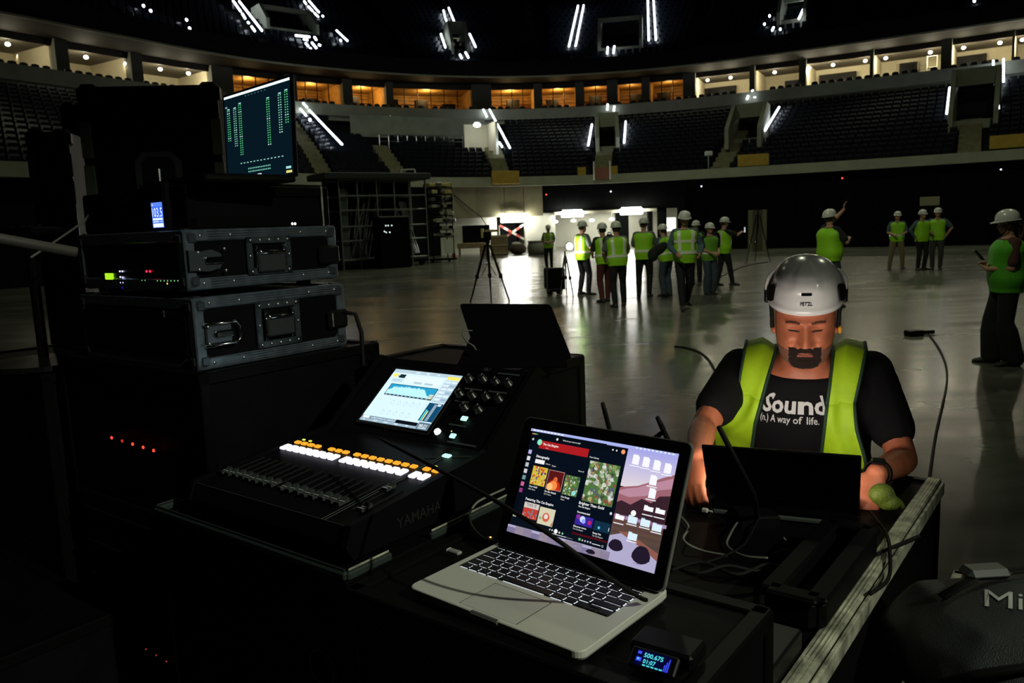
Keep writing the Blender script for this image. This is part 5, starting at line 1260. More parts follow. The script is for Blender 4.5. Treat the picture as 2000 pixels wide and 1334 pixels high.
# --- black processor on top, with a sound level meter in front
Z3 = Z2 + H2; H3 = .098
pr = flight_case('processor_case', 'low black processor case lying on the upper rack case', Vector((cw.x, cw.y, Z3 + .007)) + FN * .02 - FU * .02, .50, .42, H3, mE=mat('black_edge', (.003, .003, .003), .4, spec=.06), corners=False)
m = MB(); m.rbox((.002, .40, H3 / 2), (.005, .006, H3 + .01), .002); m.build('side_strip', ALUW, pr)
for dy in (0, .006):
    p = loc(pr, hit(571 + dy * 900, 437, pr.location + FU * .003, FU)); m = MB(); m.ell(p, (.002, .0035, .0035), None, 8, 5); m.build('power_light', glow('led_power', (1, 1, .95), 4), pr)
class UI:
    """a flat lit display: coloured shapes laid on a screen plane, x 0..1 right, y 0..1 down"""
    def __init__(s, o, ux, uy, w, h, nrm, gain=1.0): s.o = Vector(o); s.ux = ux; s.uy = uy; s.w = w; s.h = h; s.n = nrm; s.mb = MB(); s.cols = []; s.g = gain
    def ci(s, c, k=1.0):
        key = (tuple(round(x, 3) for x in c), round(k * s.g, 3))
        if key not in s.cols: s.cols.append(key)
        return s.cols.index(key)
    def P(s, x, y, l): return s.o + s.ux * (x * s.w) - s.uy * (y * s.h) + s.n * (.00012 * l)
    def poly(s, pts, c, l=1, k=1.0): s.mb.add([s.P(x, y, l) for x, y in pts], [tuple(range(len(pts)))], s.ci(c, k))
    def rect(s, x0, y0, x1, y1, c, l=1, k=1.0): s.poly([(x0, y1), (x1, y1), (x1, y0), (x0, y0)], c, l, k)
    def disc(s, x, y, r, c, l=2, k=1.0, n=14): s.poly([(x + r * math.cos(2 * math.pi * j / n), y - r * math.sin(2 * math.pi * j / n) * s.w / s.h) for j in range(n)], c, l, k)
    def ring(s, x, y, r, c, l=2, th=.25, n=14):
        for j in range(n):
            a, b = 2 * math.pi * j / n, 2 * math.pi * (j + 1) / n; q = s.w / s.h
            s.poly([(x + r * math.cos(a), y - r * q * math.sin(a)), (x + r * math.cos(b), y - r * q * math.sin(b)), (x + r * (1 - th) * math.cos(b), y - r * (1 - th) * q * math.sin(b)), (x + r * (1 - th) * math.cos(a), y - r * (1 - th) * q * math.sin(a))], c, l)
    def text(s, t, x, y, hgt, c, l=3, bold=.012, k=1.0, width=None):
        M = Matrix((s.ux, s.uy, s.n)).transposed().to_4x4(); M.translation = s.P(x, y, l); put_text(s.mb, t, M, hgt * s.h, s.ci(c, k), bold, width * s.w if width else None)
    def build(s, name, parent): return s.mb.build(name, [glow('ui_%.3f_%.3f_%.3f_%.3f' % (c + (k,)), c, k) for c, k in s.cols], parent)
X, Y, Z = Vector((1, 0, 0)), Vector((0, 1, 0)), Vector((0, 0, 1))
mc = hit(311, 420, pr.location - FN * .015, FN)
spl = thing('sound_level_meter', 'handheld sound level meter with a blue screen reading 103.5', 'meter', (mc.x, mc.y, Z3), YAW); zc = mc.z - Z3
m = MB(); m.rbox((0, .008, .060), (.064, .024, .12), .006); m.build('body', BLACK2, spl)
m = MB(); m.cyl((0, .01, .12), (0, .01, .15), .004, 10); m.build('microphone', STEEL, spl)
ww, hh = .050, .060; u_ = UI(Vector((-ww / 2, -.0045, zc + hh / 2)), X, Z, ww, hh, -Y, 1.15)
u_.rect(0, 0, 1, 1, (.05, .16, .95), 0); u_.rect(0, 0, 1, .16, (.10, .22, .85), 1); u_.text('dB', .06, .13, .07, (.8, .85, 1)); u_.text('103.5', .05, .57, .36, (.85, .92, 1), width=.9, bold=.0)
u_.rect(.05, .62, .95, .70, (.75, .85, 1), 2); u_.rect(.05, .73, .6, .79, (.5, .65, 1), 2); u_.rect(.7, .73, .95, .79, (.3, .45, .9), 2); u_.rect(.05, .83, .97, .98, (.8, .9, 1), 2); u_.build('display', spl)
# --- laptop with green meters on the processor
a, b = ony(438, 360, 2.28), ony(585, 350, 1.99); zb = pr.location.z + H3; a = onz(438, 360, zb + .012) if zb < 1.74 else a
d = Vector((b.x - a.x, b.y - a.y, 0)); wl = .355; d.normalize(); mid = Vector(((a.x + b.x) / 2, (a.y + b.y) / 2, zb + .005)); rzl = math.atan2(d.y, d.x)
ml = thing('meter_laptop', 'open laptop showing rows of green meters on top of the processor case', 'laptop', mid, rzl)
m = MB(); m.rbox((0, -.115, .009), (wl + .02, .235, .018), .005); m.build('base', BLACK2, ml)
def keyset(parent, x0, x1, y0, y1, rows, m, z, cols):
    for r in range(rows):
        for c in range(cols):
            mm = MB(); mm.rbox((x0 + (x1 - x0) * (c + .5) / cols, y0 + (y1 - y0) * (r + .5) / rows, z), ((x1 - x0) / cols * .86, (y1 - y0) / rows * .84, .003), .001); mm.build('key', m, parent)
keyset(ml, -.15, .15, -.12, -.02, 5, mat('key_black', (.01, .01, .01), .5), .0195, 13)
TILT = R(-2); lv = Vector((0, math.sin(-TILT) , math.cos(TILT))); ln = Vector((0, -math.cos(TILT), math.sin(-TILT)))
lh = .245; Ml = Matrix((X, lv, ln)).transposed()
m = MB(); m.rbox(lv * (lh / 2 + .014) - ln * .004, (wl + .02, lh, .008), .003, Ml); lid = m.build('lid', BLACK2, ml)
sw, sh_ = wl, .230; u_ = UI(lv * (.022 + sh_) - X * (sw / 2) + ln * .0004, X, lv, sw, sh_, ln, 1.0)
u_.rect(0, 0, 1, 1, (.0015, .0085, .016), 0); u_.rect(0, 0, 1, .028, (.75, .95, .95), 1, 1.3); GR, GD = (.10, .62, .22), (.25, .6, .42)
for k in range(7): u_.rect(.34 + .05 * k, .05, .36 + .05 * k, .056, (.1, .25, .3), 1)
u_.text('0 dB', .015, .135, .02, (.6, .8, .8))
for cx, y0, y1, c in ((.045, .15, .68, GR), (.150, .15, .78, GD), (.235, .10, .93, GR), (.665, .14, .86, GR), (.835, .12, .72, GD), (.925, .10, .60, GR)):
    y0 = y0 * .72 + .06; y1 = y1 * .74 + .03; n = int((y1 - y0) / .025); u_.rect(cx, y0 - .02, cx + .04, y0 - .008, (.4, .8, .75), 1)
    for k in range(n):
        yy = y0 + (y1 - y0) * k / n
        for dx in (-.006, .024): u_.rect(cx + dx, yy, cx + dx + .016, yy + .011, c if (k * 7 + int(cx * 99)) % 11 else (.6, .9, .8), 1)
for k in range(13): u_.rect(.22 + .052 * k, .795 + .0 * k, .245 + .052 * k, .805, (.35, .75, .65), 1)
for r in range(2):
    for k in range(14): u_.rect(.34 + .025 * k, .865 + .035 * r, .352 + .025 * k, .88 + .035 * r, (.25, .75, .55), 1)
u_.rect(.48, .945, .54, .965, (.85, 1, .95), 1); u_.rect(.90, .915, .97, .94, (.35, .75, .7), 1); u_.rect(.90, .96, .98, .985, (.9, .75, .2), 1); u_.build('display', lid)
m = MB(); m.ell((.09, -.06, .0195), (.003, .003, .0015), None, 8, 5); m.build('status_light', glow('led_blue_dim', (.3, .3, 1), 1.0), ml)

# --- tall cases at the far left
def big_case(name, label, u0, u1, vt, vb, y, mface, rz, strips=True, hand=True, depth=.55):
    A_, B_ = ony(u0, vt, y), ony(u1, vt, y); w_ = (B_ - A_).length; ztop = A_.z; zb_ = 0.1
    t = thing(name, label, 'flight case', Vector(((A_.x + B_.x) / 2, y, 0)), rz); m = MB(); m.rbox((0, depth / 2, (ztop + .1) / 2), (w_, depth, ztop - .1), .006); m.build('panel_body', mface, t)
    zj = ony(u0, vb, y).z
    for s in (-1, 1):
        for z0, z1 in ((zj, zj + (ztop - zj) * .32), (zj + (ztop - zj) * .38, zj + (ztop - zj) * .70)):
            if strips: m = MB(); m.rbox((s * (w_ / 2 - .012), -.002, (z0 + z1) / 2), (.038, .014, z1 - z0), .003); m.build('edge_strip', mat('pale_edge_strip', (.11, .12, .09), .6), t)
        m = MB(); m.rbox((s * (w_ / 2 - .012), -.002, (ztop + .1) / 2), (.03, .010, ztop - .12), .003); m.build('edge', BLACKM, t)
        m = MB(); m.rbox((s * (w_ / 2 - .03), .02, ztop - .03), (.08, .07, .08), .02); m.build('corner', BLACKM, t)
        for y_ in (.08, depth - .08): m = MB(); m.lathe([(.045, -.018), (.055, 0), (.045, .018)], 12, (s * (w_ / 2 - .08), y_, .055), Matrix.Rotation(R(90), 3, 'Y')); m.build('castor', BLACKR, t)
    m = MB(); m.rbox((0, -.002, zj), (w_, .012, .03), .003); m.build('lid_joint', BLACKM, t)
    return t, w_, ztop, zj
t, w_, zt, zj = big_case('tall_flight_case', 'tall dark flight case with arched recessed handle behind the meter laptop', 158, 418, 172, 396, 3.0, mat('dark_green_laminate', (.003, .0042, .004), .6, noise=.2, spec=.05), R(6))
hx0, hx1, hz0, hz1 = [f for f in (ony(268, 330, 3.0).x, ony(354, 330, 3.0).x, ony(310, 368, 3.0).z, ony(310, 297, 3.0).z)]; cx = (hx0 + hx1) / 2 - t.location.x; hw_ = (hx1 - hx0) / 2; hzm = (hz0 + hz1) / 2; hh_ = (hz1 - hz0) / 2
arch = [(-1, -1), (-1, .5), (-.62, 1), (.62, 1), (1, .5), (1, -1)]; arch2 = [(-.74, -.7), (-.74, .38), (-.5, .72), (.5, .72), (.74, .38), (.74, -.7)]
m = MB(); o3 = [Vector((cx + x * hw_, -.012, hzm + z * hh_)) for x, z in arch]; i3 = [Vector((cx + x * hw_, -.012, hzm + z * hh_)) for x, z in arch2]; ob3 = [p + Vector((0, .014, 0)) for p in o3]; ib3 = [p + Vector((0, .014, 0)) for p in i3]
m.loft([ob3, o3, i3, ib3], 0, False); dish = m.build('handle_frame', mat('handle_grey', (.07, .085, .085), .5), t)
m = MB(); m.rbox((cx, -.004, hzm), (hw_ * 1.45, .012, hh_ * 1.4), .004); m.build('handle_recess', mat('recess_black', (.002, .002, .002), .8), dish)
m = MB(); m.rbox((cx, -.016, hzm - hh_ * .82), (hw_ * 1.7, .014, hh_ * .26), .004); m.build('grip', mat('handle_grey', (.07, .085, .085), .5), dish)
t, w_, zt, zj = big_case('tall_flight_case', 'grey-panelled tall case at the far left edge of the picture', 55, 128, 258, 402, 3.5, mat('grey_laminate', (.022, .028, .026), .6), R(12), hand=False)
t, w_, zt, zj = big_case('tall_flight_case', 'plain black tall case between the two pale-stripped cases', 118, 172, 205, 402, 4.2, mat('dark_green_laminate', (.010, .014, .013), .6), R(0), strips=False)
# boom pole, close to the lens and out of focus
m = MB(); bp0, bp1 = ony(-200, 430, .90), ony(150, 493, .95); bs = bp0 + (bp0 - bp1) * 3; bo = thing('boom_stand', 'blurred grey boom pole reaching in from the left edge', 'stand', Vector((bs.x, bs.y, 0))); TG = mat('dull_grey_tube', (.03, .028, .024), .6); m.tube([loc(bo, bs), loc(bo, bp1)], .006, 10); m.build('boom', TG, bo, True)
m = MB(); m.cyl((0, 0, 0), (0, 0, bs.z + .02), .008, 10); m.build('upright', TG, bo); m = MB(); m.lathe([(.14, 0), (.14, .012), (.02, .02)], 20); m.build('foot', BLACKM, bo)
m = MB(); m.tube([ony(60, 503, 1.9), ony(110, 470, 2.0), ony(165, 432, 2.1), ony(172, 420, 2.15)], .003, 6); o = m.build('stray_cable', mat('grey_cable', (.12, .12, .11), .6), None, True); tag(o, 'thin grey cable slanting up behind the boom pole', 'cable')
t = thing('parts_tray', 'tray of small glinting metal parts behind the boom pole', 'tray', ony(55, 452, 2.4), R(-20)); m = MB(); m.rbox((0, 0, 0), (.2, .14, .02), .004); m.build('tray', BLACK2, t)
m = MB(); m.cyl((0, 0, 1.392 - t.location.z), (0, 0, -.01), .015, 10); m.build('post', BLACK, t); m = MB(); m.lathe([(.16, 0), (.16, .015), (.03, .025)], 18, (0, 0, 1.388 - t.location.z)); m.build('foot', BLACKM, t)
for k in range(9): m = MB(); m.rbox((random.uniform(-.085, .085), random.uniform(-.06, .05), .016), (random.uniform(.006, .03), .005, .006), .001, Matrix.Rotation(random.uniform(-.9, .9), 3, 'Z')); m.build('metal_part', mat('chrome', (.6, .62, .62), .12, 1.0), t)

# --- mixing console in its case
ccase = flight_case('console_case', 'big black console case with thin aluminium rim under the mixing desk', at(.048, -.05, .11), .594, .64, 1.075, castor=True, mE=mat('black_edge', (.003, .003, .003), .4, spec=.06), corners=False)
DKALU = mat('dull_dark_aluminium', (.05, .065, .06), .35, .5)
for a_, b_ in (((-.594, 0), (0, 0)), ((-.594, 0), (-.594, .64)), ((0, 0), (0, .10)), ((0, .20), (0, .62))):
    A_, B_ = Vector((*a_, 1.083)), Vector((*b_, 1.083)); m = MB(); s = [max(abs(B_[i] - A_[i]), .011) for i in range(2)]
    m.rbox((A_ + B_) / 2, (s[0], s[1], .014), .003); m.build('rim', DKALU, ccase)
    m = MB(); m.rbox((A_ + B_) / 2 + Vector((0, 0, .010)), (max(s[0] - .008, .003), max(s[1] - .008, .003), .004), .001); m.build('rim_lip', ALUW if a_[0] == 0 else DKALU, ccase)
p = loc(ccase, hit(632, 1302, ccase.location - FN * .004, FN)); m = MB(); m.lathe([(.030, 0), (.034, 0), (.034, .004), (.030, .004)], 24, p, Matrix.Rotation(R(90), 3, 'X'), 0, False); m.build('round_badge', mat('badge_grey', (.03, .04, .038), .5), ccase)
con = thing('mixing_console', 'compact digital mixing console with lit touch screen and orange key row', 'mixing console', at(0, 0, 1.251), YAW)
side = [(0, -.055), (-.014, -.030), (0, 0), (.354, .036), (.366, .040), (.544, .180), (.566, .170), (.566, -.055)]
PAN = mat('console_panel', (.003, .0035, .0035), .42, 0, bump=.03, bscale=400, spec=.06)
m = MB(); m.loft([[Vector((-.468, y, z)) for y, z in side], [Vector((0, y, z)) for y, z in side]]); m.build('chassis', PAN, con)
for x in (-.468 - .006, .006):
    s2_ = [(y * 1.0 - (.004 if i < 3 else 0), z + (.006 if 1 < i < 7 else 0)) for i, (y, z) in enumerate(side)]
    m = MB(); m.loft([[Vector((x - .007, y, z)) for y, z in s2_], [Vector((x + .007, y, z)) for y, z in s2_]]); ck = m.build('side_cheek', mat('cheek_grey', (.003, .0035, .0035), .4, spec=.08), con)
    if x > 0:
        m = MB(); Mt = Matrix(((0, 0, 1, .0145), (1, 0, 0, .10), (0, 1, 0, -.034), (0, 0, 0, 1))); put_text(m, 'YAMAHA', Mt, .020, 0, .01); m.build('lettering', mat('dim_silver_print', (.008, .009, .009), .5), ck)
S1, S2 = math.atan2(.036, .354), .656
P1 = Matrix.Rotation(S1, 3, 'X'); 
def fp_(x, y, z=0): return P1 @ Vector((x, y, z)) 
B0 = fp_(0, .356); P2 = Matrix.Rotation(S2, 3, 'X')
def sp_(x, y, z=0): return B0 + P2 @ Vector((x, y, z))
WK, OK_, GK, YK = glow('key_white', (.86, .87, 1), 1.25), glow('key_orange', (1, .40, .03), 1.15), glow('key_mint', (.45, 1, .75), 1.5), glow('key_yellow', (.85, .9, .1), 1.0)
chx = [-.4515 + .0234 * k for k in range(8)] + [-.2515 + .0240 * k for k in range(8)] + [-.048, -.0235]
kw = MB(); kw.rbox((0, 0, 0), (.0180, .026, .006), .0025, P1); KW = kw.mesh('channel_key', WK)
ko = MB(); ko.rbox((0, 0, 0), (.0165, .0125, .005), .002, P1); KO = ko.mesh('on_key', OK_)
fs_ = MB(); fs_.box((0, 0, 0), (.004, .105, .0012), P1); FS = fs_.mesh('fader_slot', mat('slot_black', (.001, .001, .001), .9))
fc = MB()
fc.loft([[P1 @ Vector((sx * w2, y, z)) for sx, w2 in ((-1, .0075), (1, .0075))] + [P1 @ Vector((.0075, y2, z2)) for y2, z2 in ((y, z),)] for y, z, y2, z2 in ()]) if 0 else None
for y0, y1, z0, z1 in ((-.013, -.002, .010, .006), (-.002, .002, .006, .006), (.002, .013, .006, .010)):
    fc.add([P1 @ Vector(v) for v in ((-.007, y0, .002), (.007, y0, .002), (.007, y1, .002), (-.007, y1, .002), (-.007, y0, z0), (.007, y0, z0), (.007, y1, z1), (-.007, y1, z1))], ((0, 3, 2, 1), (4, 5, 6, 7), (0, 1, 5, 4), (1, 2, 6, 5), (2, 3, 7, 6), (3, 0, 4, 7)))
FC = fc.mesh('fader_cap', mat('fader_cap_grey', (.05, .055, .055), .25, .2))
fline = MB(); fline.box((0, 0, .0066), (.0145, .0016, .0006), P1); FL = fline.mesh('cap_line', WHITE)
tick = MB()
for k, x in enumerate(chx):
    inst(KW, 'channel_key', con, fp_(x, .217, .004)); inst(FS, 'fader_slot', con, fp_(x, .105, .0008))
    if k not in (4,): inst(KO, 'on_key', con, fp_(x + .001, .250, .0035))
    fy = .061 if k < 16 else (.146 if k == 16 else .061)
    if k < 16: fy = .060 + random.uniform(-.003, .003)
    c = inst(FC, 'fader_cap', con, fp_(x, fy, .001)); inst(FL, 'cap_line', c)
    for j in range(5): tick.box(fp_(x - .006, .062 + .024 * j, .0004), (.004, .0008, .0006), P1)
tick.build('fader_scale', mat('scale_print', (.04, .045, .045), .5), con)
for x in (-.452, -.429, -.040): m = MB(); m.rbox(fp_(x, .268, .003), (.008, .006, .003), .001, P1); m.build('cue_light', YK, con)
m = MB(); m.rbox(fp_(-.058, .323, .003), (.020, .013, .005), .002, P1); m.build('mint_key', GK, con)
for a_, b_ in (((-.062, .0), (-.062, .34)), ((-.070, .0), (-.070, .34)), ((-.008, .0), (-.008, .34)), ((-.46, .0), (-.008, .0)), ((-.10, .30), (-.008, .345))):
    m = MB(); A_, B_ = fp_(*a_, .0012), fp_(*b_, .0012); m.tube([A_, B_], .0007, 4); m.build('panel_line', mat('panel_line_grey', (.06, .07, .07), .4), con)
# touch screen
TX = -.169 - .218
m = MB(); m.rbox(sp_(TX + .109, .036 + .082, .001), (.236, .182, .005), .002, P2); scr = m.build('touch_screen', mat('screen_bezel', (.004, .004, .004), .2), con)
u_ = UI(sp_(TX, .036 + .164, .0042), P2 @ X, P2 @ Y, .218, .164, P2 @ Z, 1.25); LB = (.60, .78, .86)
u_.rect(0, 0, 1, 1, LB, 0); u_.rect(0, 0, 1, .065, (.42, .55, .62), 1); u_.rect(.03, .085, .10, .15, (1, .72, .12), 1); u_.rect(.13, .09, .22, .16, (.01, .02, .03), 1); u_.rect(.11, .12, .13, .14, (.02, .05, .06), 1)
u_.rect(.82, .04, .995, .10, (1, .70, .12), 2); u_.rect(.25, .10, .78, .24, (.68, .80, .88), 1); u_.rect(.06, .18, .22, .24, (.45, .6, .68), 1); u_.rect(.40, .205, .52, .24, (.4, .52, .58), 2); u_.rect(.56, .205, .68, .24, (.4, .52, .58), 2)
for k in range(3): u_.text(('CH 1', 'EQ', 'LR')[k], .34 + .16 * k, .052, .032, (.9, .95, 1))
u_.rect(.09, .28, .80, .50, (.01, .03, .06), 1); u_.rect(.10, .29, .79, .475, (.02, .30, .52), 2)
pts = [(.10, .475)]; rr = random.Random(3)
for k in range(60):
    f = k / 59; y = .35 - .03 * math.sin(f * 3.1) + rr.uniform(-.014, .014) + (.05 * (1 - sm(0, .12, f))) + .12 * sm(.75, 1, f); pts.append((.10 + .66 * f, min(y, .47)))
pts.append((.76, .475)); 
for a_, b_ in zip(pts[1:-1], pts[2:-1]): u_.rect(a_[0], min(a_[1], .474), b_[0] + .001, .475, (.45, .80, .90), 3)
for k in range(11): u_.rect(.11 + .06 * k, .482, .135 + .06 * k, .492, (.5, .6, .65), 3)
for r in range(3):
    for c in range(3): u_.rect(.73 + .022 * c, .40 + .03 * r, .748 + .022 * c, .42 + .03 * r, ((.95, .75, .2), (.9, .9, .9))[(r + c) % 2], 4)
for r in range(2):
    for k in range(6 - r): u_.ring(.20 + .095 * k + .05 * r + (.10 if r == 0 else 0), .62 + .19 * r, .026, (.42, .58, .64), 2, .16); u_.rect(.19 + .095 * k + .05 * r + (.10 if r == 0 else 0), .575 + .19 * r, .21 + .095 * k + .05 * r + (.10 if r == 0 else 0), .583 + .19 * r, (.4, .5, .55), 2)
u_.rect(.815, .11, 1, .52, (.40, .54, .62), 1)
for r in range(6): u_.rect(.825 + .0 * r, .125 + .064 * r, .905, .165 + .064 * r, (.62, .74, .80), 2); u_.rect(.915, .125 + .064 * r, .99, .165 + .064 * r, (.30, .42, .52) if r % 2 else (.62, .74, .80), 2)
u_.rect(.80, .535, 1, .86, (.005, .06, .14), 1)
for k in range(14): u_.rect(.885, .56 + .021 * k, .925, .568 + .021 * k, (.75, .85, .9), 2)
u_.rect(.82, .66, .835, .85, (.1, .8, .75), 2); u_.rect(.845, .68, .86, .85, (.8, .8, .3), 2); u_.rect(.93, .545, .975, .58, (.7, .8, .85), 2)
u_.rect(0, .905, 1, .955, (.16, .24, .32), 1); u_.rect(.02, .91, .12, .95, (.8, .9, .95), 2); u_.rect(.52, .90, .83, .96, (.004, .006, .01), 2); u_.rect(0, .955, 1, 1, (.30, .42, .50), 1)
for k in range(5): u_.text(('NAME', 'SCENE', 'GATE', 'COMP', 'SEND')[k], .15 + .075 * k, .945, .025, (.7, .85, .9)); u_.text(('IN', 'OUT', 'DCA', 'MIX', 'FX')[k], .05 + .16 * k, .99, .026, (.9, .95, 1))
u_.rect(.84, .88, 1, 1, (.10, .16, .22), 2); u_.text('00:21', .86, .96, .05, (.9, .95, 1), 4); u_.rect(.86, .97, .98, .985, (.6, .75, .85), 3); u_.build('display', scr)
for x, y, s in ((-.091, .084, (.018, .012)), (-.092, .035, (.016, .012))): m = MB(); m.rbox(sp_(x, y, .003), (s[0], s[1], .005), .002, P2); m.build('mint_key', GK, con)
m = MB(); m.lathe([(.008, 0), (.007, .006)], 14, sp_(-.139, .039, .001), P2); m.build('round_key', glow('key_pale_mint', (.75, 1, .9), 1.5), con)
m = MB(); m.ell(sp_(-.103, .046, .003), (.0015, .0015, .0015), None, 6, 4); m.build('indicator', glow('led_amber', (1, .7, .1), 1.8), con)
for x, y in ((-.141, .19), (-.105, .195), (-.065, .19), (-.141, .145), (-.105, .145), (-.065, .145), (-.105, .11), (-.065, .11), (-.03, .19), (-.03, .145)):
    m = MB(); m.lathe([(.0105, 0), (.0105, .004), (.0085, .005), (.0078, .016), (.006, .017)], 18, sp_(x, y, .001), P2); kb = m.build('rotary_knob', mat('knob_black', (.01, .011, .011), .35), con, True)
    m = MB(); m.box(sp_(x, y + .005, .0185), (.0012, .006, .0008), P2); m.build('pointer', mat('pointer_grey', (.25, .26, .26), .5), kb)
for x, y, w2 in ((-.05, .222, .06), (-.12, .168, .05), (-.05, .168, .05), (-.10, .065, .05), (-.06, .02, .08), (-.13, .13, .04)): m = MB(); m.box(sp_(x, y, .0006), (w2, .004, .0008), P2); m.build('panel_label', mat('panel_line_grey', (.06, .07, .07), .4), con)
m = MB(); Mt = P2.to_4x4(); Mt.translation = sp_(-.125, .226, .0012); put_text(m, 'QL1', Mt, .008); m.build('model_print', mat('dim_silver_print2', (.12, .13, .13), .4), con)

# black box behind the console carrying the tablet
dog = flight_case('cable_box', 'plain black cable box behind the console with the tablet on top', at(-.085, .60, .11), .50, .30, 1.297, mE=mat('black_edge', (.003, .003, .003), .4, spec=.06), corners=False)
tb0, tb1 = ony(897, 593, 2.02), ony(1075, 593, 1.98); zt_ = .9 + .507
tab = thing('tablet', 'black tablet in a folding case, its back to the camera', 'tablet', Vector((.015, 2.0, zt_)), math.atan2(-.03, .2)); 
def TP(u, v, y): return loc(tab, ony(u, v, y))
c4 = [TP(897, 593, 2.06), TP(1075, 594, 2.02), TP(1117, 699, 1.92), TP(944, 668, 1.95)]
TL, TR, BR = c4[0], c4[1], c4[2]; BLc = TL + (BR - TR); nn = (TR - TL).cross(BLc - TL).normalized(); nn = nn if nn.y < 0 else -nn
def slab(P, th, n, r=.0): 
    m = MB(); m.loft([[p for p in P], [p - n * th for p in P]]); return m
def rounded(P, r, k=4):
    out = []; n = len(P)
    for i in range(n):
        p, a, b = P[i], (P[i - 1] - P[i]).normalized(), (P[(i + 1) % n] - P[i]).normalized(); s, e = p + a * r, p + b * r
        for j in range(k + 1): t = j / k; out.append((s * (1 - t) ** 2 + p * 2 * t * (1 - t) + e * t * t))
    return out
slab(rounded([TL, TR, BR, BLc], .012), .009, nn).build('back_cover', mat('tablet_case_black', (.002, .002, .0025), .6, spec=.05), tab)
sc = [TL - nn * .0095, TR - nn * .0095, BR - nn * .0095, BLc - nn * .0095]; ce = sum(sc, Vector()) / 4; slab([ce + (p - ce) * .9 for p in sc], .0012, nn).build('glass', mat('tablet_glass', (.01, .012, .016), .08), tab)
f0, f1 = BLc.lerp(TL, .35), BR.lerp(TR, .35); g0_ = Vector((f0.x - .03, f0.y - .055, .002)); g1_ = Vector((f1.x + .01, f1.y - .055, .002)); nf = (f1 - f0).cross(g0_ - f0).normalized()
slab([f0, f1, g1_, g0_], .004, nf if nf.y < 0 else -nf).build('stand_flap', mat('tablet_case_black', (.002, .002, .0025), .6, spec=.05), tab)
m = MB(); m.tube([TP(922, 646, 1.99), TP(906, 645, 1.97), TP(903, 655, 1.96), TP(912, 668, 1.95), TP(925, 676, 1.94), TP(930, 684, 1.94)], .0022, 6); o = m.build('charging_cable', mat('grey_cable', (.12, .12, .11), .6), None, True); o.location = tab.location; o.rotation_euler.z = tab.rotation_euler.z; tag(o, 'thin grey charging cable at the left of the tablet', 'cable')
# --- moulded rack under the silver laptop
rack = flight_case('wireless_rack', 'black moulded rack case under the silver laptop', at(.66, -.085, .11), .575, .29, 1.085, mE=mat('black_edge', (.003, .003, .003), .4, spec=.06), corners=False, castor=True)
# ridge frame along the right rim of the rack
LY = -.714; LU = Vector((math.cos(LY), math.sin(LY), 0)); LN_ = Vector((-math.sin(LY), math.cos(LY), 0))
mac = thing('silver_laptop', 'open silver laptop with glowing keyboard and music player on screen', 'laptop', Vector((.0787, 1.1874, 1.1955)), LY)
SILV = mat('anodised_silver', (.62, .62, .56), .4, .25, bump=.02, bscale=900); ZB = .0175
def rr_poly(x0, x1, y0, y1, r, k=5):
    out = []
    for cx, cy, a0 in ((x1 - r, y1 - r, 0), (x0 + r, y1 - r, 90), (x0 + r, y0 + r, 180), (x1 - r, y0 + r, 270)):
        for j in range(k + 1): a = R(a0 + 90 * j / k); out.append((cx + r * math.cos(a), cy + r * math.sin(a)))
    return out
BX0, BX1, BY0, BY1 = -.168, .157, -.192, .033
m = MB(); pl = rr_poly(BX0, BX1, BY0, BY1, .014)
def shrink(P, d): cx, cy = (BX0 + BX1) / 2, (BY0 + BY1) / 2; return [(cx + (x - cx) * (1 - d / .16), cy + (y - cy) * (1 - d / .11)) for x, y in P]
m.loft([[Vector((x, y, z)) for x, y in shrink(pl, d)] for d, z in ((.012, 0), (.003, .003), (.0, .008), (0, ZB - .0012), (.0012, ZB))]); m.build('base', SILV, mac)
# keyboard well (backlit) and keys
KX0, KX1, KY0, KY1 = -.1545, .1315, -.0935, .006
m = MB(); m.prism(rr_poly(KX0, KX1, KY0, KY1, .003), .0003, Matrix.Translation((0, 0, ZB))); well = m.build('key_well', mat('well_black', (.01, .01, .01), .5), mac)
m = MB()
LIT = glow('key_backlight', (.86, .92, 1), 1.35); KB = mat('key_cap_black', (.006, .006, .007), .45)
rows = [[.0205] * 14, [.0190] * 13 + [.0290], [.0285] + [.0190] * 13, [.0330] + [.0190] * 11 + [.0335], [.0240] + [.0190] * 11 + [.0430], [.0190, .0190, .0190, .0235, .0960, .0235, .0190]]
rows = rows[::-1]; y = KY0; hrow = [.0178] * 5 + [.0095]; hs_ = sum(hrow); kc = {}
def key(x, yy, w_, h_):
    g = .0022; key_ = (round(w_, 4), round(h_, 4))
    if key_ not in kc: q = MB(); q.rbox((0, 0, .0012), (w_ - g, h_ - g, .0016), .0008); kc[key_] = q.mesh('key', KB)
    inst(kc[key_], 'key', mac, (x + w_ / 2, yy + h_ / 2, ZB))
    q = MB()
for r, row in enumerate(rows):
    h_ = hrow[r] * (KY1 - KY0) / hs_; tot = sum(row) + (.0575 if r == 0 else 0); k = (KX1 - KX0) / tot; x = KX0
    for w_ in row:
        key(x, y, w_ * k, h_)
        # light leaking out along the front and right edge of each cap
        m.box((x + w_ * k / 2 + .001, y + .0004, ZB + .0006), (w_ * k * .80, .0007, .0003)); m.box((x + w_ * k - .0002, y + h_ * .5, ZB + .0006), (.0008, h_ * .42, .0003)) if r < 5 else None
        if r < 5:
            for c in range(2): m.rbox((x + w_ * k - .0005, y + h_ * (.30 + .34 * c), ZB + .0007), (.0018, .0022, .0004), .0003)
        x += w_ * k
    if r == 0:
        a = .0192 * k; key(x, y, a, h_ / 2); key(x + a, y, a, h_ / 2); key(x + a, y + h_ / 2, a, h_ / 2); key(x + 2 * a, y, a, h_ / 2)
    y += h_
m.build('backlight', LIT, mac)
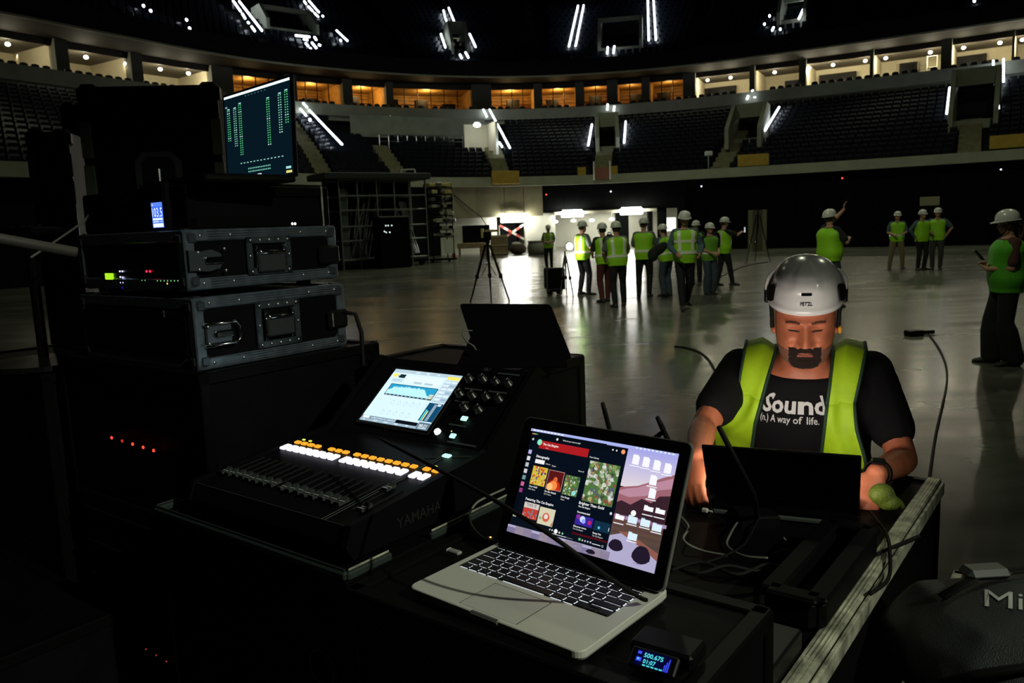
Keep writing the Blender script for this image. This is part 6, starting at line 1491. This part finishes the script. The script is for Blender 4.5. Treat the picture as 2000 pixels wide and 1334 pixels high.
m = MB(); m.prism(rr_poly(-.0645, .0435, -.184, -.106, .004), .0004, Matrix.Translation((0, 0, ZB))); tp = m.build('trackpad', mat('trackpad_silver', (.54, .54, .50), .42, .2), mac)
m = MB()
for a, b in (((-.0645, -.184), (-.0645, -.106)), ((-.0645, -.106), (.0435, -.106)), ((.0435, -.106), (.0435, -.184))): m.tube([(a[0], a[1], ZB + .0003), (b[0], b[1], ZB + .0003)], .0005, 4)
m.build('seam', BLACKR, tp)
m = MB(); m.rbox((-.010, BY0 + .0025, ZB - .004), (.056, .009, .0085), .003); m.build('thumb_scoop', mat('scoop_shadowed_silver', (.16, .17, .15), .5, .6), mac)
m = MB(); m.cyl((-.16, .014, ZB - .001), (.15, .014, ZB - .001), .0065, 12); m.build('hinge', BLACK2, mac)
# lid and display
TI = .438; lv = Vector((0, math.sin(TI), math.cos(TI))); ln = Vector((0, -math.cos(TI), math.sin(TI))); LO = Vector((.0, 0, 0)) + Vector((0, 0, ZB))
ox = Vector((.087, 1.197, 1.24)) - Vector((.0787, 1.1874, 1.1955)); ox = Matrix.Rotation(-LY, 3, 'Z') @ ox      # bottom centre of the lit area
LM = Matrix((X, lv, ln)).transposed()
def lidp(x, y, z=0): return ox + X * x + lv * y + ln * z
m = MB(); pl = rr_poly(-.1625, .1625, -.024, .199, .012); m.loft([[lidp(x, y, z) for x, y in pl] for z in (-.0075, -.006, -.0008)]); lid = m.build('lid', mat('lid_silver', (.34, .34, .32), .4, .7), mac)
m = MB(); pl2 = rr_poly(-.1605, .1605, -.0225, .1975, .011); m.loft([[lidp(x, y, z) for x, y in pl2] for z in (-.0008, -.0001)]); m.build('bezel', mat('bezel_glass', (.003, .003, .003), .12), lid)
u_ = UI(lidp(-.143, .179, .0002), X, lv, .286, .179, ln, 1.0)
# desktop picture: plain mountain lake in pinks and violets
for k in range(12): f = k / 11; u_.rect(.55, .0 + .028 * k, 1, .03 + .028 * k, (.42 + .38 * f, .42 + .30 * f, .92 - .12 * f), 0, .9)
u_.rect(.55, .33, 1, .36, (.85, .74, .80), 0, .9)
u_.poly([(.55, .64), (1, .64), (1, .18), (.94, .22), (.88, .27), (.80, .33), (.72, .36), (.64, .40), (.55, .43)], (.42, .16, .20), 1, .8)
u_.poly([(.66, .42), (.74, .37), (.80, .345), (.86, .30), (.94, .25), (1, .21), (1, .30), (.93, .33), (.86, .40), (.76, .44)], (.62, .32, .42), 2, .8)
u_.poly([(.55, .64), (1, .64), (1, .36), (.94, .38), (.90, .45), (.84, .43), (.78, .50), (.72, .48), (.66, .53), (.55, .50)], (.05, .02, .03), 3, .8)
u_.rect(.55, .60, 1, .64, (.35, .16, .30), 4, .8)
for k in range(8): f = k / 7; u_.rect(.55, .63 + .026 * k, 1, .66 + .026 * k, (.14 - .04 * f + .02 * (k % 2), .07 + .01 * (k % 2), .06), 4, .8)
for k in range(16): rr2 = random.Random(k); x = .70 + .30 * rr2.random(); u_.rect(x, .60 + .02 * rr2.random(), x + .025, .63, (.55, .40, .65), 5, .7)
u_.poly([(.68, .80), (.78, .74), (.92, .83), (1, .88), (1, 1), (.0, 1), (.0, .93), (.55, .92)], (.52, .48, .72), 5, .85)
u_.poly([(.74, .74), (.80, .73), (1, .84), (1, .90), (.90, .83)], (.34, .13, .10), 6, .8)
for x, y, a_, b_ in ((.745, .86, .045, .05), (.905, .885, .055, .075), (.60, .97, .03, .02)):
    u_.poly([(x + a_ * math.cos(t) * (1 + .1 * math.sin(3 * t)), y + b_ * math.sin(t)) for t in [2 * math.pi * -j / 14 for j in range(14)]], (.02, .012, .03), 7, .8)
for k in range(9): rr2 = random.Random(k + 40); x, y = .2 + .75 * rr2.random(), .94 + .05 * rr2.random(); u_.rect(x, y, x + .04, y + .008, (.42, .38, .62), 6, .8)
for k in range(12): u_.rect(.0 + .06 * k, .93 + .02 * (k % 3 == 0), .06 + .06 * k, 1, (.30 + .2 * ((k * 5) % 3) / 3, .26 + .15 * ((k * 5) % 3) / 3, .46), 6, .7)
u_.rect(0, 0, 1, .024, (.40, .46, .86), 8)
for k in range(9): u_.rect(.02 + .026 * k, .006, .038 + .026 * k, .017, (.95, .96, 1), 9)
for k in range(10): u_.rect(.74 + .025 * k, .006, .752 + .025 * k, .017, (.9, .92, 1), 9)
for x, y in ((.735, .07), (.80, .075), (.868, .085), (.935, .095), (.865, .215), (.875, .325)): u_.poly([(x, y + .085), (x + .042, y + .085), (x + .042, y + .018), (x + .030, y), (x, y)], (.95, .95, 1), 9); u_.rect(x - .012, y + .095, x + .05, y + .103, (.9, .9, 1), 9)
for x, y, c in ((.865, .475, 0), (.935, .475, 0), (.79, .545, 2), (.705, .60, 0), (.785, .585, 1), (.863, .585, 1), (.935, .60, 1), (.805, .72, 1)):
    if c == 2: u_.disc(x + .02, y + .02, .016, (.95, .95, .9), 9); continue
    u_.rect(x, y + .008, x + .056, y + (.066 if c else .045), (.72, .88, .98) if c else (.94, .95, .98), 9); u_.rect(x, y, x + .022, y + .012, (.60, .80, .95) if c else (.9, .9, .95), 9); u_.rect(x - .004, y + .075, x + .06, y + .083, (.9, .9, 1), 9)
# music player window
DK = (.002, .004, .008); u_.rect(.012, .030, .695, .925, DK, 10); u_.rect(.045, .09, .69, .86, (.0016, .0055, .011), 11)
for k, c in enumerate(((1, .3, .3), (1, .75, .2), (.3, .9, .3))): u_.disc(.022 + .012 * k, .048, .004, c, 12)
u_.text('<', .055, .053, .014, (.6, .6, .6), 12); u_.disc(.21, .062, .008, (.7, .7, .7), 12); u_.text('What do you want to play?', .25, .068, .013, (.8, .8, .8), 12)
u_.disc(.60, .065, .005, (.8, .8, .8), 12); u_.disc(.625, .066, .005, (.8, .8, .8), 12); u_.disc(.668, .067, .013, (.95, .35, .15), 12)
u_.rect(.090, .098, .445, .175, (.42, .012, .016), 12); u_.disc(.088, .118, .018, (.25, .85, .55), 13); u_.text('The Cat Empire', .115, .138, .020, (.95, .85, .8), 13, .03); u_.text('Artist', .14, .165, .010, (.7, .6, .6), 13)
for k, c in enumerate(((.6, .55, 1), (.9, .9, .95), (.6, .65, .7), (.8, .75, .8), (.2, .4, .4), (.8, .15, .35), (.4, .05, .25))): u_.rect(.022, .205 + .062 * k, .046, .245 + .062 * k, c, 12, .8)
u_.disc(.034, .10, .007, (.7, .7, .7), 12); u_.text('Discography', .088, .262, .022, (.92, .92, .92), 12, .025); u_.rect(.088, .280, .158, .318, (.9, .9, .9), 12); u_.text('Albums', .168, .312, .013, (.6, .6, .6), 12); u_.text('Singles', .215, .318, .013, (.6, .6, .6), 12); u_.text('Show all', .405, .315, .013, (.7, .7, .7), 12)
def art(x0, y0, x1, y1, pal, seed, n=9, bg=None):
    rr3 = random.Random(seed); u_.rect(x0, y0, x1, y1, bg or pal[0], 12, .8)
    for _ in range(n * 6):
        cx, cy = rr3.uniform(x0, x1), rr3.uniform(y0, y1); s = (x1 - x0) * rr3.uniform(.04, .12); k = rr3.randint(3, 6); a0 = rr3.random() * 6
        q = [(min(max(cx + s * math.cos(a0 - 6.28 * j / k) * rr3.uniform(.5, 1), x0), x1), min(max(cy + s * 1.6 * math.sin(a0 - 6.28 * j / k) * rr3.uniform(.5, 1), y0), y1)) for j in range(k)]
        u_.poly(q, rr3.choice(pal), 13, .8)
art(.085, .345, .195, .520, [(.85, .60, .05), (.75, .10, .05), (.75, .75, .25), (.9, .8, .4), (.10, .05, .2)], 1)
u_.rect(.205, .350, .318, .532, (.55, .30, .28), 12, .8); u_.rect(.209, .356, .314, .526, (.10, .008, .008), 13); u_.poly([(.209, .526), (.314, .526), (.300, .46), (.262, .42), (.225, .46)], (.55, .03, .01), 14); u_.disc(.258, .49, .028, (.95, .28, .06), 15); u_.disc(.235, .505, .022, (.95, .55, .2), 16); u_.disc(.265, .43, .014, (.7, .15, .05), 15)
ART = [(.10, .22, .06), (.80, .82, .68), (.28, .42, .14), (.60, .66, .50), (.30, .10, .06), (.86, .88, .84), (.06, .10, .05), (.62, .55, .22), (.12, .13, .22)]
art(.328, .365, .430, .545, ART, 5); u_.disc(.408, .515, .014, (.30, .75, .70), 14)
art(.470, .195, .672, .560, ART, 8, 26)
u_.text('Your Library', .458, .172, .014, (.85, .85, .85), 12); 
for x, y, t_, s_ in ((.085, .548, 'Your Gold', .016), (.085, .572, '2023 Album', .012), (.205, .562, 'On the Attack', .016), (.205, .585, '2019 Album', .012), (.328, .575, 'Live Songs', .016), (.328, .598, 'Album', .012), (.458, .595, 'Brighter Than Gold', .024), (.458, .622, 'The Cat Empire', .014), (.085, .672, 'Featuring The Cat Empire', .022), (.460, .672, 'Recommended', .016), (.455, .800, 'Discover more', .016), (.455, .822, 'The Cat Empire', .012), (.588, .815, 'Rising Tide', .014), (.588, .838, 'The Cat Empire', .012)): u_.text(t_, x, y, s_, (.9, .9, .9) if s_ > .013 else (.55, .55, .55), 12, .02)
u_.rect(.085, .690, .195, .740, (.82, .76, .70), 12, .8); u_.text("THIS IS", .10, .725, .028, (.2, .15, .15), 13); art(.085, .740, .195, .835, [(.7, .06, .04), (.85, .7, .6), (.15, .3, .35), (.6, .05, .04)], 12, 5)
u_.rect(.203, .700, .315, .855, (.85, .80, .55), 12, .8); u_.disc(.258, .785, .026, (.65, .12, .08), 13); u_.disc(.258, .778, .014, (.8, .75, .65), 14); u_.disc(.220, .800, .010, (.25, .5, .3), 13); u_.poly([(.30, .85), (.313, .85), (.313, .80)], (.5, .12, .08), 13)
u_.rect(.458, .690, .575, .775, (.04, .02, .32), 12); u_.disc(.505, .72, .018, (.6, .75, 1), 13); u_.disc(.515, .735, .013, (.3, .4, 1), 14); u_.disc(.555, .735, .012, (.5, .02, .15), 13); u_.disc(.475, .705, .014, (.25, .03, .3), 13)
u_.rect(.585, .70, .690, .785, (.006, .03, .06), 12); u_.disc(.62, .755, .008, (.1, .5, .7), 13); u_.rect(.682, .735, .686, .765, (.7, .8, .9), 13); u_.disc(.675, .612, .008, (.6, .65, .7), 12)
for k in range(4): u_.rect(.455, .835 + .008 * k + .012, .69, .846 + .008 * k + .012, (.07 + .07 * k, .004, .008), 12)
u_.rect(.012, .862, .695, .925, (.003, .006, .012), 13)
art(.020, .800, .045, .850, [(.5, .5, .35), (.7, .65, .5), (.4, .35, .2)], 20, 2); u_.text('Rising Tide', .055, .826, .014, (.85, .85, .85), 14); u_.text('The Cat Empire', .055, .845, .011, (.6, .6, .6), 14)
u_.disc(.348, .882, .013, (.92, .92, .92), 15); u_.disc(.305, .88, .005, (.6, .6, .6), 15); u_.disc(.322, .88, .005, (.7, .7, .7), 15); u_.disc(.374, .884, .006, (.7, .7, .7), 15); u_.disc(.396, .885, .006, (.2, .7, .3), 15); u_.rect(.26, .906, .425, .911, (.85, .85, .85), 15); u_.rect(.425, .906, .47, .911, (.2, .2, .22), 15)
u_.disc(.515, .893, .008, (.15, .5, .2), 15)
for k in range(4): u_.disc(.535 + .018 * k, .895, .005, (.6, .6, .65), 15)
u_.rect(.60, .897, .655, .903, (.85, .85, .85), 15); u_.ring(.668, .900, .006, (.7, .7, .7), 15, .3); u_.build('display', lid)
# charger plug, cable and a memory stick at the left edge
GC = mat('pale_cable', (.20, .20, .17), .5)
def cable(name, pts, r, lab, m_, seg=8):
    P = [Vector(p) for p in pts]; Q = []
    for a in range(len(P) - 1):
        p0, p1, p2, p3 = P[max(a - 1, 0)], P[a], P[a + 1], P[min(a + 2, len(P) - 1)]
        for k in range(6):
            s = k / 6; Q.append(.5 * ((2 * p1) + (p2 - p0) * s + (2 * p0 - 5 * p1 + 4 * p2 - p3) * s * s + (3 * p1 - p0 - 3 * p2 + p3) * s ** 3))
    Q.append(P[-1]); mb = MB(); mb.tube(Q, r, seg); o = mb.build(name, m_, None, True); tag(o, lab, 'cable'); return o
cable('charger_cable', [onz(962, 1057, 1.206), onz(940, 1048, 1.206), onz(922, 1028, 1.207), onz(917, 1005, 1.215), onz(928, 985, 1.212), onz(948, 972, 1.21), onz(985, 955, 1.20)], .0024, 'pale charger cable looping at the left side of the silver laptop', GC)
pl_ = thing('charger_plug', 'small charger plug with an orange light at the silver laptop', 'plug', onz(964, 1058, 1.203), LY); m = MB(); m.rbox((-.008, 0, .003), (.016, .009, .007), .002); m.build('body', GC, pl_); m = MB(); m.ell((-.006, -.001, .0072), (.002, .002, .0012), None, 8, 5); m.build('light', glow('plug_orange', (1, .45, .15), 2.2), pl_)
st = thing('memory_stick', 'slim pale memory stick in the left side of the silver laptop', 'memory stick', onz(895, 1080, 1.205), LY); m = MB(); m.rbox((-.010, 0, 0), (.030, .012, .006), .002); m.build('body', mat('stick_silver', (.55, .55, .5), .3, .6), st); m = MB(); m.rbox((-.022, 0, 0), (.006, .0125, .0065), .002); m.build('cap', WHITE, st)
# black lead strung from the console across to the laptop's far side
cable('black_lead', [ony(741, 857, 1.46), ony(806, 890, 1.33), ony(876, 928, 1.20), ony(950, 968, 1.11), ony(1020, 1010, 1.05), ony(1075, 1045, 1.02), ony(1130, 1085, 1.01), ony(1195, 1132, 1.03), ony(1248, 1166, 1.045), ony(1262, 1172, 1.06)], .0032, 'black lead strung from the console across the front of the silver laptop screen', BLACKR)
# --- small transmitter with blue display right of the laptop
iz = 1.1955; ip = onz(1288, 1290, iz + .012)
ie = thing('belt_transmitter', 'small black transmitter with a blue readout right of the silver laptop', 'transmitter', Vector((ip.x, ip.y, iz + .004)), YAW + .05); Mi = Matrix.Rotation(R(38), 3, 'X')
m = MB(); m.rbox((0, .026, .012), (.085, .05, .022), .004); m.build('body', BLACK2, ie); m = MB(); m.rbox((0, -.016, .013), (.062, .026, .010), .002, Mi); m.build('screen_hood', BLACK2, ie)
o3 = Vector((0, -.016, .013)) + Mi @ Vector((0, 0, .0053)); uw, uh = .046, .020; u_ = UI(o3 - X * uw / 2 + (Mi @ Y) * uh / 2, X, Mi @ Y, uw, uh, Mi @ Z, 1.0)
u_.rect(0, 0, 1, 1, (.001, .002, .03), 0); u_.text('500.675', .22, .42, .28, (.10, .75, .85), 2, .02, width=.55); u_.text('01:07', .24, .80, .26, (.10, .75, .85), 2, .02, width=.36); u_.rect(.03, .12, .14, .30, (.05, .08, .9), 1); u_.rect(.03, .5, .18, .75, (.05, .08, .9), 1); u_.rect(.06, .56, .12, .66, (.1, .7, .8), 2)
for k in range(5): u_.rect(.25 + .12 * k, .88, .34 + .12 * k, .97, (.08, .7, .7), 2)
for k in range(3): u_.rect(.84 + .05 * k, .55 - .2 * k, .87 + .05 * k, .97, (.05, .08, .95), 1)
u_.build('display', ie)
# --- lower bench with the operator's laptop
BT = .985
bench = flight_case('bench_case', 'long black case serving as the operator\'s bench with a worn aluminium right edge', at(.655, .37, .11), .58, 1.24, BT - .11, mE=mat('black_edge', (.003, .003, .003), .4, spec=.06), corners=False, castor=True)
for y0, y1 in ((-.12, 1.24),):
    m = MB(); m.rbox((-.016, (y0 + y1) / 2, BT - .11 + .002), (.036, y1 - y0, .012), .003); m.build('worn_edge', ALUW, bench)
    m = MB(); m.rbox((.006, (y0 + y1) / 2, BT - .11 - .02), (.010, y1 - y0, .035), .002); m.build('worn_edge_side', ALUW, bench)
    for k in range(3): m = MB(); m.box((-.006 - .008 * k, (y0 + y1) / 2, BT - .11 + .0085), (.0022, y1 - y0, .002)); m.build('groove', ALUW, bench)
lp0, lp1 = onz(1370, 868, 1.203), onz(1683, 890, 1.203); dl = lp1 - lp0; oy = math.atan2(dl.y, dl.x); wo_ = dl.length; mid = (lp0 + lp1) / 2; on = Vector((-math.sin(oy), math.cos(oy), 0))
hz_ = BT + .030; lean_ = .125; hp_ = mid + on * lean_; 
stand = thing('laptop_riser', 'low grey riser under the operator\'s laptop', 'riser', Vector((hp_.x, hp_.y, BT)) + on * .1, oy); m = MB(); m.rbox((0, 0, .006), (wo_ * .95, .22, .012), .003); m.build('plate', mat('dull_grey_plate', (.10, .11, .10), .5, .3), stand)
for s in (-1, 1): m = MB(); m.rbox((s * wo_ * .4, 0, .002), (.03, .2, .004), .001); m.build('foot', BLACKR, stand)
opl = thing('operator_laptop', 'black laptop seen from behind, lid open toward the bearded man', 'laptop', Vector((hp_.x, hp_.y, BT + .012)), oy)
m = MB(); m.rbox((0, .115, .009), (wo_, .24, .018), .004); m.build('base', BLACK2, opl)
keyset(opl, -.15, .15, .03, .13, 5, mat('key_black', (.01, .01, .01), .5), .019, 13)
top_ = loc(opl, mid + Vector((0, 0, 0))); top_.z = 1.203 - opl.location.z; hb_ = Vector((0, 0, .016)); lv2 = (Vector((0, top_.y, top_.z)) - hb_); lL = lv2.length; lv2.normalize(); lnf = X.cross(lv2).normalized(); lnf = lnf if lnf.y < 0 else -lnf
M2 = Matrix((X, lv2, X.cross(lv2))).transposed()
m = MB(); m.rbox(hb_ + lv2 * lL / 2, (wo_, lL, .007), .003, M2); lid2 = m.build('lid', mat('lid_black', (.006, .007, .008), .28), opl)
m = MB(); c_ = hb_ + lv2 * lL * .55 + lnf * .0038; m.lathe([(.012, 0), (.013, .0004)], 18, c_, M2 if X.cross(lv2).dot(lnf) > 0 else M2 @ Matrix.Rotation(math.pi, 3, 'X')); m.build('badge', mat('dark_badge', (.02, .02, .025), .2), lid2)
u_ = UI(hb_ + lv2 * (lL * .94) + X * (wo_ * .47) - lnf * .0042, -X, lv2, wo_ * .94, lL * .84, -lnf, 1.0)
u_.rect(0, 0, 1, 1, (1, .88, .74), 0, 17.0); u_.rect(0, 0, 1, .05, (.6, .7, .85), 1, 3.0); u_.rect(.04, .1, .3, .9, (.95, .9, .85), 1, 8.0); u_.rect(.36, .12, .95, .3, (.85, .88, 1), 1, 8.0)
for k in range(9): u_.rect(.36, .38 + .06 * k, .95 - .05 * (k % 3), .40 + .06 * k, (.2, .22, .25), 1, 1.0)
u_.build('display', lid2)
# wireless receivers with whip antennas behind the silver laptop
def receiver(label, a, b, ants):
    t = thing('wireless_receiver', label, 'receiver', at(a, b, BT + .002), YAW); m = MB(); m.rbox((0, 0, .022), (.20, .16, .044), .004); m.build('body', BLACKM, t)
    m = MB(); m.rbox((0, -.082, .022), (.18, .006, .034), .002); m.build('front_panel', BLACK2, t)
    for (u0, v0, u1, v1, y) in ants:
        P0, P1_ = loc(t, ony(u0, v0, y)), loc(t, ony(u1, v1, y + .02)); d_ = (P0 - P1_).normalized(); m = MB(); m.tube([P1_ - d_ * .06, P1_, P0 - d_ * .02, P0], [.0045, .0048, .005, .0042], 8); an_ = m.build('antenna', BLACKR, t, True)
        m = MB(); m.ell(P1_ - d_ * .06, (.008, .008, .008), None, 8, 6); m.build('antenna_joint', BLACKM, an_)
    return t
receiver('black wireless receiver whose single antenna rises left of the silver laptop lid', .30, .40, [(1177, 787, 1192, 845, 1.60)])
receiver('black wireless receiver with two short crossed antennas behind the silver laptop lid', .52, .40, [(1284, 815, 1308, 866, 1.42), (1296, 842, 1268, 866, 1.44)])
r3 = thing('antenna_unit', 'long black whip antenna standing in front of the operator\'s laptop', 'antenna', onz(1480, 1000, BT + .03)); m = MB(); P0, P1_ = loc(r3, ony(1404, 834, 1.62)), loc(r3, ony(1470, 962, 1.68)); m.tube([P0, P0.lerp(P1_, .5), P1_], [.0055, .006, .0065], 8); m.build('whip', BLACKR, r3, True); m = MB(); m.tube([P1_, P1_.lerp(Vector((0, 0, 0)), .6), Vector((0, 0, -.02))], .007, 8); m.build('joint', BLACKM, r3, True); m = MB(); m.rbox((0, .02, -.025), (.10, .09, .04), .004); m.build('base', BLACKM, r3)
# tangle of cables on the bench between the laptops
def bp(u, v, h=.006): return onz(u, v, BT + h)
tang = [([(1330, 1010), (1345, 1030), (1335, 1055), (1370, 1075), (1420, 1085)], .003, GC, 'pale cable curling beside the right edge of the silver laptop screen'),
        ([(1440, 1020), (1428, 1040), (1420, 1065), (1450, 1085), (1500, 1090)], .003, mat('grey_cable', (.12, .12, .11), .6), 'grey cable bending below the operator\'s laptop'),
        ([(1480, 1015), (1465, 1045), (1445, 1070), (1390, 1095), (1340, 1105)], .003, BLACKR, 'black cable crossing the bench toward the silver laptop'),
        ([(1300, 1100), (1360, 1120), (1420, 1105), (1480, 1115), (1540, 1100), (1570, 1080)], .004, BLACKR, 'thick black cable lying in waves across the bench'),
        ([(1310, 1115), (1370, 1098), (1440, 1122), (1500, 1102), (1560, 1125)], .004, BLACKR, 'second thick black cable woven over the first on the bench'),
        ([(1530, 1050), (1545, 1070), (1552, 1090), (1590, 1095)], .003, mat('grey_cable', (.12, .12, .11), .6), 'short grey cable behind the yellow tape loop'),
        ([(1700, 1000), (1730, 1040), (1738, 1080), (1735, 1130), (1700, 1160)], .004, BLACKR, 'black cable hanging over the worn edge of the bench'),
        ([(1600, 1130), (1660, 1110), (1720, 1080), (1795, 1048)], .005, BLACKR, 'stiff black cable reaching from the bench toward the bag')]
for k, (px, r, m_, lab) in enumerate(tang): cable('bench_cable', [bp(u, v, .008 + .006 * ((j + k) % 3) + (.02 if k in (3, 4) else 0)) for j, (u, v) in enumerate(px)], r, lab, m_)
t = thing('white_plug', 'small white plug among the cables on the bench', 'plug', bp(1377, 1001, .004), YAW); m = MB(); m.rbox((0, 0, .006), (.018, .012, .012), .003); m.build('body', WHITE, t); m = MB(); m.cyl((.009, 0, .006), (.02, 0, .006), .003, 8); m.build('sleeve', WHITE, t)
t = thing('marked_cable_tie', 'yellowish tape loop with a white end on the bench cables', 'tape', bp(1540, 1088, .01), YAW); m = MB(); m.tube([(-.03, -.01, 0), (-.015, .004, .012), (.005, .008, .014), (.02, .0, .006)], .005, 6); m.build('loop', mat('olive_tape', (.30, .30, .06), .5), t, True); m = MB(); m.rbox((.03, -.002, .006), (.02, .008, .006), .002); m.build('end', WHITE, t)
# rounded black rim of an open lid lying right of the silver laptop
rim = thing('accessory_tray', 'narrow black moulded tray lying along the worn edge of the bench', 'tray', at(.62, .86, BT + .006), YAW)
for a_, b_ in (((-.0, -.30, .0), (.0, .10, .0)), ((-.085, .10, 0), (0, .10, 0)), ((-.085, -.30, 0), (0, -.30, 0)), ((-.085, -.30, 0), (-.085, .10, 0))):
    A_, B_ = Vector(a_), Vector(b_); s = [max(abs(B_[i] - A_[i]), .03) for i in range(2)]; m = MB(); m.rbox((A_ + B_) / 2 + Vector((0, 0, .03)), (s[0], s[1], .06), .01); m.build('wall', mat('moulded_black', (.003, .0035, .0035), .5, spec=.05), rim)
    m = MB(); m.rbox((A_ + B_) / 2 + Vector((0, 0, .062)), (max(s[0] + .012, .04), max(s[1] + .012, .04), .012), .005); m.build('rim', mat('moulded_black', (.003, .0035, .0035), .5, spec=.05), rim)
m = MB(); m.rbox((-.043, -.10, .010), (.085, .40, .012), .004); m.build('tray_floor', BLACK, rim)
# lime glove under the operator's left hand
gp = ony(1722, 965, 1.97); gl = thing('work_glove', 'crumpled lime green work glove at the operator\'s left hand', 'glove', Vector((gp.x, gp.y, gp.z - .02)), R(20)); m = MB()
m.ell((0, 0, .02), (.035, .03, .028)); m.ell((.012, -.01, .0), (.03, .03, .022))
for k in range(4): m.tube([(.02, -.02 + .012 * k, .01), (.04, -.022 + .014 * k, -.002), (.05, -.02 + .014 * k, -.018)], .0085, 8)
remesh(m, 'palm', mat('lime_glove_fabric', (.10, .14, .008), .6, bump=.4, bscale=200), .005, 4, gl)
for dx in (0, .008): m = MB(); m.ell((.0 + dx, -.028, .026 - dx * .6), (.003, .003, .003), None, 8, 5); m.build('glint_bead', mat('chrome', (.6, .62, .62), .12, 1.0), gl)  # two bright beads put in as the glints on the glove
# --- case and bag at the lower right
C2 = .76
c2 = flight_case('side_case', 'pale-edged case at the lower right carrying the black bag', at(1.45, .55, .11), .74, .98, C2 - .11, mE=ALUW, corners=False, castor=True)
bagc = onz(2015, 1245, .92); bagc.z = C2; bg = thing('equipment_bag', 'black padded equipment bag with white lettering at the lower right corner', 'bag', bagc, YAW + R(40)); m = MB(); m.rbox((0, 0, .12), (.50, .38, .24), .08); m.ell((0, -.04, .14), (.27, .21, .135)); BAGM = mat('black_nylon', (.012, .015, .016), .6, bump=.3, bscale=400); remesh(m, 'body', BAGM, .009, 8, bg)
m = MB(); m.tube([(-.255, -.12, .155), (-.235, -.195, .215), (0, -.205, .24), (.235, -.195, .215), (.255, -.12, .155)], .008, 8); m.build('zip_piping', BLACKR, bg, True)
for x in (-.06, .08): m = MB(); m.rbox((x, .06, .272), (.09, .05, .022), .01); m.build('strap_buckle', mat('buckle_grey', (.05, .055, .05), .4), bg)
m = MB(); m.tube([(-.17, .02, .245), (-.08, .05, .27), (.05, .06, .275), (.18, .02, .245)], .012, 8, flat=.4); m.build('carry_strap', BLACKR, bg, True)
# lettering on the bag, laid on its visible face
nb = (Vector((0, 0, CAMZ)) - (bg.location + Vector((0, 0, .15)))).normalized()
def bag_letters():
    p0 = hit(1925, 1190, bg.location + Vector((0, 0, .14)) + nb * .16, nb); dg = bpy.context.evaluated_depsgraph_get()
    bo = [c for c in bg.children if c.name.startswith('body')][0]; bpy.context.view_layer.update(); inv = bo.matrix_world.inverted()
    vs, fs = text_geo('Mi', .0); x0 = min(a for a, b in vs); x1 = max(a for a, b in vs); P = []
    for x, y in vs:
        u = 1924 + (x - x0) / (x1 - x0) * 74; v = 1186 - y / .7 * 33 + (u - 1924) * .10
        o = inv @ Vector((0, 0, CAMZ)); d = (inv.to_3x3() @ ray(u, v)).normalized(); ok, hp, nn, _ = bo.ray_cast(o, d)
        if not ok: return
        P.append(hp + nn * .003)
    m = MB(); m.add(P, fs); m.build('lettering', mat('grey_white_print', (.45, .47, .44), .6), bg)
bag_letters()
